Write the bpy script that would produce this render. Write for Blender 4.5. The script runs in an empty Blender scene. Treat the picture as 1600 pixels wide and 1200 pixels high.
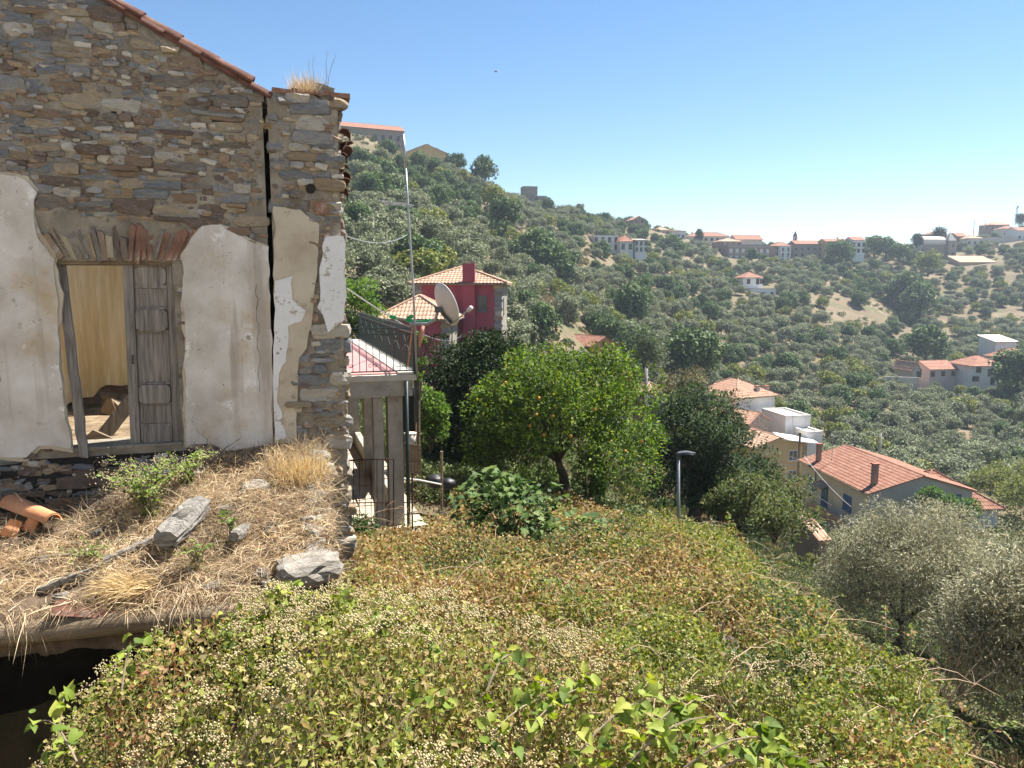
import bpy, bmesh, math, random
import numpy as np
from mathutils import Vector, Matrix, noise as mnoise
from mathutils.geometry import tessellate_polygon

# ------------------------------------------------------------------ camera, sky, sun, exposure
R = math.radians
scene = bpy.context.scene
COL = scene.collection
F_PX, PITCH = 1170.0, math.atan(150 / 1170.0)
cam_d = bpy.data.cameras.new('camera'); cam = bpy.data.objects.new('camera', cam_d); COL.objects.link(cam)
cam.location = (0, 0, 0); cam.rotation_euler = (R(90) - PITCH, 0, 0)
cam_d.sensor_width = 36; cam_d.lens = 36 * F_PX / 1600; cam_d.clip_start = 0.05; cam_d.clip_end = 5000
scene.camera = cam

SUN_AZ, SUN_EL = R(55), R(57)          # azimuth from straight ahead towards the right
sun_v = Vector((math.sin(SUN_AZ) * math.cos(SUN_EL), math.cos(SUN_AZ) * math.cos(SUN_EL), math.sin(SUN_EL)))
world = bpy.data.worlds.new('World'); scene.world = world; world.use_nodes = True
wn = world.node_tree; wn.nodes.clear()
wo = wn.nodes.new('ShaderNodeOutputWorld'); wb = wn.nodes.new('ShaderNodeBackground'); ws = wn.nodes.new('ShaderNodeTexSky')
ws.sky_type = 'NISHITA'; ws.sun_disc = False; ws.sun_elevation = SUN_EL; ws.sun_rotation = SUN_AZ
ws.air_density = 1.0; ws.dust_density = 0.0; ws.ozone_density = 1.0; ws.altitude = 400
wb.inputs['Strength'].default_value = 0.056
wh = wn.nodes.new('ShaderNodeHueSaturation'); wh.inputs['Saturation'].default_value = 1.22; wn.links.new(ws.outputs[0], wh.inputs['Color']); wn.links.new(wh.outputs[0], wb.inputs[0]); wn.links.new(wb.outputs[0], wo.inputs[0])
sd = bpy.data.lights.new('sun', 'SUN'); sd.energy = 5.0; sd.angle = R(0.5); sd.color = (1.0, 0.95, 0.86)
so = bpy.data.objects.new('sun', sd); COL.objects.link(so); so.rotation_euler = sun_v.to_track_quat('Z', 'Y').to_euler(); so.location = (20, 20, 60)
vs = scene.view_settings
scene.display_settings.display_device = 'sRGB'
vs.view_transform = 'Standard'; vs.look = 'None'; vs.exposure = 1.55; vs.gamma = 1; vs.use_curve_mapping = False
cy = scene.cycles
scene.render.engine = 'CYCLES'
cy.max_bounces = 6; cy.diffuse_bounces = 4; cy.glossy_bounces = 2; cy.transmission_bounces = 3; cy.transparent_max_bounces = 4; cy.volume_bounces = 0
cy.use_denoising = True; cy.caustics_reflective = False; cy.caustics_refractive = False
cy.sample_clamp_indirect = 8

random.seed(7); rng = np.random.default_rng(11)
CP, SP = math.cos(PITCH), math.sin(PITCH)
def ray(px, py):
    X = (px - 800) / F_PX; V = (600 - py) / F_PX
    return Vector((X, CP + V * SP, -SP + V * CP))
def at(px, py, Y):
    """world point seen at a photo position, at forward distance Y"""
    r = ray(px, py); return r * (Y / r.y)
def proj(p):
    """photo position of world points (n,3)"""
    p = np.asarray(p, float); d = p[..., 1] * CP - p[..., 2] * SP; u = p[..., 1] * SP + p[..., 2] * CP
    return 800 + F_PX * p[..., 0] / d, 600 - F_PX * u / d

# ------------------------------------------------------------------ noise
def _hash(i, j, k):
    n = (i * 374761393 + j * 668265263 + k * 2147483647) & 0xffffffff
    n = ((n ^ (n >> 13)) * 1274126177) & 0xffffffff
    n = (n ^ (n >> 16)) & 0xffffffff
    return n.astype(np.float64) / 4294967295.0
def vnoise(x, y, z=0.0):
    x, y, z = np.broadcast_arrays(np.asarray(x, float), np.asarray(y, float), np.asarray(z, float))
    i, j, k = np.floor(x).astype(np.int64), np.floor(y).astype(np.int64), np.floor(z).astype(np.int64)
    f, g, h = x - i, y - j, z - k
    f, g, h = [t * t * (3 - 2 * t) for t in (f, g, h)]
    out = 0
    for a in (0, 1):
        for b in (0, 1):
            for c in (0, 1):
                out = out + _hash(i + a, j + b, k + c) * (f if a else 1 - f) * (g if b else 1 - g) * (h if c else 1 - h)
    return out * 2 - 1
def fbm(x, y, z=0.0, o=3):
    s, a, t = 0, 1.0, 0
    for q in range(o):
        s = s + a * vnoise(np.asarray(x) * 2 ** q + 17 * q, np.asarray(y) * 2 ** q - 9 * q, np.asarray(z) * 2 ** q + 5 * q); t += a; a *= .5
    return s / t

# ------------------------------------------------------------------ objects
def tag(o, label=None, cat=None, group=None, kind=None):
    if label: o['label'] = label
    if cat: o['category'] = cat
    if group: o['group'] = group
    if kind: o['kind'] = kind
    return o
def link(name, data, parent=None):
    o = bpy.data.objects.new(name, data); COL.objects.link(o)
    if parent is not None: o.parent = parent
    return o
def thing(name, loc, label, cat, rz=0, group=None):
    o = bpy.data.objects.new(name, None); COL.objects.link(o); o.location = loc; o.rotation_euler = (0, 0, rz)
    o.empty_display_size = .3
    return tag(o, label, cat, group)
def children(o): return CHILD.get(o.name, [])
class MB:
    def __init__(s): s.v = []; s.f = []; s.m = []
    def face(s, pts, m=0):
        b = len(s.v); s.v += [tuple(p) for p in pts]; s.f.append(tuple(range(b, b + len(pts)))); s.m.append(m)
    def hexa(s, p, m=0):
        """8 points: bottom ring 0-3 counter-clockwise, top ring 4-7"""
        b = len(s.v); s.v += [tuple(q) for q in p]
        for f in ((3, 2, 1, 0), (4, 5, 6, 7), (0, 1, 5, 4), (1, 2, 6, 5), (2, 3, 7, 6), (3, 0, 4, 7)):
            s.f.append(tuple(b + i for i in f)); s.m.append(m)
    def box(s, c, d, rz=0, m=0, M=None):
        x, y, z = d[0] / 2, d[1] / 2, d[2] / 2
        pts = [Vector(q) for q in ((-x, -y, -z), (x, -y, -z), (x, y, -z), (-x, y, -z), (-x, -y, z), (x, -y, z), (x, y, z), (-x, y, z))]
        Mx = Matrix.Translation(c) @ (M if M is not None else Matrix.Rotation(rz, 4, 'Z'))
        s.hexa([Mx @ p for p in pts], m)
    def bar(s, a, b, w, h=None, m=0, up=(0, 0, 1)):
        a, b = Vector(a), Vector(b); d = b - a; L = d.length
        if L < 1e-6: return
        d /= L; u = Vector(up)
        if abs(d.dot(u)) > .98: u = Vector((0, 1, 0))
        x = d.cross(u).normalized(); y = x.cross(d); h = h or w
        o = [(-x * w - y * h) / 2, (x * w - y * h) / 2, (x * w + y * h) / 2, (-x * w + y * h) / 2]
        s.hexa([a + q for q in o] + [b + q for q in o], m)
    def tube(s, path, rad, n=8, m=0, cap=True):
        path = [Vector(p) for p in path]; k = len(path)
        if not hasattr(rad, '__len__'): rad = [rad] * k
        rings = []; px = None
        for i, p in enumerate(path):
            d = (path[min(i + 1, k - 1)] - path[max(i - 1, 0)]).normalized()
            if px is None: px = d.orthogonal().normalized()
            px = (px - d * px.dot(d)).normalized(); py = d.cross(px)
            b = len(s.v)
            for j in range(n):
                t = 2 * math.pi * j / n; s.v.append(tuple(p + (px * math.cos(t) + py * math.sin(t)) * rad[i]))
            rings.append(b)
        for a, b in zip(rings, rings[1:]):
            for j in range(n):
                s.f.append((a + j, a + (j + 1) % n, b + (j + 1) % n, b + j)); s.m.append(m)
        if cap:
            s.f.append(tuple(rings[0] + j for j in reversed(range(n)))); s.m.append(m)
            s.f.append(tuple(rings[-1] + j for j in range(n))); s.m.append(m)
    def prism(s, poly, y0, y1, m=0):
        """polygon in (x,z), extruded along y from y0 (front) to y1"""
        area = sum(poly[i][0] * poly[(i + 1) % len(poly)][1] - poly[(i + 1) % len(poly)][0] * poly[i][1] for i in range(len(poly)))
        if area < 0: poly = poly[::-1]
        n = len(poly); b = len(s.v)
        s.v += [(p[0], y0, p[1]) for p in poly] + [(p[0], y1, p[1]) for p in poly]
        for t in tessellate_polygon([[Vector((p[0], p[1], 0)) for p in poly]]):
            i, j, k = t
            (ax, ay), (bx, by), (cx, cyy) = poly[i], poly[j], poly[k]
            if (bx - ax) * (cyy - ay) - (by - ay) * (cx - ax) < 0: j, k = k, j
            s.f.append((b + i, b + j, b + k)); s.m.append(m)
            s.f.append((b + n + k, b + n + j, b + n + i)); s.m.append(m)
        for i in range(n):
            j = (i + 1) % n
            s.f.append((b + j, b + i, b + n + i, b + n + j)); s.m.append(m)
    def mesh(s, name, mats, smooth=False):
        me = bpy.data.meshes.new(name); me.from_pydata(s.v, [], s.f)
        for q in (mats if isinstance(mats, (list, tuple)) else [mats]): me.materials.append(q)
        if any(s.m): me.polygons.foreach_set('material_index', s.m)
        if smooth: me.polygons.foreach_set('use_smooth', [True] * len(s.f))
        me.update(); return me
    def build(s, name, mats, parent=None, smooth=False):
        return link(name, s.mesh(name, mats, smooth), parent)
def np_mesh(name, V, Fq, mats, col=None, smooth=False, midx=None):
    """V (n,3), Fq (m,k) one face size"""
    me = bpy.data.meshes.new(name); n, (m, k) = len(V), Fq.shape
    me.vertices.add(n); me.vertices.foreach_set('co', np.ascontiguousarray(V, np.float32).ravel())
    me.loops.add(m * k); me.loops.foreach_set('vertex_index', np.ascontiguousarray(Fq, np.int32).ravel())
    me.polygons.add(m); me.polygons.foreach_set('loop_start', np.arange(0, m * k, k, dtype=np.int32))
    for q in (mats if isinstance(mats, (list, tuple)) else [mats]): me.materials.append(q)
    if midx is not None: me.polygons.foreach_set('material_index', np.asarray(midx, np.int32))
    if smooth: me.polygons.foreach_set('use_smooth', np.ones(m, bool))
    if col is not None:
        at_ = me.attributes.new('Col', 'FLOAT_COLOR', 'POINT')
        c4 = np.ones((n, 4), np.float32); c4[:, :3] = col; at_.data.foreach_set('color', c4.ravel())
    me.update(calc_edges=True); return me
def copy_tree(o, kids, parent=None):
    c = o.copy(); COL.objects.link(c)
    if parent is not None: c.parent = parent
    for ch in kids.get(o, []): copy_tree(ch, kids, c)
    return c

# ------------------------------------------------------------------ materials
def ramp_set(rp, stops):
    cr = rp.color_ramp
    while len(cr.elements) < len(stops): cr.elements.new(.5)
    for e, (p, c) in zip(cr.elements, stops): e.position = p; e.color = (*c, 1)
def mat(name, cols, scale=3.0, detail=5, rough=.85, bump=0.0, bscale=None, stretch=None, coords='Object', spec=.25, metal=0.0, spots=None, dist=.02, per_object=False, streaks=None):
    """noise between colours (dark to light), with a finer relief"""
    m = bpy.data.materials.new(name); m.use_nodes = True; nt = m.node_tree; N = nt.nodes; L = nt.links
    b = N['Principled BSDF']; b.inputs['Roughness'].default_value = rough; b.inputs['Metallic'].default_value = metal
    b.inputs['Specular IOR Level'].default_value = spec
    tc = N.new('ShaderNodeTexCoord'); mp = N.new('ShaderNodeMapping'); L.new(tc.outputs[coords], mp.inputs[0])
    if stretch: mp.inputs['Scale'].default_value = stretch
    if isinstance(cols[0], (int, float)): cols = [cols]
    if len(cols) == 1:
        c = cols[0]; cols = [tuple(x * .86 for x in c), tuple(min(1, x * 1.12) for x in c)]
    nz = N.new('ShaderNodeTexNoise'); nz.inputs['Scale'].default_value = scale; nz.inputs['Detail'].default_value = detail; nz.inputs['Roughness'].default_value = .62
    L.new(mp.outputs[0], nz.inputs[0])
    def vary(n):
        if per_object:
            oi = N.new('ShaderNodeObjectInfo'); mu = N.new('ShaderNodeMath'); mu.operation = 'MULTIPLY'; mu.inputs[1].default_value = 60
            n.noise_dimensions = '4D'; L.new(oi.outputs['Random'], mu.inputs[0]); L.new(mu.outputs[0], n.inputs['W'])
    vary(nz)
    rp = N.new('ShaderNodeValToRGB'); k = len(cols)
    ramp_set(rp, [(.3 + .4 * i / max(1, k - 1), c) for i, c in enumerate(cols)])
    L.new(nz.outputs['Fac'], rp.inputs[0]); out = rp.outputs[0]
    if spots:   # (colour, scale, threshold, softness)
        for (c, sc, th, sf) in spots:
            n2 = N.new('ShaderNodeTexNoise'); n2.inputs['Scale'].default_value = sc; n2.inputs['Detail'].default_value = 6; n2.inputs['Roughness'].default_value = .65
            L.new(mp.outputs[0], n2.inputs[0]); vary(n2)
            r2 = N.new('ShaderNodeValToRGB'); ramp_set(r2, [(th, (0, 0, 0)), (min(1, th + sf), (1, 1, 1))]); L.new(n2.outputs['Fac'], r2.inputs[0])
            mx = N.new('ShaderNodeMix'); mx.data_type = 'RGBA'; L.new(r2.outputs[0], mx.inputs['Factor']); L.new(out, mx.inputs['A']); mx.inputs['B'].default_value = (*c, 1)
            out = mx.outputs['Result']
    if streaks:   # rain streaks running down the face
        c, sc, th, sf = streaks; mp2 = N.new('ShaderNodeMapping'); L.new(tc.outputs[coords], mp2.inputs[0]); mp2.inputs['Scale'].default_value = (4, 4, .3)
        n4 = N.new('ShaderNodeTexNoise'); n4.inputs['Scale'].default_value = sc; n4.inputs['Detail'].default_value = 5; L.new(mp2.outputs[0], n4.inputs[0])
        r4 = N.new('ShaderNodeValToRGB'); ramp_set(r4, [(th, (0, 0, 0)), (min(1, th + sf), (.8, .8, .8))]); L.new(n4.outputs['Fac'], r4.inputs[0])
        mx = N.new('ShaderNodeMix'); mx.data_type = 'RGBA'; L.new(r4.outputs[0], mx.inputs['Factor']); L.new(out, mx.inputs['A']); mx.inputs['B'].default_value = (*c, 1); out = mx.outputs['Result']
    L.new(out, b.inputs['Base Color'])
    if bump:
        n3 = N.new('ShaderNodeTexNoise'); n3.inputs['Scale'].default_value = bscale or scale * 4; n3.inputs['Detail'].default_value = 6; n3.inputs['Roughness'].default_value = .7
        L.new(mp.outputs[0], n3.inputs[0]); bp = N.new('ShaderNodeBump'); bp.inputs['Strength'].default_value = bump; bp.inputs['Distance'].default_value = dist
        L.new(n3.outputs['Fac'], bp.inputs['Height']); L.new(bp.outputs[0], b.inputs['Normal'])
    return m
def leaf_mat(name, trans=.3, rough=.55, spec=.3):
    m = bpy.data.materials.new(name); m.use_nodes = True; nt = m.node_tree; N = nt.nodes; L = nt.links
    b = N['Principled BSDF']; b.inputs['Roughness'].default_value = rough; b.inputs['Specular IOR Level'].default_value = spec
    a = N.new('ShaderNodeAttribute'); a.attribute_name = 'Col'; L.new(a.outputs['Color'], b.inputs['Base Color'])
    if trans > 0:
        t = N.new('ShaderNodeBsdfTranslucent'); hs = N.new('ShaderNodeHueSaturation'); hs.inputs['Value'].default_value = 1.25; hs.inputs['Saturation'].default_value = 1.15
        L.new(a.outputs['Color'], hs.inputs['Color']); L.new(hs.outputs[0], t.inputs[0])
        mx = N.new('ShaderNodeMixShader'); mx.inputs[0].default_value = trans
        L.new(b.outputs[0], mx.inputs[1]); L.new(t.outputs[0], mx.inputs[2]); L.new(mx.outputs[0], N['Material Output'].inputs[0])
    return m
M = {}
M['leaf'] = leaf_mat('leaf_surface', .36, .6, .2)
M['leaf_dull'] = leaf_mat('dull_leaf_surface', .2, .7, .2)
M['straw'] = leaf_mat('straw_surface', .3, .6, .3)
M['bark'] = mat('bark', [(.05, .04, .03), (.12, .095, .07)], 6, bump=.6, bscale=18, stretch=(1, 1, .3))
M['mortar'] = mat('lime_mortar', [(.15, .128, .098), (.255, .22, .172), (.36, .318, .255)], 3.2, 8, .95, .9, 22, spots=[((.1, .075, .05), 7, .6, .12)], dist=.03)
STONE_COLS = [((.12, .10, .085), (.22, .19, .155)), ((.17, .16, .155), (.30, .285, .265)), ((.19, .14, .09), (.31, .235, .15)), ((.10, .075, .06), (.19, .14, .11)),
              ((.30, .27, .225), (.46, .42, .36)), ((.13, .13, .135), (.22, .225, .225)), ((.24, .19, .13), (.38, .31, .22)), ((.16, .115, .08), (.26, .185, .13))]
SM = [mat('rubble_stone_%s' % w, [tuple(1.18 * x for x in a), tuple((x + y) * .59 for x, y in zip(a, b_)), tuple(1.2 * x for x in b_)], 5.5, 8, .9, .8, 26, coords='Object', spots=[((.36, .31, .24), 4, .58, .1), ((.07, .06, .05), 9, .63, .08)], dist=.03, per_object=True)
      for w, (a, b_) in zip('dark_brown grey ochre umber pale slate tan rusty'.split(), STONE_COLS)]
M['plaster'] = mat('weathered_plaster', [(.38, .335, .285), (.54, .495, .445), (.66, .625, .59)], 1.7, 10, .92, .5, 30, spots=[((.42, .31, .18), 1.5, .53, .2), ((.70, .68, .65), 4, .58, .1), ((.30, .26, .21), 8, .63, .06), ((.16, .135, .105), 24, .66, .04)], streaks=((.33, .285, .235), 1.6, .56, .14))
M['plaster_warm'] = mat('beige_render', [(.34, .28, .205), (.45, .385, .295), (.52, .46, .37)], 2.4, 9, .92, .5, 26, spots=[((.23, .18, .125), 5, .6, .12), ((.12, .10, .08), 17, .66, .05)])
M['plaster_white'] = mat('flaking_whitewash', [(.58, .57, .56), (.72, .71, .70)], 3, 8, .9, .4, 24, spots=[((.36, .31, .25), 6, .57, .06), ((.24, .21, .18), 16, .63, .05)])
M['plaster_yellow'] = mat('ochre_plaster', [(.42, .31, .155), (.60, .47, .26), (.73, .63, .43)], 2.2, 8, .92, .5, 20, stretch=(2.6, 2.6, .22), spots=[((.80, .72, .56), 2.6, .56, .12), ((.34, .24, .13), 3.5, .62, .1)], streaks=((.78, .71, .56), 1.1, .54, .1))
M['wood_grey'] = mat('weathered_grey_wood', [(.11, .095, .083), (.225, .198, .175), (.345, .31, .275)], 9, 8, .85, .9, 22, stretch=(3.5, 3.5, .22), spots=[((.045, .04, .036), 7, .61, .1)])
M['wood_silver'] = mat('sun_bleached_wood', [(.12, .108, .092), (.29, .27, .24), (.47, .44, .40)], 7, 9, .85, 1.0, 20, stretch=(.35, 4, 4), spots=[((.05, .045, .04), 6, .58, .1)], dist=.04)
M['wood_brown'] = mat('old_brown_wood', [(.10, .07, .045), (.20, .15, .10), (.30, .235, .16)], 6, 8, .85, .9, 16, stretch=(.3, 4, 4))
M['tile_old'] = mat('old_red_tile', [(.06, .03, .023), (.115, .05, .036), (.19, .10, .07)], 5, 7, .85, .5, 24, spots=[((.10, .085, .07), 6, .58, .12)])
M['tile_orange'] = mat('orange_clay_tile', [(.52, .22, .10), (.64, .30, .15)], 6, 6, .8, .3, 30, spots=[((.35, .18, .10), 7, .62, .1)])
M['brick'] = mat('thin_red_brick', [(.13, .07, .05), (.22, .115, .08), (.27, .18, .125)], 7, 6, .9, .6, 30, spots=[((.36, .3, .23), 6, .57, .12)])
M['shade_black'] = mat('shade_black_stone', [(.012, .011, .01), (.034, .03, .027)], 3, 6, .95, .6, 14)  # near-black with shade painted in, for voids, gaps, holes and a beam end
M['dry_earth'] = mat('dry_earth_litter', [(.11, .08, .05), (.22, .16, .10), (.33, .26, .17)], 6, 9, .95, .9, 30, dist=.03)
M['rock'] = mat('pale_rock', [(.16, .14, .115), (.30, .27, .23), (.42, .39, .34)], 5, 9, .9, .8, 16, stretch=(1, 1, 2.5), spots=[((.14, .12, .10), 9, .63, .07)], dist=.03)
M['twig'] = mat('dry_twig', [(.16, .12, .085), (.30, .24, .175)], 8)
M['concrete'] = mat('grey_concrete', [(.24, .215, .185), (.35, .32, .28), (.42, .385, .34)], 3, 8, .92, .5, 30, spots=[((.16, .13, .10), 4, .6, .15)])
M['concrete_pale'] = mat('pale_concrete', [(.42, .385, .33), (.54, .50, .44)], 3, 6, .9, .2, 30, spots=[((.4, .35, .3), 5, .6, .15)])
M['pink_tile'] = mat('pink_terrace_floor', [(.37, .175, .165), (.44, .225, .21)], 2.0, 6, .8, .1, 20, spots=[((.66, .53, .5), 3, .6, .2)])
M['green_iron'] = mat('dark_green_iron', [(.012, .03, .027), (.025, .05, .045)], 9, rough=.45, spec=.4)
M['rust'] = mat('rusty_iron', [(.035, .02, .014), (.09, .045, .028)], 14, rough=.8)
M['galv'] = mat('galvanised_metal', [(.30, .31, .32), (.42, .43, .44)], 8, rough=.45, metal=.5, spec=.5)
M['dark_metal'] = mat('dark_metal', [(.05, .055, .06), (.10, .105, .11)], 8, rough=.5, spec=.5)
M['dish'] = mat('grey_white_dish', [(.50, .48, .44), (.58, .56, .52)], 3, rough=.5, spec=.4)
M['green_plastic'] = mat('bright_green_plastic', [(.01, .32, .10), (.02, .42, .15)], 4, rough=.4, spec=.5)
M['black_plastic'] = mat('black_plastic', [(.008, .008, .009), (.02, .02, .022)], 4, rough=.5, spec=.4)
M['glass_dark'] = mat('dark_window_glass', [(.02, .022, .026), (.05, .055, .06)], 1.2, rough=.12, spec=.6)
M['white_paint'] = mat('white_painted_wall', [(.62, .61, .585), (.72, .71, .69)], .7, 7, .85, .1, 12, spots=[((.5, .47, .42), 1.1, .62, .2)], streaks=((.50, .47, .42), .6, .57, .15))
M['cream'] = mat('cream_render', [(.60, .53, .42), (.69, .62, .51)], .6, 7, .88, .1, 10, spots=[((.45, .39, .31), 1.0, .6, .2)], streaks=((.44, .38, .30), .6, .57, .15))
M['yellow_wall'] = mat('yellow_ochre_render', [(.48, .35, .165), (.57, .43, .22)], .6, 7, .88, .1, 10, spots=[((.42, .32, .19), 1.0, .6, .2)])
M['pink_wall'] = mat('pale_pink_render', [(.56, .45, .40), (.64, .53, .48)], .6, 6, .88)
M['red_wall'] = mat('crimson_render', [(.27, .055, .076), (.335, .08, .104)], .5, 7, .85, .1, 12, spots=[((.29, .08, .09), 1.0, .62, .25)], streaks=((.21, .045, .06), .5, .58, .15))
M['orange_wall'] = mat('orange_render', [(.42, .19, .085), (.52, .25, .12)], .6, 6, .88)
M['grey_wall'] = mat('grey_cement_render', [(.42, .385, .335), (.52, .48, .425)], .5, 8, .92, .2, 8, spots=[((.19, .18, .17), .9, .6, .2)])
M['stone_wall'] = mat('stone_house_wall', [(.14, .12, .10), (.26, .23, .19), (.38, .34, .29)], 2.6, 8, .93, .9, 3.5, dist=.08, spots=[((.09, .075, .06), 3.3, .6, .08)])
M['brown_block'] = mat('raw_brown_blockwork', [(.24, .165, .125), (.33, .24, .185)], .9, 7, .93, .3, 4)
M['roof_red'] = mat('red_clay_roof', [(.20, .082, .052), (.28, .128, .083), (.345, .19, .13)], 1.6, 7, .85, .3, 9, spots=[((.24, .12, .08), 1.1, .63, .12)])
M['roof_pale'] = mat('pale_clay_roof', [(.32, .185, .125), (.42, .265, .18), (.50, .35, .26)], 2.2, 7, .85, .3, 9, spots=[((.34, .2, .14), 1.2, .62, .12)])
M['roof_brown'] = mat('brown_clay_roof', [(.28, .15, .10), (.41, .235, .155), (.50, .32, .225)], 2.0, 7, .85, .3, 9, spots=[((.19, .12, .09), 1.3, .6, .12)])
M['roof_sheet'] = mat('pale_flat_roof', [(.58, .55, .5), (.70, .67, .62)], .6, 6, .85)
M['blue_shutter'] = mat('blue_shutter_paint', [(.02, .09, .21), (.04, .14, .29)], 5, rough=.55)
M['dark_shutter'] = mat('dark_brown_shutter', [(.05, .03, .025), (.09, .05, .04)], 5, rough=.6)
M['red_brick'] = mat('red_chimney_brick', [(.24, .085, .06), (.34, .14, .10)], 4, 6, .9, .4, 12)
M['fruit'] = mat('orange_fruit', [(.42, .17, .02), (.56, .25, .03)], 10, rough=.5, spec=.4)
M['flower'] = mat('cream_flower_heads', [(.36, .29, .16), (.50, .42, .25)], 40, rough=.9)
M['peach'] = mat('faded_peach_cloth', [(.50, .25, .18), (.60, .33, .25)], 5, rough=.9)
M['terra'] = mat('terrace_floor_earth', [(.36, .30, .225), (.48, .41, .32)], 1.6, 8, .95, .6, 24)
# ------------------------------------------------------------------ terrain: heights along bearings from the lane the camera stands on
COLS_ = {
 -900: [(1.2, -1.8), (1.5, -2.9), (3, -4.2), (5, -4.5), (7, -4.3), (9, -3.3), (14, -3.4), (30, 0), (60, 8), (100, 19), (150, 36), (220, 60), (300, 70), (700, 50)],
 0:    [(1.2, -1.8), (1.5, -2.9), (3, -4.2), (5, -4.5), (7, -4.3), (9, -3.3), (14, -3.6), (30, -2), (60, 4), (100, 13), (150, 29), (220, 52), (300, 62), (700, 40)],
 560:  [(1.2, -1.8), (2, -2.0), (4, -2.35), (7.5, -3.3), (13, -4.28), (22, -4.6), (30, -5), (45, -4.5), (60, -1), (85, 3.6), (115, 9.8), (150, 19), (195, 33), (240, 48.5), (300, 52), (700, 30)],
 700:  [(1.2, -1.8), (2, -2.0), (4, -2.4), (7.5, -3.2), (13, -4.4), (20, -5), (35, -6.5), (50, -7), (62, -6), (85, -.5), (120, 5.5), (155, 13), (200, 25.2), (240, 36.5), (300, 39), (700, 25)],
 850:  [(1.2, -1.8), (2, -2.0), (4.2, -2.45), (7, -3.1), (13, -4.4), (17, -5.0), (25, -6.5), (40, -9), (60, -10), (80, -8.5), (110, -5.5), (150, 0), (190, 8), (240, 20), (290, 31), (350, 33), (700, 20)],
 1000: [(1.2, -1.8), (2, -2.0), (4, -2.4), (7, -3.1), (12, -4.2), (16, -5.2), (24, -8), (40, -12), (60, -15), (90, -14.5), (120, -11), (160, -6.8), (210, 0), (270, 11.5), (340, 26.5), (400, 27.5), (700, 15)],
 1150: [(1.2, -1.8), (2, -2.0), (4, -2.4), (8, -3.35), (12, -4.35), (15, -6), (22, -9.5), (40, -15), (70, -20), (100, -22), (130, -20), (165, -16), (220, -6), (290, 6), (380, 20), (450, 21), (800, 10)],
 1300: [(1.2, -1.8), (2, -2.05), (3, -2.3), (5, -2.85), (8, -3.8), (10, -5.2), (17, -8.3), (40, -15.5), (66, -23), (80, -25), (110, -26), (165, -21), (235, -9.5), (300, 4), (360, 16.5), (420, 18), (800, 8)],
 1450: [(1.2, -1.8), (2.3, -2.1), (5, -3.15), (6.5, -4.3), (10, -6), (17, -8.9), (40, -16), (70, -24), (120, -26.5), (190, -24.5), (270, -11.5), (360, 17), (420, 22), (800, 12)],
 1600: [(1.2, -1.8), (2.3, -2.2), (3.5, -2.8), (5, -3.9), (10, -6.6), (17, -9.4), (40, -17), (70, -24), (120, -27), (190, -24), (270, -11), (350, 18), (410, 31), (480, 33), (800, 20)],
 2300: [(1.2, -1.8), (2.3, -2.6), (3.5, -3.4), (5, -4.4), (10, -7), (17, -10), (40, -18), (70, -25), (120, -28), (190, -24), (270, -9), (350, 22), (420, 36), (500, 38), (800, 26)],
}
_A = np.array([(k - 800) / F_PX for k in COLS_])
_YS = np.concatenate([[0.0], np.geomspace(1.2, 900, 240)])
_TAB = np.array([np.interp(_YS, [q[0] for q in v], [q[1] for q in v]) for v in COLS_.values()])
_k = np.exp(-np.linspace(-2, 2, 9) ** 2); _k /= _k.sum()
_TAB = np.array([np.convolve(np.pad(r_, 4, mode='edge'), _k, 'valid') for r_ in _TAB])
def H(x, y):
    """ground height"""
    x, y = np.broadcast_arrays(np.asarray(x, float), np.asarray(y, float))
    yy = np.maximum(y, 1.0); a = np.clip(x / yy, _A[0], _A[-1])
    fi = np.clip(np.searchsorted(_A, a) - 1, 0, len(_A) - 2); t = (a - _A[fi]) / (_A[fi + 1] - _A[fi]); t = t * t * (3 - 2 * t) * .5 + t * .5
    gy = np.clip(np.searchsorted(_YS, yy) - 1, 0, len(_YS) - 2); u = (yy - _YS[gy]) / (_YS[gy + 1] - _YS[gy]); u = np.clip(u, 0, 1)
    z = (_TAB[fi, gy] * (1 - u) + _TAB[fi, gy + 1] * u) * (1 - t) + (_TAB[fi + 1, gy] * (1 - u) + _TAB[fi + 1, gy + 1] * u) * t
    far = np.clip((yy - 40) / 80, 0, 1)
    z = z + far * (fbm(x / 38, y / 38, 3.1, 3) * 1.6 + fbm(x / 9, y / 9, 1.7, 2) * .35)
    # old farm terraces: soft steps across the far slope
    st = 3.2; zz = z + fbm(x / 60, y / 60, 8.0, 2) * 4; fr = zz / st - np.floor(zz / st)
    z = z + far * (np.clip(fr * 1.6 - .3, 0, 1) - fr) * st * .38
    return z
def Hs(x, y): return float(H(np.array([x]), np.array([y]))[0])
xs = np.concatenate([-np.geomspace(700, 4, 130), np.linspace(-3.9, 3.9, 40), np.geomspace(4, 800, 170)])
ys = np.concatenate([np.linspace(-60, 1, 12), np.geomspace(1.3, 950, 300)])
GX, GY = np.meshgrid(xs, ys); GZ = H(GX, GY)
nx, ny = len(xs), len(ys)
Vg = np.stack([GX.ravel(), GY.ravel(), GZ.ravel()], 1)
ii = (np.arange(ny - 1)[:, None] * nx + np.arange(nx - 1)[None]).ravel()
Fg = np.stack([ii, ii + 1, ii + nx + 1, ii + nx], 1)
mg = mat('dry_hillside', [(.085, .065, .035), (.135, .098, .058), (.175, .128, .078), (.21, .16, .105)], .09, 10, .95, .5, 2.2, coords='Object', dist=.15,
         spots=[((.10, .10, .042), .16, .5, .14), ((.12, .085, .05), .6, .58, .1), ((.075, .08, .032), 1.6, .56, .1), ((.06, .07, .028), 5, .58, .08)])
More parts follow.
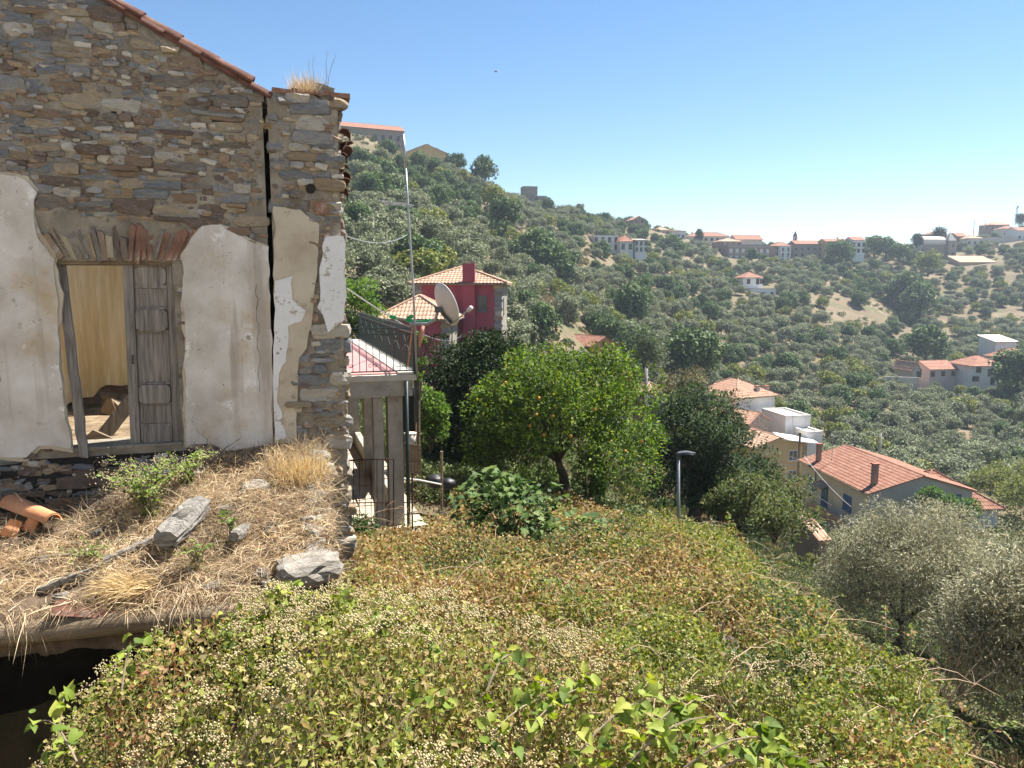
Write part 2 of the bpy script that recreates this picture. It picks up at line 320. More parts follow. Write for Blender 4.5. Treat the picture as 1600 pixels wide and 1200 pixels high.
ground = link('ground', np_mesh('ground', Vg, Fg, mg, smooth=True)); tag(ground, 'dry stony hillside ground dropping into the valley and rising to the ridge', kind='structure')

# lane behind the viewer; the unseen pale house is added to bounce sunlight
mb = MB(); mb.box((2, -2.2, -1.775), (40, 5.6, .06)); tag(mb.build('lane', M['concrete_pale']), 'pale concrete village lane along the top of the bank', kind='structure')
t = thing('unseen_bounce_house', (2, -8.0, -1.8), 'unseen pale house added along the lane to bounce sunlight', 'house'); mb = MB(); mb.box((0, 0, 4.2), (34, 6, 8.4)); mb.build('wall', M['white_paint'], t)
# ------------------------------------------------------------------ foliage helpers
def rand_dirs(n):
    v = rng.normal(size=(n, 3)); return v / np.linalg.norm(v, axis=1, keepdims=True)
def norm(v): return v / np.maximum(np.linalg.norm(v, axis=1, keepdims=True), 1e-9)
def pick_cols(pal, n, var=.18, w=None):
    c = np.array(pal, float)[rng.choice(len(pal), n, p=w)]
    return np.clip(c * (1 + rng.normal(0, var, (n, 1))), .003, .9)
def leaf_arrays(P, D, N, L, W, fold=.25, droop=0.0):
    """folded diamond leaves: 4 points, 2 triangles each"""
    D = norm(D); S = norm(np.cross(D, N)); U = np.cross(S, D)
    L = np.broadcast_to(np.asarray(L, float), (len(P),))[:, None]; W = np.broadcast_to(np.asarray(W, float), (len(P),))[:, None]
    a = P; q = -U * L * droop * .3; b = P + D * L * .42 + S * W * .5 + U * W * fold + q; c = P + D * L - U * L * droop; d = P + D * L * .42 - S * W * .5 + U * W * fold + q
    V = np.stack([a, b, c, d], 1).reshape(-1, 3); n = len(P); o = np.arange(n)[:, None] * 4
    Fq = np.concatenate([o + np.array([[0, 1, 2]]), o + np.array([[0, 2, 3]])], 1).reshape(-1, 3)
    return V, Fq
def blade_mesh(name, P, D, L, W, col, m, bend=.3):
    """thin bent blades: 5 points, a quad and a tip as 3 triangles"""
    D = norm(D); n = len(P); S = norm(np.cross(D, rand_dirs(n))); U = np.cross(S, D); L = np.broadcast_to(np.asarray(L, float), (n,))[:, None]; W = np.broadcast_to(np.asarray(W, float), (n,))[:, None]
    k = rng.uniform(0, bend, (n, 1)); g = np.array([[0, 0, -1.0]]); mid = P + D * L * .5 + (U * .3 + g) * L * k * .12; tip = P + D * L * (1 - k * .3) + (U * .5 + g) * L * k * .7
    V = np.stack([P - S * W * .5, P + S * W * .5, mid + S * W * .4, mid - S * W * .4, tip], 1).reshape(-1, 3); o = np.arange(n)[:, None] * 5
    Fq = np.concatenate([o + np.array([[0, 1, 2]]), o + np.array([[0, 2, 3]]), o + np.array([[3, 2, 4]])], 1).reshape(-1, 3)
    return np_mesh(name, V, Fq, m, np.repeat(col, 5, 0))
def leaf_mesh(name, P, D, N, L, W, col, m, fold=.25, droop=.1):
    V, Fq = leaf_arrays(P, D, N, L, W, fold, droop)
    return np_mesh(name, V, Fq, m, np.repeat(col, 4, 0))
def crown_points(centres, radii, per, shell=(.55, 1.0), bias=(0, 0, .25)):
    k = len(centres); d = rand_dirs(k * per); r = rng.uniform(shell[0], shell[1], (k * per, 1)) ** .6
    ci = np.repeat(np.arange(k), per)
    P = centres[ci] + d * r * radii[ci]
    return P, norm(d + np.array(bias)), ci
def ellipsoid_clumps(n, c, r, lo=.45, hi=.95, zmin=-.75, jitter=.25):
    out = []
    while len(out) < n:
        d = rand_dirs(1)[0]
        if d[2] < zmin: continue
        k = rng.uniform(lo ** 3, hi ** 3) ** (1 / 3) * (1 + jitter * vnoise(d[0] * 1.7 + c[0], d[1] * 1.7 + c[1], d[2] * 1.7))
        out.append(np.array(c) + d * np.array(r) * k)
    return np.array(out)
def branch_tree(mb, base, top, r0, targets, n_main=5, sides=7):
    """tapered trunk, main limbs and twigs reaching towards the clumps"""
    base, top = Vector(base), Vector(top); H_ = (top - base).length
    path = [base - Vector((0, 0, .3)), base]; k = 5
    for i in range(1, k + 1):
        p = base.lerp(top, i / k) + Vector((random.uniform(-1, 1), random.uniform(-1, 1), 0)) * H_ * .035; path.append(p)
    rad = [r0 * 1.5, r0 * 1.25] + [r0 * (1 - .1 * i) for i in range(1, k + 1)]
    mb.tube(path, rad, sides)
    tg = [Vector(t) for t in targets]; random.shuffle(tg); fork = path[-1]
    mains = []
    for t in tg[:n_main]:
        a = fork; m1 = a.lerp(t, .35) + Vector((random.uniform(-.1, .1), random.uniform(-.1, .1), .12)) * H_; m2 = a.lerp(t, .75)
        mb.tube([a, m1, m2, t], [r0 * .55, r0 * .36, r0 * .2, r0 * .06], 5); mains.append([m1, m2])
    for t in tg[n_main:]:
        a = min((p for mm in mains for p in mm), key=lambda p: (p - t).length) if mains else fork
        mid = a.lerp(t, .5) + Vector((random.uniform(-1, 1), random.uniform(-1, 1), random.uniform(0, 1))) * .08 * H_
        mb.tube([a, mid, t], [r0 * .16, r0 * .1, r0 * .03], 4, cap=False)
KIDS = {}
def make_tree(name, label, cat, base, crown_c, crown_r, trunk_top, r0, n_clump, clump_r, per, L, W, pal, m, group=None, w=None, lo=.45, hi=.95, zmin=-.75, fold=.25, droop=.1, bias=(0, 0, .25), limb=30, extra=None, outw=1.0, clump_var=.2):
    base = Vector(base); t = thing(name, base, label, cat, 0, group)
    cc = np.array(crown_c, float) - np.array(base); C = ellipsoid_clumps(n_clump, cc, crown_r, lo, hi, zmin)
    if extra is not None: C = np.concatenate([C, np.array(extra, float) - np.array(base)])
    rr = rng.uniform(.7, 1.25, (len(C), 1)) * clump_r
    P, Dd, ci = crown_points(C, rr * np.array([[1.1, 1.1, .8]]), per, bias=bias)
    n = len(P); D = norm(Dd * outw + rand_dirs(n) * .9); N = norm(rand_dirs(n) * .8 + np.array([0, 0, 1.0]) + Dd * .4)
    col = pick_cols(pal, n, .16, w) * (1 + np.random.default_rng(5).normal(0, clump_var, (len(C), 1)).clip(-.4, .5))[ci]
    cr = link('crown', leaf_mesh(name + '_crown', P, D, N, L * rng.uniform(.7, 1.2, n), W * rng.uniform(.75, 1.2, n), np.clip(col, .004, .9), m, fold, droop), t)
    mb = MB(); branch_tree(mb, (0, 0, 0), Vector(trunk_top) - base, r0, C[:limb], 5)
    mb.build('trunk', M['bark'], t, smooth=True)
    return t, C
# ------------------------------------------------------------------ the ruined stone house
RZ = R(17.7); RO = Vector((-1.82, 8.2, -3.1))
r_ax = Vector((math.cos(RZ), math.sin(RZ), 0)); d_ax = Vector((-math.sin(RZ), math.cos(RZ), 0))
def LP(px, py, yl=0.0):
    q = ray(px, py); t = (yl + RO.dot(d_ax)) / q.dot(d_ax); p = q * t - RO
    return (p.dot(r_ax), p.z)
def RW(u, y, v): return RO + r_ax * u + d_ax * y + Vector((0, 0, v))
ruin = thing('ruined_house', RO, 'ruined stone house with a broken gable, flaking plaster and one grey door leaf', 'ruined house', RZ)
u0, v0 = LP(84, 706); u1 = LP(286, 700)[0]; vt = LP(185, 408)[1]
ug0, ug1 = LP(420, 420)[0], LP(428, 420)[0]
ga, gb = LP(425, 158), LP(150, -2); gs = (gb[1] - ga[1]) / (gb[0] - ga[0])
def roofv(u): return ga[1] + (u - ga[0]) * gs
UL = -5.2
pil_top = LP(480, 160)[1]
mb = MB()
mb.prism([(UL, 0), (u0, 0), (u0, vt), (UL, vt)], 0, .5); mb.prism([(u1, 0), (ug0, 0), (ug0, vt), (u1, vt)], 0, .5)
mb.prism([(u0, 0), (u1, 0), (u1, v0), (u0, v0)], 0, .5)
mb.prism([(UL, vt), (ug0, vt), (ug0, roofv(ug0) - .03), (UL, roofv(UL) - .03)], 0, .5)
gwall = mb.build('gable_wall', M['mortar'], ruin)
def mortar_relief(name, ua, ub, va, vb, yf, parent, cut, amp=.026, step=.028):
    us, vs_ = np.arange(ua, ub + step, step), np.arange(va, vb + step, step); us[-1] = ub; A, B = np.meshgrid(us, vs_)
    d = yf - .004 - amp * (.35 + fbm(A * 9, B * 11, 5.0, 3) + .35 * fbm(A * 30, B * 30, 6.0, 2)); V = np.stack([A.ravel(), d.ravel(), B.ravel()], 1); m_ = len(us)
    q = (np.arange(len(vs_) - 1)[:, None] * m_ + np.arange(m_ - 1)[None]); cu, cv = (A[:-1, :-1] + step / 2), (B[:-1, :-1] + step / 2); ok = ~cut(cu, cv); q = q[ok].ravel()
    return link(name, np_mesh(name, V, np.stack([q, q + 1, q + m_ + 1, q + m_], 1), M['mortar'], smooth=True), parent)
mortar_relief('mortar_face', UL, ug0, .8, 6.3, 0, gwall, lambda u, v: (v > roofv(u) - .03) | ((u > u0 - .01) & (u < u1 + .01) & (v > v0 - .03) & (v < vt + .0)))
mb = MB(); mb.prism([(ug1, 0), (-.03, 0), (-.02, pil_top), (ug1, pil_top)], -.02, .62)
pillar = mb.build('corner_pillar', M['mortar'], ruin)
mortar_relief('mortar_face', ug1, -.03, .02, pil_top, -.02, pillar, lambda u, v: u > 9)
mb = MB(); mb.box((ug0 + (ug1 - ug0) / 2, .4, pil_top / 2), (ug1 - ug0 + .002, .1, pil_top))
mb.build('gap_shade_strip', M['shade_black'], ruin)  # the gap's deep shade is painted as a black strip

def rough_poly(px_pts, step=.07, amp=.03, seed=0, yl=-.04):
    P = [LP(*p, yl) for p in px_pts]; out = []
    for i in range(len(P)):
        a, b = P[i], P[(i + 1) % len(P)]; L_ = math.dist(a, b); k = max(1, int(L_ / step))
        for j in range(k):
            t = j / k; x, z = a[0] + (b[0] - a[0]) * t, a[1] + (b[1] - a[1]) * t
            x += float(fbm(x * 7, z * 7, seed, 3)) * amp * 2.2; z += float(fbm(x * 7, z * 7, seed + 50, 3)) * amp * 2.2
            out.append((x, z))
    return out
def inside(p, poly):
    x, z = p; c = False; j = len(poly) - 1
    for i in range(len(poly)):
        (xi, zi), (xj, zj) = poly[i], poly[j]
        if (zi > z) != (zj > z) and x < (xj - xi) * (z - zi) / (zj - zi) + xi: c = not c
        j = i
    return c
PL = {
 'plaster_left': [(-60, 262), (40, 282), (58, 300), (56, 340), (62, 372), (78, 402), (86, 408), (90, 500), (98, 600), (108, 700), (60, 700), (40, 715), (-60, 712)],
 'plaster_right': [(286, 404), (300, 375), (312, 356), (345, 352), (372, 368), (398, 380), (418, 384), (424, 540), (427, 694), (352, 702), (330, 690), (292, 698), (288, 560)],
 'pil_beige': [(428, 322), (470, 330), (497, 350), (494, 420), (488, 500), (480, 545), (466, 560), (464, 690), (430, 690)],
 'pil_white': [(429, 440), (456, 432), (457, 470), (474, 486), (472, 500), (452, 512), (446, 560), (438, 580), (436, 632), (444, 668), (446, 688), (429, 688)],
 'pil_white_edge': [(508, 372), (536, 372), (539, 440), (536, 500), (512, 520), (506, 492), (498, 480), (500, 420)],
}
polys = {k: rough_poly(v, seed=i * 7.3, amp=.018 if 'white' in k or 'pil' in k else .017) for i, (k, v) in enumerate(PL.items())}
def patch(name, key, y0, y1, m, parent): mb = MB(); mb.prism(polys[key], y0, y1); return mb.build(name, m, parent)
def under(key, k, seed):
    P = polys[key]; cx, cz = sum(p[0] for p in P) / len(P), sum(p[1] for p in P) / len(P); out = []
    for (x, z) in P:
        d = math.hypot(x - cx, z - cz); g = k * (.6 + 1.4 * float(fbm(x * 5, z * 5, seed, 3))); out.append((x + (x - cx) / d * g, z + (z - cz) / d * g))
    return out
polys['under_left'], polys['under_right'], polys['under_beige'] = under('plaster_left', .045, 3.0), under('plaster_right', .04, 4.0), under('pil_beige', .02, 5.0)
patch('old_plaster_coat', 'under_left', -.034, -.002, M['plaster_warm'], gwall)
polys['under_right'] = [(min(x, ug0 - .004), z) for x, z in polys['under_right']]; patch('old_plaster_coat', 'under_right', -.034, -.002, M['plaster_warm'], gwall)
patch('plaster_patch', 'plaster_left', -.052, -.001, M['plaster'], gwall)
patch('plaster_patch', 'plaster_right', -.048, -.001, M['plaster'], gwall)
patch('plaster_patch', 'pil_beige', -.06, -.021, M['plaster_warm'], pillar)
patch('whitewash_patch', 'pil_white', -.072, -.058, M['plaster_white'], pillar)
patch('whitewash_patch', 'pil_white_edge', -.098, -.021, M['plaster_white'], pillar)
# the crack that runs down the plaster: a thin broken sliver of shadowed mortar standing open
rs0 = random.Random(8)
mb = MB(); ck = [(401, 445), (400, 462), (403, 470), (401, 500), (405, 516), (402, 540), (406, 552), (403, 580), (406, 600), (404, 624)]
ck = [p for a, b in zip(ck, ck[1:]) for p in (a, ((a[0] + b[0]) / 2 + rs0.uniform(-2.2, 2.2), (a[1] + b[1]) / 2))]
for a, b in zip(ck, ck[1:]):
    A, B = LP(*a, -.049), LP(*b, -.049); mb.bar((A[0], -.0485, A[1]), (B[0], -.0485, B[1]), rs0.uniform(.002, .0055), .003, up=(0, 1, 0))
mb.build('crack', M['shade_black'], gwall)

# --- stones: shared shapes, each one an object
def stone_mesh(i):
    bm = bmesh.new(); bmesh.ops.create_cube(bm, size=1); bmesh.ops.subdivide_edges(bm, edges=bm.edges[:], cuts=2, use_grid_fill=True)
    rr = random.Random(i)
    ox = Vector((rr.uniform(0, 50), rr.uniform(0, 50), rr.uniform(0, 50)))
    for v in bm.verts:
        k = sum(abs(abs(c) - .5) < 1e-4 for c in v.co)
        v.co *= {3: .84, 2: .94, 1: 1.0}.get(k, 1)
        nv = mnoise.noise_vector(v.co * 2.0 + ox) * .16 + mnoise.noise_vector(v.co * 5.5 + ox) * .07; v.co += Vector((nv.x * .5, nv.y, nv.z))
    me = bpy.data.meshes.new('rubble_stone'); bm.to_mesh(me); bm.free(); me.materials.append(SM[i % len(SM)]); return me
STONES = [stone_mesh(i) for i in range(32)]
def pack(ua, ub, va, vb, rs, hmin=.045, hmax=.15, wmin=.07, wmax=.34, tilt=0.0):
    """irregular courses of flat stones in a rectangle"""
    out = []; v = va
    while v < vb:
        h = rs.uniform(hmin, hmax); u = ua + rs.uniform(-.2, 0)
        while u < ub:
            w = min(wmax, max(wmin, h * rs.uniform(1.0, 3.6)))
            if rs.random() < .3 and h > .09:      # two or three thin ones beside a tall one
                k = 2 if h < .14 else 3; hh = h / k
                for q in range(k):
                    uu = u; wq = w * rs.uniform(1.0, 1.35) if q else w
                    out.append((u + w / 2, v + hh * (q + .5), w * rs.uniform(.85, 1), hh))
            else:
                out.append((u + w / 2, v + h / 2 + rs.uniform(-.012, .012), w, h * rs.uniform(.8, 1.0)))
            u += w
        v += h
    return out
ALL = []     # (size, parent, location, scale, rotation, mesh index)
def lay(cells, parent, yface, rs, keep, gap=.014, prot=(.014, .05), tone=None):
    for (u, v, w, h) in cells:
        v = v + .02 * math.sin(u * 2.1 + 1.3) + .012 * math.sin(u * 5.3)
        if not keep(u, v, w, h): continue
        if rs.random() < .02: continue
        p = rs.uniform(*prot) if rs.random() > .08 else prot[1] + rs.uniform(0, .03)
        dpt = .16
        mi = rs.randrange(len(STONES)) if tone is None else rs.choice([i for i in range(len(STONES)) if i % len(SM) in tone])
        ALL.append((w * h, parent, (u, yface - p + dpt / 2, v), ((w - gap) * 1.12, dpt, (h - gap * .6) * 1.2), (rs.uniform(-.06, .06), rs.uniform(-.09, .09) if w < .25 else rs.uniform(-.05, .05), rs.uniform(-.1, .1)), mi))
rs = random.Random(3)
arch_c = (LP(183, 372)[0], vt)
au0, au1, av1 = LP(62, 372)[0], LP(300, 372)[0], LP(183, 345)[1]
def keep_gable(u, v, w, h):
    if v + h * .5 > roofv(u) - .02 or u + w * .42 > ug0: return False
    if u0 - .02 < u + w * .3 and u - w * .3 < u1 + .02 and v0 - .1 < v < vt + .02: return False
    if au0 < u < au1 and vt - .05 < v < av1 + .02: return False
    for k in ('plaster_left', 'plaster_right'):
        if inside((u, v), polys[k]) : return False
    return v > 1.0
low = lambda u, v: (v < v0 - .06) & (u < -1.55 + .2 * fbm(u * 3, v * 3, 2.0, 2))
cells = pack(UL, ug0, 1.0, 6.2, rs, .042, .15)
lay([c for c in cells if not low(c[0], c[1])], gwall, 0, rs, keep_gable); lay([c for c in cells if low(c[0], c[1])], gwall, 0, rs, keep_gable, tone=(3, 5))  # low band gets darker stones, shade put into their tone
link('shade_wall_foot', mortar_relief('shade_wall_foot', UL, ug0, .8, v0 - .05, -.006, gwall, lambda u, v: ~low(u, v)).data, gwall)  # shade at the wall foot painted as a darker mortar band
for o_ in [q for q in gwall.children if q.name.startswith('shade_wall_foot')]: o_.data.materials[0] = M['shade_black']
bpy.data.objects.remove(bpy.data.objects['shade_wall_foot.001'])
# corner pillar: rough top, stony outer strip and foot
def keep_pil(u, v, w, h):
    if u - w * .35 < ug1 or u + w * .45 > .05 or v > pil_top: return False
    for k in ('pil_beige', 'pil_white_edge'):
        if inside((u, v), polys[k]): return False
    return True
lay(pack(ug1, .05, 0.05, pil_top - .02, rs, .06, .17, .09, .4), pillar, -.02, rs, keep_pil, prot=(.01, .06), tone=(1, 4, 5, 6, 2, 0))
# ragged outer edge
v = .1
while v < pil_top:
    h = rs.uniform(.06, .16); w = rs.uniform(.16, .34)
    ALL.append((w * h, pillar, (-.01 - w / 2 + rs.uniform(0, .06), rs.uniform(.10, .17), v + h / 2), (w, .3, h * 1.02), (rs.uniform(-.06, .06), rs.uniform(-.06, .06), rs.uniform(-.12, .12)), rs.randrange(32)))
    v += h
# big loose stones along the broken top
for q in range(7):
    w = rs.uniform(.16, .3); ALL.append((w * .1, pillar, (ug1 + .08 + q * .105, rs.uniform(.02, .2), pil_top + rs.uniform(-.01, .03)), (w, .3, rs.uniform(.08, .13)), (rs.uniform(-.1, .1), rs.uniform(-.12, .12), rs.uniform(-.2, .2)), rs.choice([1, 4, 6, 9, 12, 14, 20, 22])))

# small filler stones and chips bedded between the large ones
def fill(n, ua, ub, va, vb, parent, yf, keep):
    for q in range(n):
        u, v = rs.uniform(ua, ub), rs.uniform(va, vb); h = rs.uniform(.025, .06); w = h * rs.uniform(1, 3)
        if keep(u, v, w, h): ALL.append((w * h, parent, (u, yf + .035 - rs.uniform(0, .02), v), (w, .12, h), (rs.uniform(-.1, .1), rs.uniform(-.2, .2), 0), rs.randrange(32)))
fill(2300, UL, ug0, 1.0, 6.0, gwall, 0, keep_gable); fill(300, ug1, -.05, .3, pil_top, pillar, -.02, keep_pil)
# --- flat arch of raking bricks and slips over the doorway
k = 23
for i in range(k):
    t = (i + .5) / k; uc = au0 + .05 + (au1 - au0 - .1) * t; ang = (t - .5) * 1.05
    hh = (av1 - vt) * rs.uniform(.62, 1.0); red = t > .5 and rs.random() < .55
    mb = MB(); w = (au1 - au0) / k * rs.uniform(.5, .95)
    mb.box((0, 0, hh * .45), (w, .14, hh * rs.uniform(.85, 1.0)))
    for j, p in enumerate(mb.v): mb.v[j] = (p[0] + rs.uniform(-.014, .014), p[1] + rs.uniform(-.012, .012), p[2] + rs.uniform(-.035, .035))
    o = mb.build('voussoir', M['brick'] if red else SM[rs.choice([0, 2, 3, 6, 7, 0])], gwall)
    o.location = (uc, .042 - rs.uniform(0, .02), vt + .015); o.rotation_euler = (0, ang + rs.uniform(-.12, .12), 0)
mb = MB(); mb.bar((u0 - .12, .2, vt - .015), (u1 + .1, .2, vt - .008), .36, .045); mb.build('timber_lintel', M['wood_brown'], gwall)
mb = MB(); a, b = LP(300, 176), LP(382, 184); mb.bar((a[0], .02, a[1]), (b[0], .02, b[1]), .16, .045); mb.build('putlog_timber', M['wood_silver'], gwall)
for (px, py, w, h) in ((343, 196, .14, .1), (8, 168, .2, .05), (185, 180, .12, .06)):
    c = LP(px, py); mb = MB(); mb.box((c[0], -.005, c[1]), (w, .02, h)); mb.build('putlog_hole', M['shade_black'], gwall)

# --- clay verge tiles up the broken gable
def half_tile(L=.44, r0=.095, r1=.075, th=.014, n=8, arc=math.pi):
    """curved roof tile along +x, crown up"""
    mb = MB(); ring = []
    for x, r_ in ((0, r0), (L / 2, (r0 + r1) / 2), (L, r1)):
        for rr in (r_, r_ - th):
            for j in range(n + 1):
                t = (math.pi - arc) / 2 + arc * j / n; mb.v.append((x, rr * math.cos(t), rr * math.sin(t)))
    k = n + 1; R_ = lambda s, i, j: (s * 2 + i) * k + j
    for s in (0, 1):
        for j in range(n):
            mb.f.append((R_(s, 0, j), R_(s, 0, j + 1), R_(s + 1, 0, j + 1), R_(s + 1, 0, j))); mb.f.append((R_(s, 1, j + 1), R_(s, 1, j), R_(s + 1, 1, j), R_(s + 1, 1, j + 1)))
        for j in (0, n): mb.f.append((R_(s, 0, j), R_(s + 1, 0, j), R_(s + 1, 1, j), R_(s, 1, j)))
    for s in (0, 2):
        for j in range(n): mb.f.append((R_(s, 0, j), R_(s, 1, j), R_(s, 1, j + 1), R_(s, 0, j + 1)))
    mb.m = [0] * len(mb.f); return mb
tile_old = half_tile().mesh('old_roof_tile', M['tile_old'], True); tile_new = half_tile(.45, .1, .08).mesh('clay_tile', M['tile_orange'], True)
slope = math.atan(-gs)
mb = MB(); ue = UL
for q in range(30):
    ua = ug0 + .02 - q * .16; ub = ua - .16
    mb.hexa([(ub, 0 + rs.uniform(-.03, 0), roofv(ub) - .06), (ua, rs.uniform(-.03, 0), roofv(ua) - .06), (ua, .3, roofv(ua) - .06), (ub, .3, roofv(ub) - .06),
             (ub, .0, roofv(ub) + .015), (ua, .0, roofv(ua) + .015), (ua, .3, roofv(ua) + .015), (ub, .3, roofv(ub) + .015)])
verge = mb.build('verge_bed', M['mortar'], ruin)
for layer, (yy, dz, off) in enumerate(((.03, .02, 0), (.03, .062, .2), (.26, .03, .1))):
    for q in range(13):
        t = (q * .37 + off); o = link('roof_tile', tile_old, verge)
        o.location = (ug0 + .08 - t * math.cos(slope), yy + rs.uniform(-.012, .012), roofv(ug0 + .08) + dz - .02 + t * math.sin(slope) + rs.uniform(-.008, .008)); o.rotation_euler = (0, 0, math.pi); o.rotation_euler = (rs.uniform(-.12, .12), slope - rs.uniform(.0, .05), math.pi + rs.uniform(-.04, .04))
        o.rotation_euler = Matrix.Rotation(math.pi, 3, 'Z').to_euler(); Mx = Matrix.Rotation(slope, 3, 'Y') @ Matrix.Rotation(math.pi, 3, 'Z') @ Matrix.Rotation(rs.uniform(-.1, .1), 3, 'X')
        o.rotation_euler = Mx.to_euler()
        if layer == 1 and q > 1 and rs.random() < .35: o.scale = (rs.uniform(.5, .9), 1, 1)
# thin bricks and a row of eaves tile ends on the pillar
for i, px in enumerate((440, 470, 500, 531)):
    a = LP(px, 146, .08); mb = MB(); mb.box((0, 0, 0), (.2, .26, .05)); o = mb.build('cap_brick', M['brick'], pillar); o.location = (a[0], .1, pil_top + .10 + rs.uniform(-.01, .01)); o.rotation_euler = (rs.uniform(-.05, .05), rs.uniform(-.06, .06), rs.uniform(-.1, .1))
for i in range(8):
    py = 212 + i * 13; a = LP(541, py, .12); o = link('roof_tile', tile_old, pillar)
    o.location = (a[0] - .02 - .007 * i + rs.uniform(-.02, .02), .14 + rs.uniform(-.05, .05), a[1] - .04); o.scale = (.36, .8, .7); o.rotation_euler = (rs.uniform(-.6, .6), rs.uniform(-.35, .1) - .15, rs.uniform(-.6, .2) - 1.1)
c = LP(484, 296, -.05); mb = MB(); mb.tube([(c[0], .1, c[1]), (c[0] + .01, -.075, c[1] + .01)], [.055, .05], 9); mb.build('beam_end', M['shade_black'], pillar)
for (px, py, s) in ((502, 325, (.13, .1, .13)), (492, 640, (.07, .08, .05)), (490, 470, (.06, .08, .05)), (493, 497, (.06, .08, .08))):
    c = LP(px, py, -.04); mb = MB(); mb.box((0, 0, 0), s); o = mb.build('red_brick', M['brick'], pillar); o.location = (c[0], -.03, c[1]); o.rotation_euler = (0, rs.uniform(-.3, .3), rs.uniform(-.2, .2))

# --- the inside seen through the doorway
mb = MB(); mb.box(((UL - .3) / 2, 3.4, 2.6), (-UL + .3, .4, 5.2)); bwall = mb.build('back_wall', M['mortar'], ruin)
yp = rough_poly([(-260, 260), (420, 260), (420, 560), (280, 575), (205, 598), (170, 602), (130, 622), (100, 640), (40, 600), (-260, 620)], .12, .04, 91, 3.19)
mb = MB(); mb.prism(yp, 3.13, 3.199); mb.build('ochre_plaster', M['plaster_yellow'], bwall)
mb = MB(); mb.box((UL - .2, 1.95, 2.4), (.4, 3.3, 4.8)); swall = mb.build('side_wall', M['mortar'], ruin)
mb = MB(); mb.box(((UL - .2) / 2, 1.85, v0 - .1), (-UL - .3, 2.69, .14)); mb.build('inner_floor', M['dry_earth'], ruin)
lay(pack(UL + .4, -.2, v0, LP(150, 600, 3.19)[1] + .1, rs, .08, .2, .14, .45), bwall, 3.2, rs, lambda u, v, w, h: not inside((u, v), yp) and -3.6 < u < -1, prot=(.0, .05), tone=(2, 3, 6))

# --- largest 300 stones in view stay objects, the others are one part of kind stuff
def cam_size(s):
    p = RW(*[s[2][0], s[2][1], s[2][2]]); px, py = proj(np.array(p)); vis = -20 < px < 1620 and -20 < py < 1220
    return s[0] / p.y ** 2 * (1 if vis else .001)
ALL.sort(key=cam_size, reverse=True)
rest = {}
for i, (_, par, loc, sc, rot, mi) in enumerate(ALL):
    if i < 298:
        o = link('stone', STONES[mi], par); o.location, o.scale, o.rotation_euler = loc, sc, rot
    else: rest.setdefault(0, []).append((loc, sc, rot, mi))
mb = MB()
for (loc, sc, rot, mi) in rest.get(0, []):
    from mathutils import Euler
    Mx = Matrix.LocRotScale(Vector(loc), Euler(rot), Vector(sc)); me = STONES[mi]; b = len(mb.v)
    mb.v += [tuple(Mx @ v.co) for v in me.vertices]
    for p in me.polygons: mb.f.append(tuple(b + q for q in p.vertices)); mb.m.append(mi % len(SM))
o = mb.build('small_stones', SM, ruin); tag(o, kind='stuff')

# --- door leaf: stiles, rails and raised panels
dl = LP(192, 410, .1); dr = LP(276, 412, .1); db = LP(205, 693, .1); dbr = LP(286, 693, .1)
dw = (dr[0] - dl[0] + dbr[0] - db[0]) / 2; dh = dl[1] - db[1]; tl = math.atan2(dl[0] - db[0], dh)
mb = MB(); t = .018
mb.box((dw / 2, .02, dh / 2), (dw, .024, dh)); mb.box((.045, -.012, dh / 2), (.09, .04, dh)); mb.box((dw - .045, -.012, dh / 2), (.09, .04, dh))
zf = lambda zy: dh * (900 - zy) / 812
for zy, hh in ((94, .04), (192, .03), (392, .02), (287, .02), (627, .02), (720, .02), (818, .03)): mb.box((dw / 2, -.004, zf(zy)), (dw - .19, .022, hh))
door = mb.build('door_leaf', M['wood_grey'], ruin); door.location = (db[0], .1, db[1]); door.rotation_euler = (0, tl, 0)
def clip_panel(za, zb, proud, cut=.035):
    a, b = zf(zb), zf(za); x0, x1 = .1, dw - .1; mb = MB(); mb.prism([(x0 + cut, a), (x1 - cut, a), (x1, a + cut), (x1, b - cut), (x1 - cut, b), (x0 + cut, b), (x0, b - cut), (x0, a + cut)], -proud, .008); return mb.build('door_panel', M['wood_grey'], door)
for za, zb, pr, ct in ((104, 186, .012, .04), (202, 279, .002, .002), (292, 388, .05, .035), (404, 617, .002, .002), (632, 715, .05, .03), (729, 808, .002, .002), (824, 896, .02, .02)): clip_panel(za, zb, pr, ct)
mb = MB(); mb.tube([(.06, -.022, dh * .45), (.06, -.06, dh * .45), (.06, -.06, dh * .5)], .007, 6); mb.build('handle', M['rust'], door)
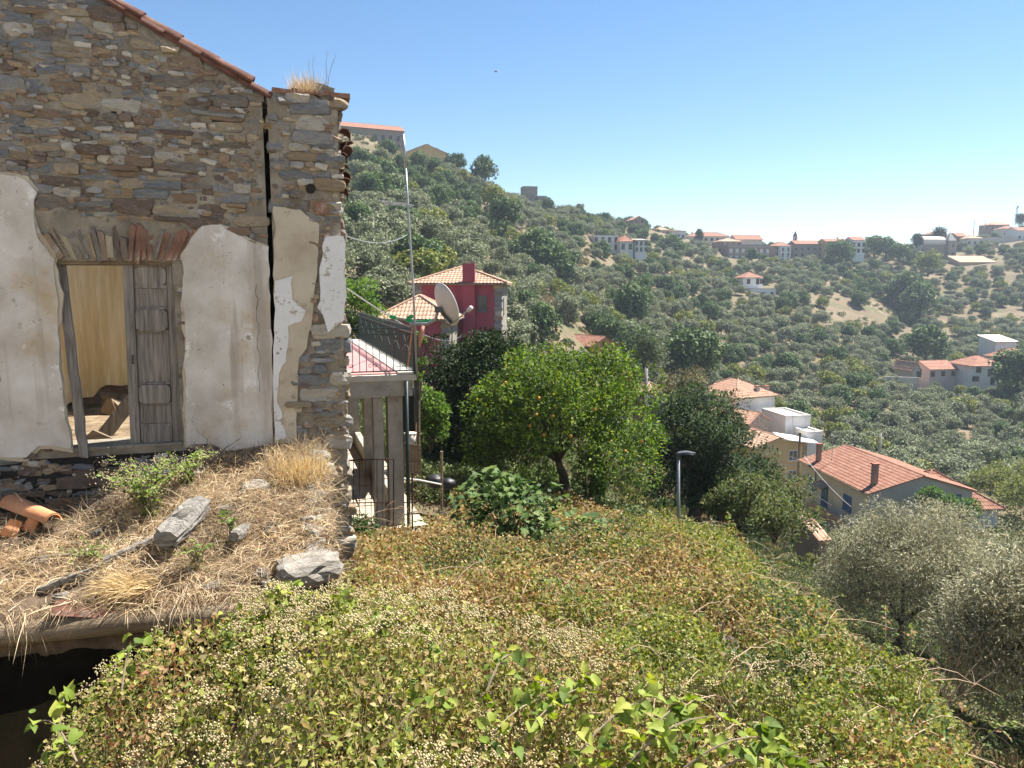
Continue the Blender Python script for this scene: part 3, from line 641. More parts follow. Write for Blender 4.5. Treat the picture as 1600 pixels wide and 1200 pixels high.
# sill slab and loose timbers in the doorway
mb = MB(); mb.box(((u0 + u1) / 2, .2, v0 + .012), (u1 - u0 - .01, .44, .03)); mb.build('door_sill', M['mortar'], ruin)
def plank(name, a, b, w, h, m, label, cat='plank', up=(0, 1, 0), rag=.012, group=None):
    a, b = Vector(a), Vector(b); L_ = (b - a).length; mb = MB(); k = max(3, int(L_ / .12)); d = (b - a) / L_
    x = d.cross(Vector(up)).normalized(); y = x.cross(d); pts = []
    for i in range(k + 1):
        c = d * (L_ * i / k); ww = w * (1 + random.uniform(-1, 1) * rag * 5); oo = x * random.uniform(-1, 1) * rag * .5
        if i in (0, k): ww *= .9
        pts.append([c + oo + x * sx * ww / 2 + y * sy * h / 2 * random.uniform(.85, 1.1) + (d * random.uniform(-.03, .03) if i in (0, k) else Vector()) for sx, sy in ((-1, -1), (1, -1), (1, 1), (-1, 1))])
    b0 = 0
    for p in pts: mb.v += [tuple(q) for q in p]
    for i in range(k):
        for j in range(4): mb.f.append((i * 4 + j, i * 4 + (j + 1) % 4, i * 4 + 4 + (j + 1) % 4, i * 4 + 4 + j))
    mb.f.append((3, 2, 1, 0)); mb.f.append(tuple(k * 4 + j for j in range(4))); mb.m = [0] * len(mb.f)
    o = mb.build(name, m); o.location = a; return tag(o, label, cat, group)
def rp(px, py, y): u, v = LP(px, py, y); return RW(u, y, v)
plank('leaning_plank', rp(131, 712, -.02), rp(95, 410, .12), .085, .05, M['wood_grey'], 'tall grey board leaning in the doorway of the ruin', up=tuple(d_ax))
plank('fallen_plank', rp(146, 700, .9), rp(208, 622, 1.0), .16, .05, M['wood_grey'], 'grey board propped diagonally behind the ruin\'s door leaf', up=tuple(d_ax))
plank('fallen_plank', rp(140, 678, .55), rp(192, 706, .35), .14, .05, M['wood_brown'], 'short brown board lying on the ruin\'s doorsill', up=tuple(d_ax))
plank('fallen_plank', rp(196, 708, .5), rp(300, 698, .62), .12, .03, M['wood_brown'], 'flat brown board on the floor under the grey door leaf', up=(0, 0, 1))
for i, (px, py, s, lab) in enumerate(((122, 660, .3, 'tan rubble stone behind the leaning grey board'), (186, 640, .34, 'tan rubble stone against the yellow inner wall'), (112, 700, .16, 'small ochre stone at the foot of the leaning board'))):
    o = link('rubble_stone', STONES[2 + 8 * i]); o.location = rp(px, py, 2.6 if i < 2 else .7); o.scale = (s, s * .8, s * .7); o.rotation_euler = (.2 * i, .3, RZ + i); tag(o, lab, 'stone')

# --- growth and rubble on top of the pillar
def tuft(name, base, n, h, spread, label, cat, pal, lean=(0, 0, 0), wd=.004):
    t = np.tile(np.array(base)[None], (n, 1)) + rng.normal(0, 1, (n, 3)).clip(-1.7, 1.7) * np.array([spread, spread, .01]); D = norm(rng.normal(0, .33, (n, 3)) + np.array([0, 0, 1.0]) + np.array(lean))
    o = link(name, blade_mesh(name, t - np.array(base), D, h * rng.uniform(.4, 1.1, n), wd, pick_cols(pal, n), M['straw'])); o.location = base
    return tag(o, label, cat)
STRAW = [(.56, .42, .24), (.44, .32, .19), (.68, .55, .36), (.36, .26, .16)]
tuft('dry_grass_tuft', RW(LP(478, 140)[0], .08, pil_top + .09), 620, .27, .085, 'tuft of straw yellow grass on top of the stone pillar', 'grass tuft', STRAW)
tuft('dry_grass_tuft', RW(LP(536, 180)[0], .05, pil_top - .02), 60, .16, .03, 'few thin straw stalks at the pillar\'s outer corner', 'grass tuft', STRAW)
tuft('dry_grass_tuft', RW(LP(417, 200)[0], -.05, LP(417, 200)[1]), 120, .12, .02, 'small straw wisp in the gap between gable and pillar', 'grass tuft', STRAW, (.2, -.6, -.6))
o = link('loose_rock', STONES[9]); tag(o, 'grey rock resting on the pillar beside the dry grass', 'rock'); o.location = RW(LP(507, 150)[0], .05, pil_top + .13); o.scale = (.2, .16, .14); o.rotation_euler = (.2, .3, .4); o.data = STONES[9].copy(); o.data.materials.clear(); o.data.materials.append(M['rock'])
def twigs(name, base, specs, label, cat='dead weed', m='twig', side=.3, r0=.005):
    mb = MB()
    for (dx, dy, h) in specs:
        p = [Vector((dx * t ** 1.3, dy * t, h * t)) + Vector((random.uniform(-1, 1), random.uniform(-1, 1), 0)) * .012 for t in (0, .25, .5, .75, 1)]
        mb.tube(p, [r0, r0 * .8, r0 * .6, r0 * .45, r0 * .25], 4)
        for q in range(5):
            a = p[1 + q % 4].lerp(p[min(4, 2 + q % 4)], random.random()); b = a + Vector((random.uniform(-1, 1), random.uniform(-1, 1), random.uniform(.4, 1.2))) * side * h * .35
            mb.tube([a, a.lerp(b, .5) + Vector((0, 0, .01)), b], [r0 * .4, r0 * .3, r0 * .15], 3)
    o = mb.build(name, M[m]); o.location = base; return tag(o, label, cat)
twigs('dead_weed', RW(LP(490, 140)[0], .1, pil_top + .1), [(.02, 0, .4), (-.04, .02, .33)], 'dark bare weed stalk rising from the grass on the pillar')
twigs('dead_weed', RW(LP(512, 135)[0], .1, pil_top + .1), [(.09, .02, .42), (-.0, .02, .44)], 'forked bare twig beside the grey rock on the pillar')
# ------------------------------------------------------------------ collapsed lean-to in front of the gable
lean = thing('ruined_lean_to', RO, 'collapsed lean-to of stone and beams, its earth roof overgrown with straw', 'ruined lean-to', RZ)
YF = -2.45
vb_r, vb_l = LP(430, 708, -.05)[1], LP(60, 800, -.5)[1]
vf = LP(300, 948, YF)[1]
ur_b, ur_f = LP(508, 735, -.1)[0], LP(527, 950, YF)[0]
def mound(u, y):
    """height of the overgrown roof, in the ruin's own frame"""
    t = np.clip(-y / -YF, 0, 1); w = np.clip((u + 3.0) / 1.6, 0, 1); w = w * w * (3 - 2 * w)
    vb = vb_l * (1 - w) + vb_r * w
    z = vb * (1 - t) + vf * t + .15 * np.sin(t * math.pi) * w
    return z + fbm(u * 1.6, y * 1.6, 4.0, 4) * .14 + fbm(u * 6, y * 6, 2.0, 2) * .045
uu = np.linspace(UL, 0, 90); yy = np.linspace(-.02, YF - .02, 50); U_, Y_ = np.meshgrid(uu, yy)
ur = ur_b + (ur_f - ur_b) * (Y_ / YF); U2 = UL + (U_ - UL) / (0 - UL) * (ur - UL) + fbm(U_ * 3, Y_ * 3, 9.0) * .05 * (U_ > -.1)
Z_ = mound(U2, Y_); n_u, n_y = len(uu), len(yy)
edge = np.clip((Y_ - (YF + .12)) / -.12, 0, 1) ** 2; Z_ = Z_ - edge * .12
Y_ = Y_ - .62 * np.clip((-1.75 - U_) / .5, 0, 1) * np.clip(1 + Y_ / 1.2, 0, 1) * (1 + .35 * fbm(U_ * 3, Y_ * 2, 12.0))   # torn away from the wall here
Vm = np.stack([U2.ravel(), Y_.ravel(), Z_.ravel()], 1); Vb = Vm.copy(); Vb[:, 2] -= .16
q = (np.arange(n_y - 1)[:, None] * n_u + np.arange(n_u - 1)[None]).ravel(); Fq = np.stack([q, q + n_u, q + n_u + 1, q + 1], 1); nn = len(Vm)
rim = [np.array([[i, i + 1, nn + i + 1, nn + i]]) for i in ((n_y - 1) * n_u + np.arange(n_u - 1))] + [np.array([[(j + 1) * n_u - 1, (j + 2) * n_u - 1, nn + (j + 2) * n_u - 1, nn + (j + 1) * n_u - 1]]) for j in range(n_y - 1)]
link('earth_roof', np_mesh('earth_roof', np.concatenate([Vm, Vb]), np.concatenate([Fq, Fq[:, ::-1] + nn] + rim), mat('roof_soil', [(.06, .043, .03), (.13, .09, .06), (.22, .165, .11)], 4, 9, .95, 1.0, 30, dist=.04), smooth=True), lean)
# stone walls that carry it
def in_mound(u, y): return float(mound(np.array([u]), np.array([y]))[0])
mb = MB(); mb.hexa([(ur_f - .42, YF, -1.5), (ur_f - .05, YF, -1.5), (ur_b - .06, -.03, -1.5), (ur_b - .42, -.03, -1.5), (ur_f - .42, YF, vf - .12), (ur_f - .05, YF, vf - .12), (ur_b - .06, -.03, vb_r - .12), (ur_b - .42, -.03, vb_r - .12)])
swl = mb.build('stone_side_wall', M['mortar'], lean)
mb = MB(); mb.box((UL - .15, YF / 2, (vf - 1.7) / 2), (.3, -YF, vf + 1.3)); mb.build('end_wall', M['shade_black'], lean)
mb = MB(); mb.box(((UL + ur_f - .45) / 2, -.09, (vf - 1.55) / 2), (-UL + ur_f - .45, .06, vf + 1.45)); mb.build('inner_wall', M['shade_black'], lean)  # walls painted near black to deepen the shade under the roof
cnt = 0
for q in range(60):        # stones of the side wall's face and its front end
    t = rs.random(); v = rs.uniform(.02, 1) * (vf - .1); y = YF * t; u = ur_b + (ur_f - ur_b) * t - .05
    o = link('stone', STONES[rs.choice([1, 4, 6, 9, 12, 14, 20, 22, 28])], swl); o.location = (u - .03, y, v); s = rs.uniform(.14, .34); o.scale = (.16, s, rs.uniform(.08, .15)); o.rotation_euler = (rs.uniform(-.1, .1), rs.uniform(-.1, .1), rs.uniform(-.2, .2))
for q in range(24):
    v = .04 + (vf - .12) * (q // 2) / 12; w = rs.uniform(.16, .26)
    o = link('stone', STONES[rs.choice([1, 4, 6, 9, 12, 14, 20, 22])], swl); o.location = (ur_f - .14 - .18 * (q % 2) + rs.uniform(-.02, .02), YF + .03, v); o.scale = (w, .2, rs.uniform(.08, .13)); o.rotation_euler = (rs.uniform(-.1, .1), rs.uniform(-.1, .1), rs.uniform(-.2, .2))
# front beam and rafters, dark below
fa, fb = LP(-40, 990, YF), LP(430, 950, YF)
mb = MB(); pth = [Vector((fa[0] - .4 + (fb[0] - fa[0] + .6) * i / 9, YF - .02 + .015 * math.sin(i * 1.7), fa[1] + (fb[1] - fa[1]) * i / 9 + .01 * math.sin(i * 2.3))) for i in range(10)]
mb.tube(pth, [.085 + .008 * math.sin(i * 2.1) for i in range(10)], 12); mb.build('front_beam', M['wood_brown'], lean, smooth=True)
for q in range(6):
    u = UL + .5 + q * .75; mb = MB(); mb.tube([(u, -.1, vb_l - .3), (u + .02, YF + .05, vf - .22)], .05, 8); mb.build('rafter', M['wood_brown'], lean, smooth=True)

def on_mound(px, py):
    """point of the overgrown roof seen at a photo position"""
    q = ray(px, py); lo, hi = 2.5, 9.0
    prev = None
    for t in np.linspace(3.5, 9.5, 400):
        p = q * t - RO; u, y, v = p.dot(r_ax), p.dot(d_ax), p.z
        if YF - .05 <= y <= 0 and v <= in_mound(u, y): return RW(u, y, in_mound(u, y))
    p = LP(px, py, YF); return RW(p[0], YF, p[1])
def U3(u, y, v): return r_ax * u + d_ax * y + Vector((0, 0, v))
def rock_mesh(seed, m):
    bm = bmesh.new(); bmesh.ops.create_icosphere(bm, subdivisions=3, radius=.55); ox = Vector((seed * 3.7, seed * 1.3, 2.0))
    for v in bm.verts:
        p = v.co.copy(); mx = max(abs(p.x), abs(p.y), abs(p.z)); p = p.lerp(p * (.5 / mx), .55)
        v.co = p + p.normalized() * (.16 * mnoise.noise(p * 1.9 + ox) + .09 * mnoise.noise(p * 5 + ox) + .035 * mnoise.noise(p * 13 + ox))
    me = bpy.data.meshes.new('rock'); bm.to_mesh(me); bm.free(); me.materials.append(m); return me
ROCKS = [rock_mesh(i, M['rock']) for i in range(6)]
for q in range(16):        # loose coping down the roof's outer edge
    t = q / 15; y = YF * t; u = ur_b + (ur_f - ur_b) * t - .1
    o = link('stone', ROCKS[q % 6], swl); o.location = (u + rs.uniform(-.05, .05), y, in_mound(u, y) - .03); s = rs.uniform(.16, .32); o.scale = (s, s * rs.uniform(.6, 1), s * .55); o.rotation_euler = (rs.uniform(-.3, .3), rs.uniform(-.3, .3), rs.uniform(0, 3))
# --- broken beam stub, post, boards
def stub(name, base, direc, L_, w, h, m, label, cat, rough=.018):
    d = Vector(direc).normalized(); k = 14; mb = MB(); x = d.cross(Vector((0, 0, 1))).normalized(); y = x.cross(d); n = 22
    for i in range(k + 1):
        for j in range(n):
            a = 2 * math.pi * j / n + .26; cx, sy = math.cos(a), math.sin(a); s_ = 1 / max(abs(cx), abs(sy)) ** .75
            p = d * (L_ * i / k) + x * (cx * s_ * w * .5) + y * (sy * s_ * h * .5) + Vector([float(vnoise(j * 1.9, i * .22, 1.0 + q)) * rough * .8 for q in range(3)]) - (x * cx + y * sy) * (.5 * rough * max(0, float(vnoise(j * 2.7, i * .12, 8.0)))) + (d * float(vnoise(j * 2.3, 9, 4)) * .03 if i == k else Vector())
            mb.v.append(tuple(p))
    for i in range(k):
        for j in range(n): mb.f.append((i * n + j, i * n + (j + 1) % n, i * n + n + (j + 1) % n, i * n + n + j))
    mb.f.append(tuple(range(n))[::-1]); mb.f.append(tuple(k * n + j for j in range(n))); mb.m = [0] * len(mb.f)
    o = mb.build(name, m, smooth=False); o.location = base; return tag(o, label, cat)
bS, bE = on_mound(312, 800) + Vector((0, 0, .05)), on_mound(262, 880) + Vector((0, 0, .2)); bD = (bE - bS).normalized()
stub('beam_stub', bS, bD, (bE - bS).length, .19, .16, M['wood_silver'], 'thick silver-grey beam stub with a ringed knot on the straw roof', 'beam', .026)
kn = bS + bD * ((bE - bS).length * .55) + bD.orthogonal().normalized() * 0 + (bD.cross(Vector((0, 0, 1))).normalized().cross(bD)) * .094
mb = MB()
for i in range(6):
    r_ = .016 + i * .0105; mb.tube([Vector((r_ * math.cos(a) * .8, r_ * math.sin(a) * 1.15, .002 - i * .0035 + .01)) for a in np.linspace(0, 2 * math.pi, 15)], .0034, 4)
o = mb.build('ringed_knot', M['wood_silver']); BST = bpy.data.objects['beam_stub']; o.parent = BST; o.location = kn - BST.location
pS, pE = on_mound(386, 822) + Vector((0, 0, -.02)), on_mound(368, 868) + Vector((0, 0, .15))
stub('post_stub', pS, pE - pS, (pE - pS).length, .085, .085, M['wood_silver'], 'small square post end poking out of the straw beside the beam stub', 'post', .008)
pA = on_mound(262, 838); pB = on_mound(165, 885); pC = on_mound(60, 930)
plank('broken_board', pA + Vector((.05, 0, .06)), pB + Vector((0, 0, .05)), .07, .035, M['wood_silver'], 'bleached board lying against the thick beam stub', 'board', up=(0, 0, 1), rag=.02)
plank('broken_board', pB + Vector((.05, -.02, .035)), pC + Vector((0, 0, .03)), .05, .04, M['wood_silver'], 'long bleached board slipping towards the front of the straw roof', 'board', up=(0, 0, 1), rag=.02)
plank('broken_board', on_mound(130, 790) + Vector((.12, .1, .05)), on_mound(60, 800) + Vector((.02, .12, .07)), .05, .03, M['wood_brown'], 'grey lath behind the loose orange tile', 'board', up=(0, 0, 1), rag=.02)
plank('fallen_beam', on_mound(395, 925) + Vector((.05, .05, .03)), on_mound(490, 925) + Vector((.0, .0, .05)), .09, .07, M['wood_silver'], 'split grey beam below the flat rock at the roof\'s edge', 'beam', up=(0, 0, 1), rag=.02)
o = link('flat_rock', ROCKS[1]); o.location = on_mound(480, 908) + Vector((0, .05, .08)); o.scale = (.46, .34, .19); o.rotation_euler = (.1, -.06, RZ + .1); tag(o, 'big pale flat rock on the outer corner of the straw roof', 'rock')
for i, (px, py, s, lab) in enumerate(((400, 762, .2, 'pale stone half buried in the pinkish straw'), (500, 860, .17, 'small pale stone on the roof edge above the flat rock'))):
    o = link('half_buried_stone', ROCKS[2 + i]); o.location = on_mound(px, py) - Vector((0, 0, .04)); o.scale = (s * 1.5, s, s * .8); o.rotation_euler = (.2, .1, i + .4); tag(o, lab, 'stone')
# loose clay tiles
def loose(px, py, dz, rot, sc, label, m=tile_new):
    o = link('loose_tile', m); o.location = on_mound(px, py) + Vector((0, 0, dz)); o.rotation_euler = rot; o.scale = sc; return tag(o, label, 'roof tile', 'loose clay tiles on the straw roof')
tA, tB = at(16, 788, 6.75), at(84, 815, 6.35); o = link('loose_tile', tile_new); o.location = tA; o.rotation_euler = (tB - tA).to_track_quat('X', 'Z').to_euler(); o.scale = ((tB - tA).length / .45, .95, .95); tag(o, 'bright orange curved tile tipped over the hole by the wall', 'roof tile', 'loose clay tiles on the straw roof')
loose(12, 846, .03, (.3, -.9, 1.2), (.34, .7, .7), 'broken orange tile end beneath the tipped orange tile')
loose(45, 838, .04, (.2, -1.0, 1.0), (.34, .65, .65), 'small orange tile stump standing beside a broken tile end')
loose(-20, 888, .03, (.1, .1, .1), (1, 1.3, .5), 'dusty pink tile lying flat amid the straw')
loose(85, 955, .02, (.0, .25, .35), (1, 1.4, .45), 'faded red tile at the front edge above the beam', tile_old)
loose(128, 790, .03, (.2, .1, .4), (.6, .8, .7), 'reddish tile shard under the dry twigs', tile_old)
# small rubble sunk in the straw, thinly spread
for q, (px, py) in enumerate(((60, 880), (115, 905), (190, 850), (230, 930), (350, 800), (420, 830), (455, 880), (330, 920), (410, 900), (150, 835), (440, 790), (95, 935))):
    o = link('rubble_stone', ROCKS[q % 6] if q % 3 else STONES[q]); s_ = random.uniform(.05, .12); o.location = on_mound(px, py) + Vector((0, 0, .01)); o.scale = (s_ * 1.4, s_, s_ * .7); o.rotation_euler = (random.uniform(-.4, .4), random.uniform(-.4, .4), q)
    tag(o, 'small weathered rubble stone lying among the straw of the collapsed roof', 'stone', 'small rubble stones in the straw')
# straw over everything
n = 56000
u = rng.uniform(UL, 0, n); y = YF * rng.uniform(0, 1.02, n); u = UL + (u - UL) / (-UL) * (ur_b + (ur_f - ur_b) * (y / YF) + .02 - UL)
keep = (fbm(u * 1.8, y * 1.8, 31.0, 3) > -.38) & ~((u < -2.0) & (y > -.62 - .25 * fbm(u * 3, u * 0, 12.0))); u, y = u[keep], y[keep]; n = len(u)
v = mound(u, np.maximum(y, YF)) + rng.uniform(-.01, .05, n)
D = norm(rng.normal(0, 1, (n, 3)) * np.array([1, 1, .45]) + np.array([0, -.35, .18])); L_ = rng.uniform(.07, .3, n)
big = (fbm(u * 1.5, y * 1.5, 77, 2) > .15) & (y > -1.4); D[big] = norm(D[big] + np.array([.15, -.5, .8])); L_[big] *= 1.2
fr = (y < YF * .93) & (fbm(u * 2.6, u * 0, 8.0, 2) > .0) & (rng.random(n) < .6); D[fr] = norm(D[fr] + np.array([0, -.8, -1.3])); L_[fr] *= 1.3
patch_ = fbm(u * 2.2, y * 2.2, 55, 2)[:, None]
col = pick_cols([(.54, .42, .26), (.44, .33, .20), (.64, .53, .35), (.32, .23, .14), (.50, .395, .285), (.24, .17, .11)], n, .2) * (1 + .5 * patch_)
o = link('dry_grass', blade_mesh('dry_grass', np.stack([u, y, v], 1), D, L_, rng.uniform(.0025, .006, n), np.clip(col, .02, .9), M['straw'], .6)); o.location = RO; o.rotation_euler = (0, 0, RZ); tag(o, 'matted straw coloured dry grass over the collapsed roof', 'dry grass', kind='stuff')
# straw sheaf against the pillar, dark weeds at the wall foot
tuft('dry_grass_tuft', on_mound(470, 750) - Vector((0, 0, .03)), 700, .42, .13, 'large golden grass tuft at the roof corner below the pillar', 'grass tuft', [(.58, .43, .22), (.47, .34, .17), (.68, .54, .32)], (.1, -.35, .1), .006)
tuft('dry_grass_tuft', on_mound(215, 920) + Vector((0, 0, .02)), 420, .36, .1, 'golden grass hanging down below the beam stub', 'grass tuft', [(.60, .46, .25), (.5, .37, .2)], (-.5, -1.0, -.5), .006)
twigs('dead_shrub', on_mound(100, 800), [(-.45, -.1, .18), (-.2, -.2, .28), (.3, .1, .2), (.1, 0, .3)], 'bare pale twigs leaning over the orange tile', 'dead shrub', 'twig', .5)
twigs('dead_shrub', on_mound(10, 880), [(-.1, -.2, .45), (.3, -.1, .35), (.1, .1, .5), (-.3, 0, .3)], 'bare branching stems over the dusty pink tile', 'dead shrub', 'twig', .5)
twigs('dead_shrub', on_mound(480, 735), [(.1, 0, .3), (-.1, 0, .34), (.16, -.1, .22), (0, .02, .28), (-.2, 0, .2)], 'brown tangled stems at the foot of the stone pillar', 'dead shrub', 'twig', .7)
twigs('dead_shrub', on_mound(340, 715), [(.2, 0, .16), (-.1, -.05, .2), (.3, -.05, .1), (-.25, 0, .12)], 'blackened twigs under the plaster beside the door leaf', 'dead shrub', 'bark', .7)
twigs('dead_shrub', on_mound(505, 870), [(.08, -.5, -.35), (.05, -.4, -.5), (.0, -.3, -.3)], 'dry root trailing over the outer roof edge', 'dead shrub', 'twig', .4)
o = link('tarpaulin', MB().mesh('tarpaulin', M['dark_metal'])); bm = bmesh.new(); bmesh.ops.create_grid(bm, x_segments=14, y_segments=7, size=.5)
for v in bm.verts: v.co = Vector((v.co.x * .6, v.co.y * .25, .04 + .07 * mnoise.noise(v.co * 4 + Vector((3, 1, 0))) + .05 * mnoise.noise(v.co * 11)))
bm.to_mesh(o.data); bm.free(); o.location = on_mound(268, 742) + Vector((0, 0, .05)); o.rotation_euler = (.4, .1, .5); tag(o, 'crumpled grey-blue scrap of roofing felt under the green clematis', 'roofing felt')
PALW = [(.13, .20, .035), (.18, .26, .045), (.09, .15, .03), (.24, .30, .07)]
def weed(name, base, n_st, h, spread, n_leaf, n_fl, leafL, label, cat, lean_=(0, -.2, 0), group=None, pal=PALW):
    """leafy stems with heads of small cream flowers"""
    t = thing(name, base, label, cat, 0, group); mb = MB(); P, D, FH = [], [], []
    for s in range(n_st):
        a = random.uniform(0, 6.28); k = random.uniform(.2, 1); tip = Vector((math.cos(a) * spread * k + lean_[0] * h, math.sin(a) * spread * k + lean_[1] * h, h * random.uniform(.55, 1)))
        pts = [tip * q + Vector((0, 0, .25 * h * math.sin(q * math.pi))) + Vector((random.uniform(-1, 1), random.uniform(-1, 1), random.uniform(-1, 1))) * .02 for q in (0, .25, .5, .75, 1)]
        mb.tube(pts, [.005, .0045, .004, .003, .002], 4)
        for q in range(max(1, n_leaf // n_st)):
            j = random.randrange(1, 5); p = pts[j - 1].lerp(pts[j], random.random()); P.append(p); dd = Vector((random.uniform(-1, 1), random.uniform(-1, 1), random.uniform(-.3, .5))); D.append(dd)
        if n_fl: FH.append(pts[-1])
    mb.build('stem', M['twig'], t); n = len(P)
    link('foliage', leaf_mesh(name + '_foliage', np.array(P), np.array(D), norm(rand_dirs(n) * .6 + np.array([0, -.3, 1.0])), leafL * rng.uniform(.6, 1.2, n), leafL * .62 * rng.uniform(.7, 1.1, n), pick_cols(pal, n), M['leaf'], .12, .15), t)
    if n_fl: link('flower_head', flower_mesh(name, FH, n_fl // len(FH), .045), t)
    return t
_oct = np.array([(1, 0, 0), (-1, 0, 0), (0, 1, 0), (0, -1, 0), (0, 0, 1), (0, 0, -1)], float); _of = np.array([(0, 2, 4), (2, 1, 4), (1, 3, 4), (3, 0, 4), (2, 0, 5), (1, 2, 5), (3, 1, 5), (0, 3, 5)])
def flower_mesh(name, heads, per, spread, r=(.0035, .0075)):
    hd = np.repeat(np.array([tuple(h) for h in heads]), per, 0); n = len(hd); c = hd + rng.normal(0, 1, (n, 3)) * np.array([spread, spread, spread * .5])
    V = (c[:, None] + _oct[None] * rng.uniform(*r, (n, 1, 1)) * rng.uniform(.8, 1.2, (n, 6, 1))).reshape(-1, 3); Fq = (np.arange(n)[:, None, None] * 6 + _of[None]).reshape(-1, 3)
    return np_mesh(name + '_flowers', V, Fq, M['flower'])
weed('clematis', on_mound(235, 815), 46, .5, .5, 900, 1100, .055, 'green clematis with cream flower heads climbing over the straw roof', 'clematis plant', (-.1, .2, 0))
weed('clematis', on_mound(290, 765), 22, .36, .3, 420, 300, .055, 'bushy green clematis rising between the beam stub and the wall', 'clematis plant', (.1, .1, 0))
weed('clematis', on_mound(310, 890), 16, .26, .16, 90, 0, .05, 'low green leafy shoots below the thick beam stub', 'clematis plant')
weed('clematis', on_mound(140, 880), 22, .16, .3, 220, 0, .035, 'sparse yellow-green shoots in the straw near the bleached boards', 'clematis plant')
weed('clematis', on_mound(365, 850), 6, .3, .12, 44, 0, .06, 'single green vine beside the small square post end', 'clematis plant', (-.2, .1, 0))
# ------------------------------------------------------------------ house with the pink terrace on concrete piers
TO = at(651, 584, 13.0)              # front outer corner of the terrace slab
def TL(u, y, z): return Vector((u, y, z))
terr = thing('terrace_house', TO, 'neighbouring house with a pink tiled roof terrace carried on grey concrete piers', 'house', RZ)
DEP = 9.0; FLZ = -2.78
mb = MB(); mb.box((-2.2, DEP / 2, -.06), (4.4, DEP, .10)); slab = mb.build('terrace_slab', M['concrete_pale'], terr)
mb = MB(); mb.box((-2.32, DEP / 2 + .06, .002), (3.98, DEP - .14, .02)); mb.build('pink_floor', M['pink_tile'], terr)
mb = MB(); mb.box((-.16, DEP / 2, .012), (.30, DEP - .02, .035)); mb.build('pale_kerb', M['concrete_pale'], terr)
mb = MB(); mb.box((-2.22, .16, -.25), (4.3, .26, .277)); mb.build('front_beam', M['concrete'], terr)
mb = MB(); mb.box((-.2, DEP / 2 + .3, -.25), (.3, DEP - .04, .277)); mb.build('edge_beam', M['concrete'], terr)
for i, y in enumerate((.16, 3.9, 7.4)):
    mb = MB(); mb.box((-.36, y + .14, (FLZ - .39) / 2 - .0), (.26, .28, -FLZ - .39)); mb.build('concrete_pier', M['concrete'], terr)
    if i == 0: mb = MB(); mb.box((-.66, y + .12, (FLZ - .39) / 2), (.17, .24, -FLZ - .39)); mb.build('concrete_pier', M['concrete'], terr)
for i, (ya, yb) in enumerate(((.5, 3.88), (4.2, 7.38))):
    mb = MB(); mb.box((-.3, (ya + yb) / 2, FLZ + .2), (.12, yb - ya, .4)); mb.build('parapet_panel', M['concrete'], terr)
mb = MB(); mb.box((-2.5, 4.6, FLZ - .08), (5.0, 9.8, .16)); mb.build('terrace_floor', M['terra'], terr)
# floor of broken slabs below the terrace
for i in range(5):
    for j in range(9):
        mb = MB(); mb.box((0, 0, 0), (.5 + rs.uniform(-.03, .03), .72 + rs.uniform(-.04, .04), .03)); o = mb.build('paving_slab', M['terra'], terr); o.location = (-2.3 + i * .52 + .1, .35 + j * .8, FLZ + .012 + rs.uniform(0, .012)); o.rotation_euler = (0, 0, rs.uniform(-.05, .05))
mb = MB(); mb.box((-2.2, 9.15, FLZ / 2 - .2), (4.2, .2, -FLZ)); bw = mb.build('rear_wall', M['cream'], terr)
mb = MB(); mb.box((-1.55, 9.03, FLZ / 2 - .5), (.5, .04, 1.9)); mb.build('brown_door', M['wood_brown'], terr)
mb = MB(); mb.box((-.85, 9.03, FLZ / 2 - .4), (.5, .04, 1.7)); mb.build('dark_doorway', M['shade_black'], terr)
mb = MB(); mb.box((-4.3, 4.6, -.9), (.2, 9.2, 3.8)); mb.build('house_wall', M['cream'], terr)
mb = MB(); mb.tube([(-.19, -.03, -.12), (-.19, -.03, FLZ)], .035, 8); mb.build('downpipe', M['green_iron'], terr, smooth=True)
# railing: top rails, balusters, scrolls
rail = thing('terrace_railing', TO, 'dark green wrought iron railing round the pink terrace', 'railing', RZ)
mb = MB()
RH = .80
for z in (RH, RH - .10, .06): mb.bar((-4.3, .03, z), (.0, .03, z), .028 if z == RH else .02, .02)
for z in (RH, RH - .10, .06): mb.bar((-.02, .03, z), (-.02, DEP, z), .028 if z == RH else .02, .02)
for z in (RH, RH - .10, .06): mb.bar((-4.3, DEP, z), (-.02, DEP, z), .028, .02)
mb.build('rail', M['green_iron'], rail)
def scroll(mb, cx, y, z, s, ax=(1, 0)):
    for sg in (-1, 1):
        pts = [Vector((ax[0] * (cx + sg * s * (.5 + .42 * math.cos(a) * (1 - k * .5))), (y if ax[0] else cx + sg * s * (.5 + .42 * math.cos(a) * (1 - k * .5))), z + s * .42 * math.sin(a) * (1 - k * .5))) if ax[0] else Vector((y, cx + sg * s * (.5 + .42 * math.cos(a) * (1 - k * .5)), z + s * .42 * math.sin(a) * (1 - k * .5))) for k, a in zip(np.linspace(0, 1, 10), np.linspace(math.pi, -math.pi * .9, 10))]
        mb.tube(pts, .006, 4, cap=False)
bal = MB(); bal.bar((0, 0, .06), (0, 0, RH - .10), .012); bmesh_ = bal.mesh('baluster', M['green_iron'])
for i in range(37):
    o = link('baluster', bmesh_, rail); o.location = (-4.2 + i * .1152, .03, 0)
for i in range(88):
    o = link('baluster', bmesh_, rail); o.location = (-.02, .14 + i * .1, 0)
for i in range(8):
    mb = MB(); scroll(mb, -.75 - i * .42, .03, .16, .09); mb.build('scroll', M['green_iron'], rail)
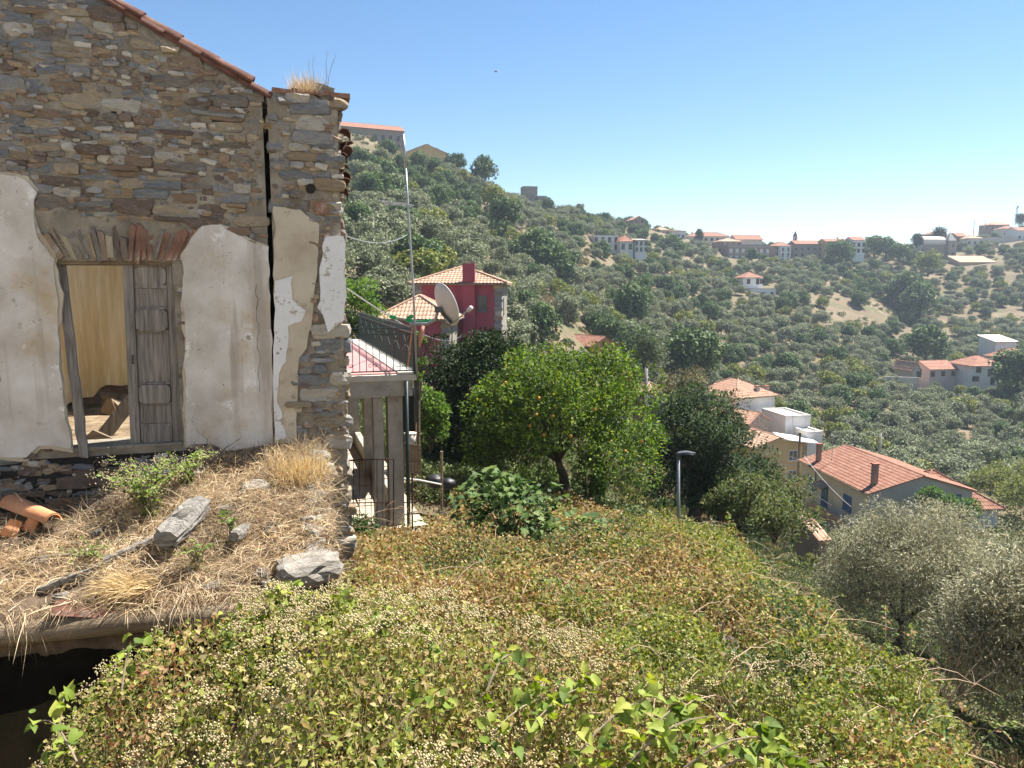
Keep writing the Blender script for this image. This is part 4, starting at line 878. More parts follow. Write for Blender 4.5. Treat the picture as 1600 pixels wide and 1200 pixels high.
for i in range(7):          # zig-zag and small hoops of the long side
    mb = MB(); y0 = .4 + i * 1.2
    for a, b in (((y0, .30), (y0 + .3, .44)), ((y0 + .3, .44), (y0 + .6, .44)), ((y0 + .6, .44), (y0 + .9, .30)), ((y0 + .2, .62), (y0 + .45, .5)), ((y0 + .45, .5), (y0 + .7, .62))):
        mb.bar((-.03, a[0], a[1]), (-.03, b[0], b[1]), .012)
    for q in range(7): mb.tube([Vector((-.02, y0 + q * .16 + .05 * math.cos(a), RH - .05 + .05 * math.sin(a))) for a in np.linspace(0, 6.28, 9)], .006, 4, cap=False)
    mb.build('scroll_panel', M['green_iron'], rail)
mb = MB(); mb.box((-.02, .03, .0), (.05, .05, 1.72)); mb.build('corner_post', M['green_iron'], rail)
def TW(u, y, z): return TO + r_ax * u + d_ax * y + Vector((0, 0, z))
# mast with aerial
mast = thing('antenna_mast', at(645, 590, 12.9), 'tall thin television mast with a comb aerial beside the satellite dish', 'antenna')
mp_ = lambda px, py: at(px, py, 12.9) - mast.location
mb = MB(); mb.tube([mp_(652, 590), mp_(645, 440), mp_(638, 330), mp_(634, 260)], [.02, .019, .017, .015], 8); mb.tube([mp_(634, 262), mp_(630, 210)], .024, 8); mb.build('mast_pole', M['galv'], mast, smooth=True)
mb = MB(); a, b = mp_(598, 316), mp_(647, 321); mb.tube([a, b], .009, 6)
for i in range(12):
    p = a.lerp(b, i / 12.5); mb.tube([p + Vector((-.03, -.16, .02)), p + Vector((.03, .16, -.02))], .004, 4)
mb.tube([mp_(600, 312) , mp_(640, 326)], .004, 4); mb.build('comb_aerial', M['galv'], mast)
# satellite dish
dc = at(695, 477, 12.6); dish = thing('satellite_dish', dc, 'large pale satellite dish seen from behind on a curved bracket', 'satellite dish')
ax = Vector((.78, .52, .33)).normalized(); mb = MB(); e1 = ax.cross(Vector((0, 0, 1))).normalized(); e2 = e1.cross(ax); n = 40
rings = []
for k in range(8):
    r_ = .375 * k / 7; b = len(mb.v)
    for j in range(n):
        a = 6.28318 * j / n; mb.v.append(tuple(ax * (.085 * (k / 7) ** 2 - .04) + e1 * math.cos(a) * r_ * .92 + e2 * math.sin(a) * r_))
    rings.append(b)
for a, b in zip(rings, rings[1:]):
    for j in range(n): mb.f.append((a + j, a + (j + 1) % n, b + (j + 1) % n, b + j)); mb.m.append(0)
o = mb.build('reflector', M['dish'], dish, smooth=True); sol = o.modifiers.new('thickness', 'SOLIDIFY'); sol.thickness = .012
dp = lambda px, py, Y=12.6: at(px, py, Y) - dc
mb = MB(); mb.tube([dp(706, 506, 12.5), dp(735, 482, 12.2)], .012, 6); mb.build('feed_arm', M['galv'], dish); mb = MB(); mb.tube([dp(731, 486, 12.2), dp(737, 480, 12.15)], .035, 8); mb.build('receiver_head', M['dish'], dish, smooth=True)
mb = MB(); mb.box(dp(687, 484, 12.65), (.15, .14, .09)); mb.bar(dp(690, 488, 12.62), dp(706, 506, 12.56), .07, .03); mb.build('mount_plate', M['dark_metal'], dish)
mb = MB(); mb.tube([dp(640, 506, 12.9), dp(668, 506, 12.85), dp(680, 500, 12.8), dp(684, 486, 12.7)], [.026] * 4, 8); mb.build('bracket_tube', M['galv'], dish, smooth=True)
# folded green things on the rail, rod, peach cloth
gr = thing('folded_clothes_airer', at(645, 500, 13.1), 'bright green folded plastic airer laid across the terrace rail', 'clothes airer')
gp = lambda px, py, Y=13.1: at(px, py, Y) - gr.location
mb = MB()
for (a, b, w) in (((609, 494), (619, 497), .055), ((634, 500), (650, 503), .05), ((636, 497), (646, 494), .05), ((646, 504), (674, 502), .04), ((664, 500), (673, 503), .05)): mb.bar(gp(*a), gp(*b), w, .06)
mb.build('green_hinge', M['green_plastic'], gr); mb = MB(); mb.bar(gp(617, 496), gp(640, 500), .03); mb.bar(gp(648, 502), gp(668, 501), .025); mb.build('cream_tube', M['concrete_pale'], gr)
mb = MB(); mb.tube([at(637, 572, 12.95), at(645, 506, 12.95)], .013, 6); tag(mb.build('orange_rod', M['tile_orange']), 'orange-brown rod leaning inside the railing corner', 'rod')
mb = MB(); pts = [at(662, 509, 13.05), at(658, 524, 13.05), at(655, 542, 13.05)]; mb.tube(pts, [.03, .05, .018], 8); tag(mb.build('closed_parasol', M['peach'], smooth=True), 'faded peach closed parasol hanging outside the railing corner', 'parasol')
# iron gate below the terrace
GY_ = 12.55; gb_ = at(580, 838, GY_); gate = thing('iron_gate', gb_, 'rusty barred gate standing between the ruin and the concrete pier', 'gate')
gq = lambda px, py: at(px, py, GY_) - gb_
mb = MB()
for (a, b) in (((540, 719), (615, 717)), ((540, 786), (612, 785)), ((540, 836), (614, 836)), ((615, 717), (615, 840))): mb.tube([gq(*a), gq(*b)], .012, 6)
mb.build('gate_frame', M['rust'], gate)
for i in range(8): mb = MB(); px = 543 + i * 9.2; mb.tube([gq(px, 718), gq(px, 836)], .007, 5); mb.build('gate_bar', M['rust'], gate)
# small lean-to shed with white roof sheet beyond the pier
sb = at(644, 735, 15.5); shed = thing('plank_shed', sb, 'little open shed with a white sheet roof and brown plank front', 'shed', .05)
sq = lambda px, py, Y=15.5: Matrix.Rotation(-.05, 3, 'Z') @ (at(px, py, Y) - sb)
mb = MB(); p = [sq(626, 597), sq(661, 607), sq(661, 607, 18), sq(626, 597, 18)]; mb.hexa([q - Vector((0, 0, .05)) for q in p] + p); mb.build('sheet_roof', M['white_paint'], shed)
for i in range(5):
    mb = MB(); px = 634 + i * 5.4; a, b = sq(px, 740, 15.4), sq(px, 692 + i, 15.4); mb.bar(a, b, .064, .02, up=(0, 1, 0)); mb.build('plank', M['wood_brown'], shed)
for (px, Y) in ((655, 15.4), (650, 16)): mb = MB(); mb.tube([sq(px, 742, Y), sq(px, 602, Y)], .025, 6); mb.build('shed_post', M['wood_brown'], shed)
mb = MB(); a, b = sq(632, 740, 17.2), sq(652, 606, 17.2); mb.box(((a.x + b.x) / 2, a.y, (a.z + b.z) / 2), (abs(b.x - a.x) + .1, .06, b.z - a.z)); mb.build('rear_shade_panel', M['shade_black'], shed)
mb = MB(); c = at(641, 687, 15.7); mb.tube([c - Vector((0, 0, .13)), c + Vector((0, 0, .13))], [.1, .13], 12); mb.tube([c + Vector((0, 0, .13)), c + Vector((0, 0, .15))], [.14, .14], 12); tag(mb.build('paint_bucket', M['concrete_pale'], smooth=True), 'pale bucket on the shed\'s plank front', 'bucket')
for (px, py, s, lab) in ((679, 752, .17, 'round black plastic sack near the dry patch by the shed'), (700, 756, .14, 'flatter black plastic sack beside the round one')):
    bm = bmesh.new(); bmesh.ops.create_icosphere(bm, subdivisions=3, radius=1)
    for v in bm.verts: v.co = Vector((v.co.x * s * 1.1, v.co.y * s, v.co.z * s * .85)) * (1 + .18 * mnoise.noise(v.co * 2.6 + Vector((px, 0, 0))))
    me = bpy.data.meshes.new('sack'); bm.to_mesh(me); bm.free(); me.materials.append(M['black_plastic']); me.polygons.foreach_set('use_smooth', [True] * len(me.polygons)); o = link('plastic_sack', me); o.location = at(px, py, 14.6); tag(o, lab, 'sack')
for (px, pa, pb, Y, m, lab) in ((644, 738, 850, 12.2, 'rust', 'thin rusty rod stuck upright in the brambles'), (690, 705, 765, 14.2, 'wood_brown', 'wooden stake standing by the black sacks')):
    mb = MB(); a, b = at(px, pb, Y), at(px, pa, Y); mb.tube([a - Vector((0, 0, .4)), b], .016 if m == 'rust' else .03, 6); tag(mb.build('stake', M[m]), lab, 'stake')
mb = MB(); mb.tube([at(627, 747, 13.9), at(655, 750, 13.9), at(690, 757, 13.9)], .018, 6); tag(mb.build('white_pipe', M['white_paint']), 'thin white pipe lying across the rubble behind the piers', 'pipe')
# street lamp on the lane below
lb = at(1060, 800, 20.0); lamp = thing('street_lamp', lb, 'modern grey street lamp with a flat dark head above the brambles', 'street lamp')
lq = lambda px, py, Y=20.0: at(px, py, Y) - lb
mb = MB(); mb.tube([lq(1060, 940), lq(1060, 800), lq(1060, 716)], [.055, .048, .04], 10); mb.build('lamp_post', M['galv'], lamp, smooth=True)
mb = MB(); mb.bar(lq(1060, 718), lq(1060, 709), .075, .09); mb.build('lamp_bracket', M['dark_metal'], lamp)
mb = MB(); a, b = lq(1059, 709), lq(1087, 709, 19.7); d = (b - a)
for i in range(9):
    t = i / 8; c = a + d * t + Vector((0, 0, .035 * math.sin(math.pi * min(1, t * 1.1)))); w = .07 + .09 * math.sin(math.pi * min(1, t + .12)) ** .6 if t < 1 else .05
    s = Vector((0, 1, 0)); mb.v += [tuple(c - s * w + Vector((0, 0, -.025))), tuple(c + s * w + Vector((0, 0, -.025))), tuple(c + s * w * .7 + Vector((0, 0, .03))), tuple(c - s * w * .7 + Vector((0, 0, .03)))]
for i in range(8):
    for j in range(4): mb.f.append((i * 4 + j, i * 4 + (j + 1) % 4, i * 4 + 4 + (j + 1) % 4, i * 4 + 4 + j))
mb.f += [(3, 2, 1, 0), (32, 33, 34, 35)]; mb.m = [0] * len(mb.f); mb.build('lamp_head', M['dark_metal'], lamp)
# ------------------------------------------------------------------ houses
HOUSES = []    # (x, y, radius) for keeping trees clear
def slope_tiles(mb, A, B, top, lo, hi, pitch_w, rows, seg=2, hgt=.05, m=0):
    """tiled slope: eave A-B, the top edge is parallel to it at offset vector 'top', from eave distance lo to hi"""
    A, B, top = Vector(A), Vector(B), Vector(top); e = B - A; L_ = e.length; e /= L_; S = top.length; u = top / S; nrm = e.cross(u)
    if nrm.z < 0: nrm = -nrm
    n = max(2, int(round(L_ / pitch_w))); 
    xs_ = [L_ * i / (n * seg) for i in range(n * seg + 1)]
    off = [hgt * (.5 - .5 * math.cos(2 * math.pi * (i % seg) / seg)) for i in range(n * seg + 1)]
    def lim(x):
        if x < lo: return x / lo if lo > 0 else 1
        if x > hi: return (L_ - x) / (L_ - hi) if L_ > hi else 1
        return 1.0
    for i in range(n * seg):
        x0, x1, o0, o1 = xs_[i], xs_[i + 1], off[i], off[i + 1]; h0, h1 = max(.0, lim(x0)), max(.0, lim(x1))
        for r_ in range(rows):
            a, b = r_ / rows, (r_ + 1) / rows; l0, l1 = min(a, h0), min(a, h1); t0, t1 = min(b, h0), min(b, h1)
            if t0 - l0 < 1e-4 and t1 - l1 < 1e-4: continue
            up_, dn = .03, .0
            q = [A + e * x0 + u * S * l0 + nrm * (o0 + up_), A + e * x1 + u * S * l1 + nrm * (o1 + up_), A + e * x1 + u * S * t1 + nrm * (o1 + dn), A + e * x0 + u * S * t0 + nrm * (o0 + dn)]
            mb.face(q, m)
def house(name, label, cat, c, w, d, h, roof='hip', rh=1.6, rz=0.0, wall='cream', tile='roof_red', ov=.45, ridge='y', openings=(), chim=(), group=None, fine=0, plinth=3.0, walls2=None, lines=()):
    """c: centre of the footprint at eave height"""
    c = Vector(c); o0 = c - Vector((0, 0, h)); t = thing(name, o0, label, cat, rz, group); HOUSES.append((c.x, c.y, max(w, d) * .62, c.z - h))
    X, Y_ = w / 2, d / 2; mb = MB(); mb.box((0, 0, (h - plinth) / 2), (w, d, h + plinth))
    pw, rows, seg = (.26, max(2, int(math.hypot((w if ridge == 'y' else d) / 2, rh) / .42)), 4) if fine == 2 else (.3, 8, 2) if fine == 1 else (.7, 3, 2)
    rb = MB(); th = .07
    if roof == 'flat':
        for (cx, cyy, sx, sy) in ((0, -Y_ + .1, w + .1, .22), (0, Y_ - .1, w + .1, .22), (-X + .1, 0, .22, d - .3), (X - .1, 0, .22, d - .3)): rb.box((cx, cyy, h + .14), (sx, sy, .3))
        rb.box((0, 0, h + .03), (w - .3, d - .3, .06))
    else:
        if ridge == 'x': pass
        def q(x, y, z): return Vector((x, y, z)) if ridge == 'y' else Vector((y, -x, z))
        XX, YY = (X, Y_) if ridge == 'y' else (Y_, X)      # XX: half span, YY: half length along the ridge
        k = rh / XX; ze = h - ov * k
        if roof == 'gable':
            for s in (-1, 1):
                slope_tiles(rb, q(s * (XX + ov), -s * -(YY + ov * .6) * -1, ze + th), q(s * (XX + ov), -s * (YY + ov * .6) * -1, ze + th), q(-s * (XX + ov), 0, rh + ov * k), 0, 2 * YY + ov * 1.2, pw, rows, seg)
                rb.face([q(s * (XX + ov), -YY - ov * .6, ze), q(s * (XX + ov), YY + ov * .6, ze), q(0, YY + ov * .6, h + rh), q(0, -YY - ov * .6, h + rh)])
                rb.face([q(s * (XX + ov), -YY - ov * .6, ze), q(s * (XX + ov), YY + ov * .6, ze), q(s * (XX + ov), YY + ov * .6, ze + th), q(s * (XX + ov), -YY - ov * .6, ze + th)])
            for s in (-1, 1):
                rb.bar(q(-(XX + ov), s * (YY + ov * .6), ze + th * .5), q(0, s * (YY + ov * .6), h + rh + th * .5), .1, th + .03); rb.bar(q((XX + ov), s * (YY + ov * .6), ze + th * .5), q(0, s * (YY + ov * .6), h + rh + th * .5), .1, th + .03)
                y0 = s * (YY - .001); P = [q(-XX, y0, h), q(XX, y0, h), q(0, y0, h + rh - .02)]
                mb.face(P if (P[1] - P[0]).cross(P[2] - P[0]).dot(q(0, s, 0)) > 0 else P[::-1])
            rb.tube([q(0, -YY - ov * .6, h + rh + th), q(0, YY + ov * .6, h + rh + th)], .11, 6)
            if fine:
                for s in (-1, 1): gt = MB(); gt.tube([q(s * (XX + ov + .06), -YY - ov * .6, ze), q(s * (XX + ov + .06), YY + ov * .6, ze)], .065, 6); gt.build('gutter', M['wood_brown'], t)
        elif roof == 'hip':
            ry = max(.05, YY - XX); rh2 = rh
            E = [q(-XX - ov, -YY - ov, ze + th), q(XX + ov, -YY - ov, ze + th), q(XX + ov, YY + ov, ze + th), q(-XX - ov, YY + ov, ze + th)]
            T0, T1 = q(0, -ry, h + rh + th), q(0, ry, h + rh + th)
            for a, b, ta, tb in ((E[0], E[1], T0, T0), (E[1], E[2], T0, T1), (E[2], E[3], T1, T1), (E[3], E[0], T1, T0)):
                e = (b - a).normalized(); lo = (ta - a).dot(e); hi = (tb - a).dot(e); top = (ta - a) - e * lo
                slope_tiles(rb, a, b, top, lo, hi, pw, rows, seg); rb.face([a - Vector((0, 0, th)), b - Vector((0, 0, th)), tb - Vector((0, 0, th))] + ([ta - Vector((0, 0, th))] if (ta - tb).length > 1e-3 else []))
                rb.face([a - Vector((0, 0, th)), b - Vector((0, 0, th)), b, a])
            if fine:
                for a, b in ((E[0], E[1]), (E[1], E[2]), (E[2], E[3]), (E[3], E[0])): gt = MB(); gt.tube([a - Vector((0, 0, th)), b - Vector((0, 0, th))], .06, 6); gt.build('gutter', M['wood_brown'], t)
            for a, b in ((E[0], T0), (E[1], T0), (E[2], T1), (E[3], T1), (T0, T1)): rb.tube([a + Vector((0, 0, .05)), b + Vector((0, 0, .05))], .09, 5)
        elif roof == 'shed':
            slope_tiles(rb, (-X - ov, -Y_ - ov, h + th), (X + ov, -Y_ - ov, h + th), (0, d + 2 * ov, rh), 0, w + 2 * ov, pw, rows, seg)
            rb.hexa([(-X - ov, -Y_ - ov, h - .05), (X + ov, -Y_ - ov, h - .05), (X + ov, Y_ + ov, h + rh - .05), (-X - ov, Y_ + ov, h + rh - .05), (-X - ov, -Y_ - ov, h + th - .02), (X + ov, -Y_ - ov, h + th - .02), (X + ov, Y_ + ov, h + rh + th - .02), (-X - ov, Y_ + ov, h + rh + th - .02)])
            mb.face([(X, -Y_, h), (X, Y_, h), (X, Y_, h + rh * .9)]); mb.face([(-X, Y_, h), (-X, -Y_, h), (-X, Y_, h + rh * .9)]); mb.face([(X, Y_, h), (-X, Y_, h), (-X, Y_, h + rh * .9), (X, Y_, h + rh * .9)])
    mb.build('wall', M[wall], t); ro = rb.build('roof', M[tile if roof != 'flat' else (tile if 'flat' in tile or 'sheet' in tile or 'concrete' in tile else 'concrete_pale')], t)
    for op in openings: opening(t, w, d, *op)
    for ch in chim:
        (cx, cyy, zb, hh), wd, cm = ch[:4], (ch[4] if len(ch) > 4 else .45), (ch[5] if len(ch) > 5 else 'cream')
        mb = MB(); mb.box((cx, cyy, h + zb + hh / 2), (wd, wd, hh)); cho = mb.build('chimney', M[cm], ro)
        mb = MB(); mb.box((cx, cyy, h + zb + hh + .06), (wd + .14, wd + .14, .12)); mb.build('chimney_cap', M['red_brick'], t)
    for (f, zz, hh_, pr) in lines:
        mb = MB(); mb.box((0, -Y_ - pr / 2, zz) if f == 'F' else (X + pr / 2, 0, zz), (w, pr, hh_) if f == 'F' else (pr, d, hh_)); mb.build('string_course', M['concrete_pale'], t)
    return t, ro
_WC = {}
def opening(t, w, d, face, along, z, ww, hh, style='dark'):
    """window or door on a face of the house: frame standing proud, a pane or shutter leaf within it"""
    key = (round(ww, 2), round(hh, 2), style)
    if key not in _WC:
        fr, pn = MB(), MB(); b = .07 if ww < 1.6 else .1; fm = {'blue': 'blue_shutter', 'brown': 'dark_shutter', 'dark': 'white_paint', 'bare': 'dark_metal', 'brownglass': 'dark_shutter', 'pale': 'white_paint'}[style]
        for (x, zz, sx, sz) in ((-ww / 2 - b / 2, 0, b, hh + 2 * b), (ww / 2 + b / 2, 0, b, hh + 2 * b), (0, hh / 2 + b / 2, ww, b), (0, -hh / 2 - b / 2, ww + .1, b)): fr.box((x, -.035, zz), (sx, .09, sz))
        fr.box((0, -.02, 0), (.05, .05, hh)); fr.box((0, -.06, -hh / 2 - b - .03), (ww + .3, .16, .06))
        pn.box((0, -.003, 0), (ww, .02, hh))
        if style in ('blue', 'brown'):
            for s in (-1, 1):
                pn.box((s * ww / 4, -.025, 0), (ww / 2 - .04, .04, hh - .02))
                for i in range(int(hh / .12)): pn.box((s * ww / 4, -.05, -hh / 2 + .08 + i * .12), (ww / 2 - .14, .02, .06))
        pm = {'blue': 'blue_shutter', 'brown': 'dark_shutter', 'dark': 'glass_dark', 'bare': 'glass_dark', 'brownglass': 'glass_dark', 'pale': 'roof_sheet'}[style]
        _WC[key] = (fr.mesh('window_frame', M[fm]), pn.mesh('window_pane', M[pm]))
    fm, pm = _WC[key]; f = link('window', fm, t); p = link('pane', pm, f)
    if face == 'F': f.location = (along, -d / 2, z); f.rotation_euler = (0, 0, 0)
    if face == 'R': f.location = (w / 2, along, z); f.rotation_euler = (0, 0, R(90))
    if face == 'L': f.location = (-w / 2, along, z); f.rotation_euler = (0, 0, R(-90))
    return f
def grid(face, n, rows, span, z0, dz, ww, hh, style='dark', skip=()):
    return [(face, -span / 2 + span * i / max(1, n - 1), z0 + dz * r_, ww, hh, style) for r_ in range(rows) for i in range(n) if (i, r_) not in skip]
def far(name, label, px0, px1, pe, pb, Y, d, roof, rh, rz=0.0, **k):
    """house fronting the camera: photo columns px0-px1, eave and base rows"""
    if px0 > 800: px0 = px0 + min(.45 * (px1 - px0), .55 * (px0 - 800) * d / (Y + d))    # the side that faces the view takes its share of the width
    a, b = at(px0, pe, Y), at(px1, pe, Y); z1 = at((px0 + px1) / 2, pb, Y).z; w = (b - a).length; c = (a + b) / 2 + Vector((-math.sin(rz), math.cos(rz), 0)) * d / 2
    w = w / max(.5, math.cos(rz))
    return house(name, label, k.pop('cat', 'house'), (c.x, c.y, a.z), w, d, max(2.2, a.z - z1), roof, rh, rz, **k)

# crimson house beside the valley: tall block with the outer flue, lower block in front
cu = at(717, 441, 57.0); t, ro = house('crimson_house', 'tall crimson house with stone corners, tiled hip roof and broad outer chimney stack', 'house', (cu.x + .1, cu.y + 3.4, cu.z), 6.5, 6.6, 7.4, 'hip', 1.15, R(-3), wall='red_wall', tile='roof_pale', ov=.45, fine=2, ridge='x',
    openings=[('F', 1.85, 6.35 - .55, .55, 1.05, 'bare'), ('F', 1.95, 3.75 - .7, .55, 1.1, 'bare'), ('R', -1.2, 5.6, .6, 1.1, 'bare')])
mb = MB(); mb.box((.85, -3.3 - .19, 3.7), (.92, .40, 10.2)); mb.build('chimney_stack', M['red_wall'], t)
mb = MB()
for i in range(4): mb.box((.85 - .33 + i * .22, -3.49, 8.86), (.1, .34, .16))
mb.box((.85, -3.49, 8.97), (1.0, .46, .06)); mb.build('chimney_cap', M['concrete'], t)
def quoins(t, w, d, h, spec):
    for (x, y, sx, sy) in spec:
        z = -1.5; i = 0
        while z < h - .05:
            hh = rs.uniform(.22, .4); hh = min(hh, h - z); o = link('quoin_stone', STONES[rs.choice([0, 1, 2, 4, 5, 6, 9])], t); k = 1 + .25 * (i % 2); o.location = (x, y, z + hh / 2); o.scale = (sx * k * 1.05, sy * k * 1.05, hh * 1.02); z += hh; i += 1
quoins(t, 6.5, 6.6, 7.3, ((-3.05, -3.28, .5, .16), (3.04, -3.28, .52, .16)))
mb = MB(); mb.box((3.27, 0, 2.6), (.06, 6.58, 9.3)); mb.build('stone_side', M['stone_wall'], t)
cl = at(703, 494, 50.5); t, ro = house('crimson_annex', 'lower crimson block with tiled hip roof standing before the tall crimson house', 'house', (cl.x - 2.3, cl.y + 2.6, cl.z), 4.6, 5.4, 6.8, 'hip', 1.25, R(-2), wall='red_wall', tile='roof_pale', ov=.5, fine=2, ridge='y', openings=[('R', -1.2, 5.4, .55, 1.3, 'bare')])
mb = MB(); mb.box((2.32, 0, 2.4), (.06, 5.38, 8.7)); mb.build('stone_side', M['stone_wall'], t); quoins(t, 4.6, 5.4, 6.7, ((-2.1, -2.68, .5, .16), (2.1, -2.68, .5, .16)))
HOUSES.append((-6, 52, 8, -8))

# house with blue shutters
t, ro = house('blue_shutter_house', 'long cream house with orange tiled gable roof, blue shutters and two tall chimneys', 'house', (36.85, 73.2, -18.45), 9.9, 13.2, 5.6, 'gable', 1.45, R(5), wall='cream', tile='roof_red', ov=.35, fine=2,
    openings=[('L', 4.3, 3.6, 1.0, 1.35, 'blue'), ('L', 1.3, 3.1, 1.05, 2.0, 'blue'), ('L', -3.0, 3.6, 1.3, 1.35, 'blue'), ('F', 3.4, 4.7, .75, 1.0, 'blue')],
    chim=[(-4.1, 4.6, .0, 2.1, .42, 'brown_block'), (-3.8, -5.3, .1, 2.2, .46, 'brown_block')])
mb = MB(); mb.box((0, -6.62, 2.4), (9.85, .04, 6.3)); mb.prism([(-4.9, 5.55), (4.9, 5.55), (0, 6.98)], -6.64, -6.6); mb.build('grey_gable', M['grey_wall'], t)
mb = MB(); mb.hexa([(-5.85, .4, 4.0), (-4.96, .4, 4.4), (-4.96, 2.4, 4.4), (-5.85, 2.4, 4.0), (-5.85, .4, 4.08), (-4.96, .4, 4.48), (-4.96, 2.4, 4.48), (-5.85, 2.4, 4.08)]); mb.build('door_canopy', M['brown_block'], t)
mb = MB(); mb.tube([(-5.05, 3.2, 5.5), (-5.05, 3.2, 1.0)], .06, 6); mb.build('downpipe', M['dark_metal'], t)
mb = MB(); mb.box((-6.2, -1.2, 2.0), (.2, 7, .9)); mb.build('terrace_wall', M['roof_brown'], t)
house('blue_shutter_annex', 'low white annex with sloping orange tiles beyond the blue shuttered house', 'house', (40.9, 71.2, -20.1), 8.0, 8.0, 4.6, 'hip', 2.45, R(5), wall='white_paint', tile='roof_red', ov=.4, fine=2, ridge='x')
# yellow house and the cluster behind it
c = at(1222, 692, 84.5); t, ro = house('yellow_house', 'narrow yellow house with two white framed windows one above the other', 'house', (c.x - 1.6, c.y + 5.2, c.z - .4), 6.2, 10.5, 8.2, 'gable', 1.0, R(14), wall='yellow_wall', tile='roof_pale', ov=.35, fine=1,
    openings=[('F', 1.9, 7.0, 1.05, 1.1, 'dark'), ('F', 1.9, 4.6, 1.05, 1.15, 'dark')], lines=[('F', 5.9, .09, .05)], chim=[(-1.6, -2.5, .5, .9, .4)])
mb = MB(); a, b = at(1207, 674, 90), at(1283, 691, 84.5); o_ = t.matrix_basis.inverted(); q = [o_ @ at(1207, 675, 92), o_ @ at(1222, 686, 84.4), o_ @ at(1280, 693, 85), o_ @ at(1266, 684, 92)]
mb.hexa([p - Vector((0, 0, .12)) for p in q] + q); mb.build('terrace_canopy', M['white_paint'], t)
mb = MB(); p = o_ @ at(1250, 680, 84); mb.tube([p, p - Vector((0, 0, 8))], .13, 8); mb.tube([p, p + Vector((0, 0, .3))], [.25, .12], 8); mb.build('stovepipe', M['wood_brown'], t)
def corner_house(name, label, px, pe, Y, w, d, h, roof, rh, rz, left=True, **k):
    """house whose near corner (front meets its shaded side) is seen at a photo position"""
    p = at(px, pe, Y); ca, sa = math.cos(rz), math.sin(rz); ox, oy = (w / 2 if left else -w / 2), d / 2
    return house(name, label, 'house', (p.x + ca * ox - sa * oy, p.y + sa * ox + ca * oy, p.z), w, d, h, roof, rh, rz, **k)
t, ro = corner_house('white_house', 'white two storey house with brown hip roof above the yellow house', 1150, 620, 98, 6.9, 8.2, 6.5, 'hip', 1.75, R(26), wall='white_paint', tile='roof_brown', ov=.5, fine=1, openings=[('L', -1.5, 4.9, .9, 1.3, 'blue')], chim=[(1.1, -3.2, .1, .9, .5, 'grey_wall'), (3.0, -3.0, .0, .9, .5, 'grey_wall')])
corner_house('white_block', 'plain white flat roofed block on the valley side of the white house', 1228, 653, 93, 3.4, 6, 6, 'flat', 0, R(10), wall='white_paint', tile='roof_sheet')
corner_house('white_terrace', 'low white terrace with flower pots below the plain white block', 1262, 678, 90, 2.0, 4, 5, 'flat', 0, R(10), wall='white_paint', tile='roof_sheet')
for i, px in enumerate((1268, 1283)):
    b_ = at(px, 677, 91); mb = MB(); mb.tube([(0, 0, -.25), (0, 0, .3)], [.17, .25], 10); o = mb.build('flower_pot', M['red_brick']); o.location = b_; tag(o, ['terracotta pot at the inner end of the low white terrace', 'terracotta pot at the open end of the low white terrace'][i], 'flower pot')
corner_house('brown_roof_house', 'stone house with brown tiled gable roof squeezed before the white house', 1170, 662, 90, 4.6, 8.5, 5, 'gable', 1.1, R(42), wall='stone_wall', tile='roof_brown', ov=.25, fine=1, chim=[(-.9, -1, .7, .9, .4, 'red_brick')])
far('small_hut', 'small hut with pale hip roof showing above the dark tree', 1002, 1038, 612, 640, 72, 2.6, 'hip', .7, R(15), wall='brown_block', tile='roof_pale', fine=1, ov=.2)
far('small_hut', 'little orange roofed hut half hidden below the orange house', 972, 992, 584, 610, 85, 2.4, 'gable', .6, R(20), wall='orange_wall', tile='roof_pale', fine=1, ov=.2)
corner_house('orange_house', 'orange house with terracotta gable roof below the olive slope', 925, 541, 105, 4.9, 7.6, 4.5, 'gable', 1.2, R(36), wall='orange_wall', tile='roof_red', ov=.25, fine=1, openings=[('F', .0, 3.7, .5, .6, 'brown'), ('F', 1.1, 3.8, .3, .5, 'brown')], chim=[(-2, 1.6, .1, .9, .5, 'red_brick')])
far('low_shed', 'low shed roof of orange tiles half hidden behind the near olive', 1270, 1294, 846, 900, 36, 2.2, 'shed', .9, R(10), wall='brown_block', tile='roof_pale', fine=2, ov=.15)
# houses across the valley
t, ro = far('pink_house', 'long pale pink house with terracotta roof and grey front gable', 1437, 1498, 576, 592, 180, 7, 'gable', 1.6, R(14), wall='pink_wall', tile='roof_red', ridge='x', fine=0, openings=grid('F', 3, 1, 6, 1.3, 0, .9, 1.0, 'brown')); 
far('pink_house_porch', 'grey gabled wing on the side of the long pale pink house', 1416, 1438, 576, 592, 178, 6, 'gable', 1.4, R(14), wall='grey_wall', tile='roof_brown', openings=[('F', .8, 1.1, 1.2, 1.3, 'bare')])
far('hip_roof_house', 'white house with wide terracotta hip roof beside the long pale pink house', 1500, 1572, 571, 598, 176, 9, 'hip', 1.9, R(4), wall='white_paint', tile='roof_red', openings=[('F', -2.5, 3.1, 1.0, 1.1, 'brown'), ('F', .6, 2.6, 1.6, 1.5, 'dark'), ('F', -3.1, 1.0, 1.5, 1.0, 'brown'), ('F', 1.2, .5, 1.0, 1.6, 'brown')])
far('hip_roof_house', 'pale house with terracotta hip roof behind the wide hip roofed white house', 1556, 1625, 559, 585, 192, 9, 'hip', 2.2, R(2), wall='pink_wall', tile='roof_red', openings=[('F', -2, 2.6, .9, 1.0, 'brown')])
far('white_shed', 'long white shed with sunlit pale roof above the valley houses', 1542, 1589, 534, 553, 206, 7, 'shed', 1.4, R(3), wall='white_paint', tile='roof_sheet')
mb = MB(); pa, pb = at(1380, 588, 172), at(1436, 590, 172)
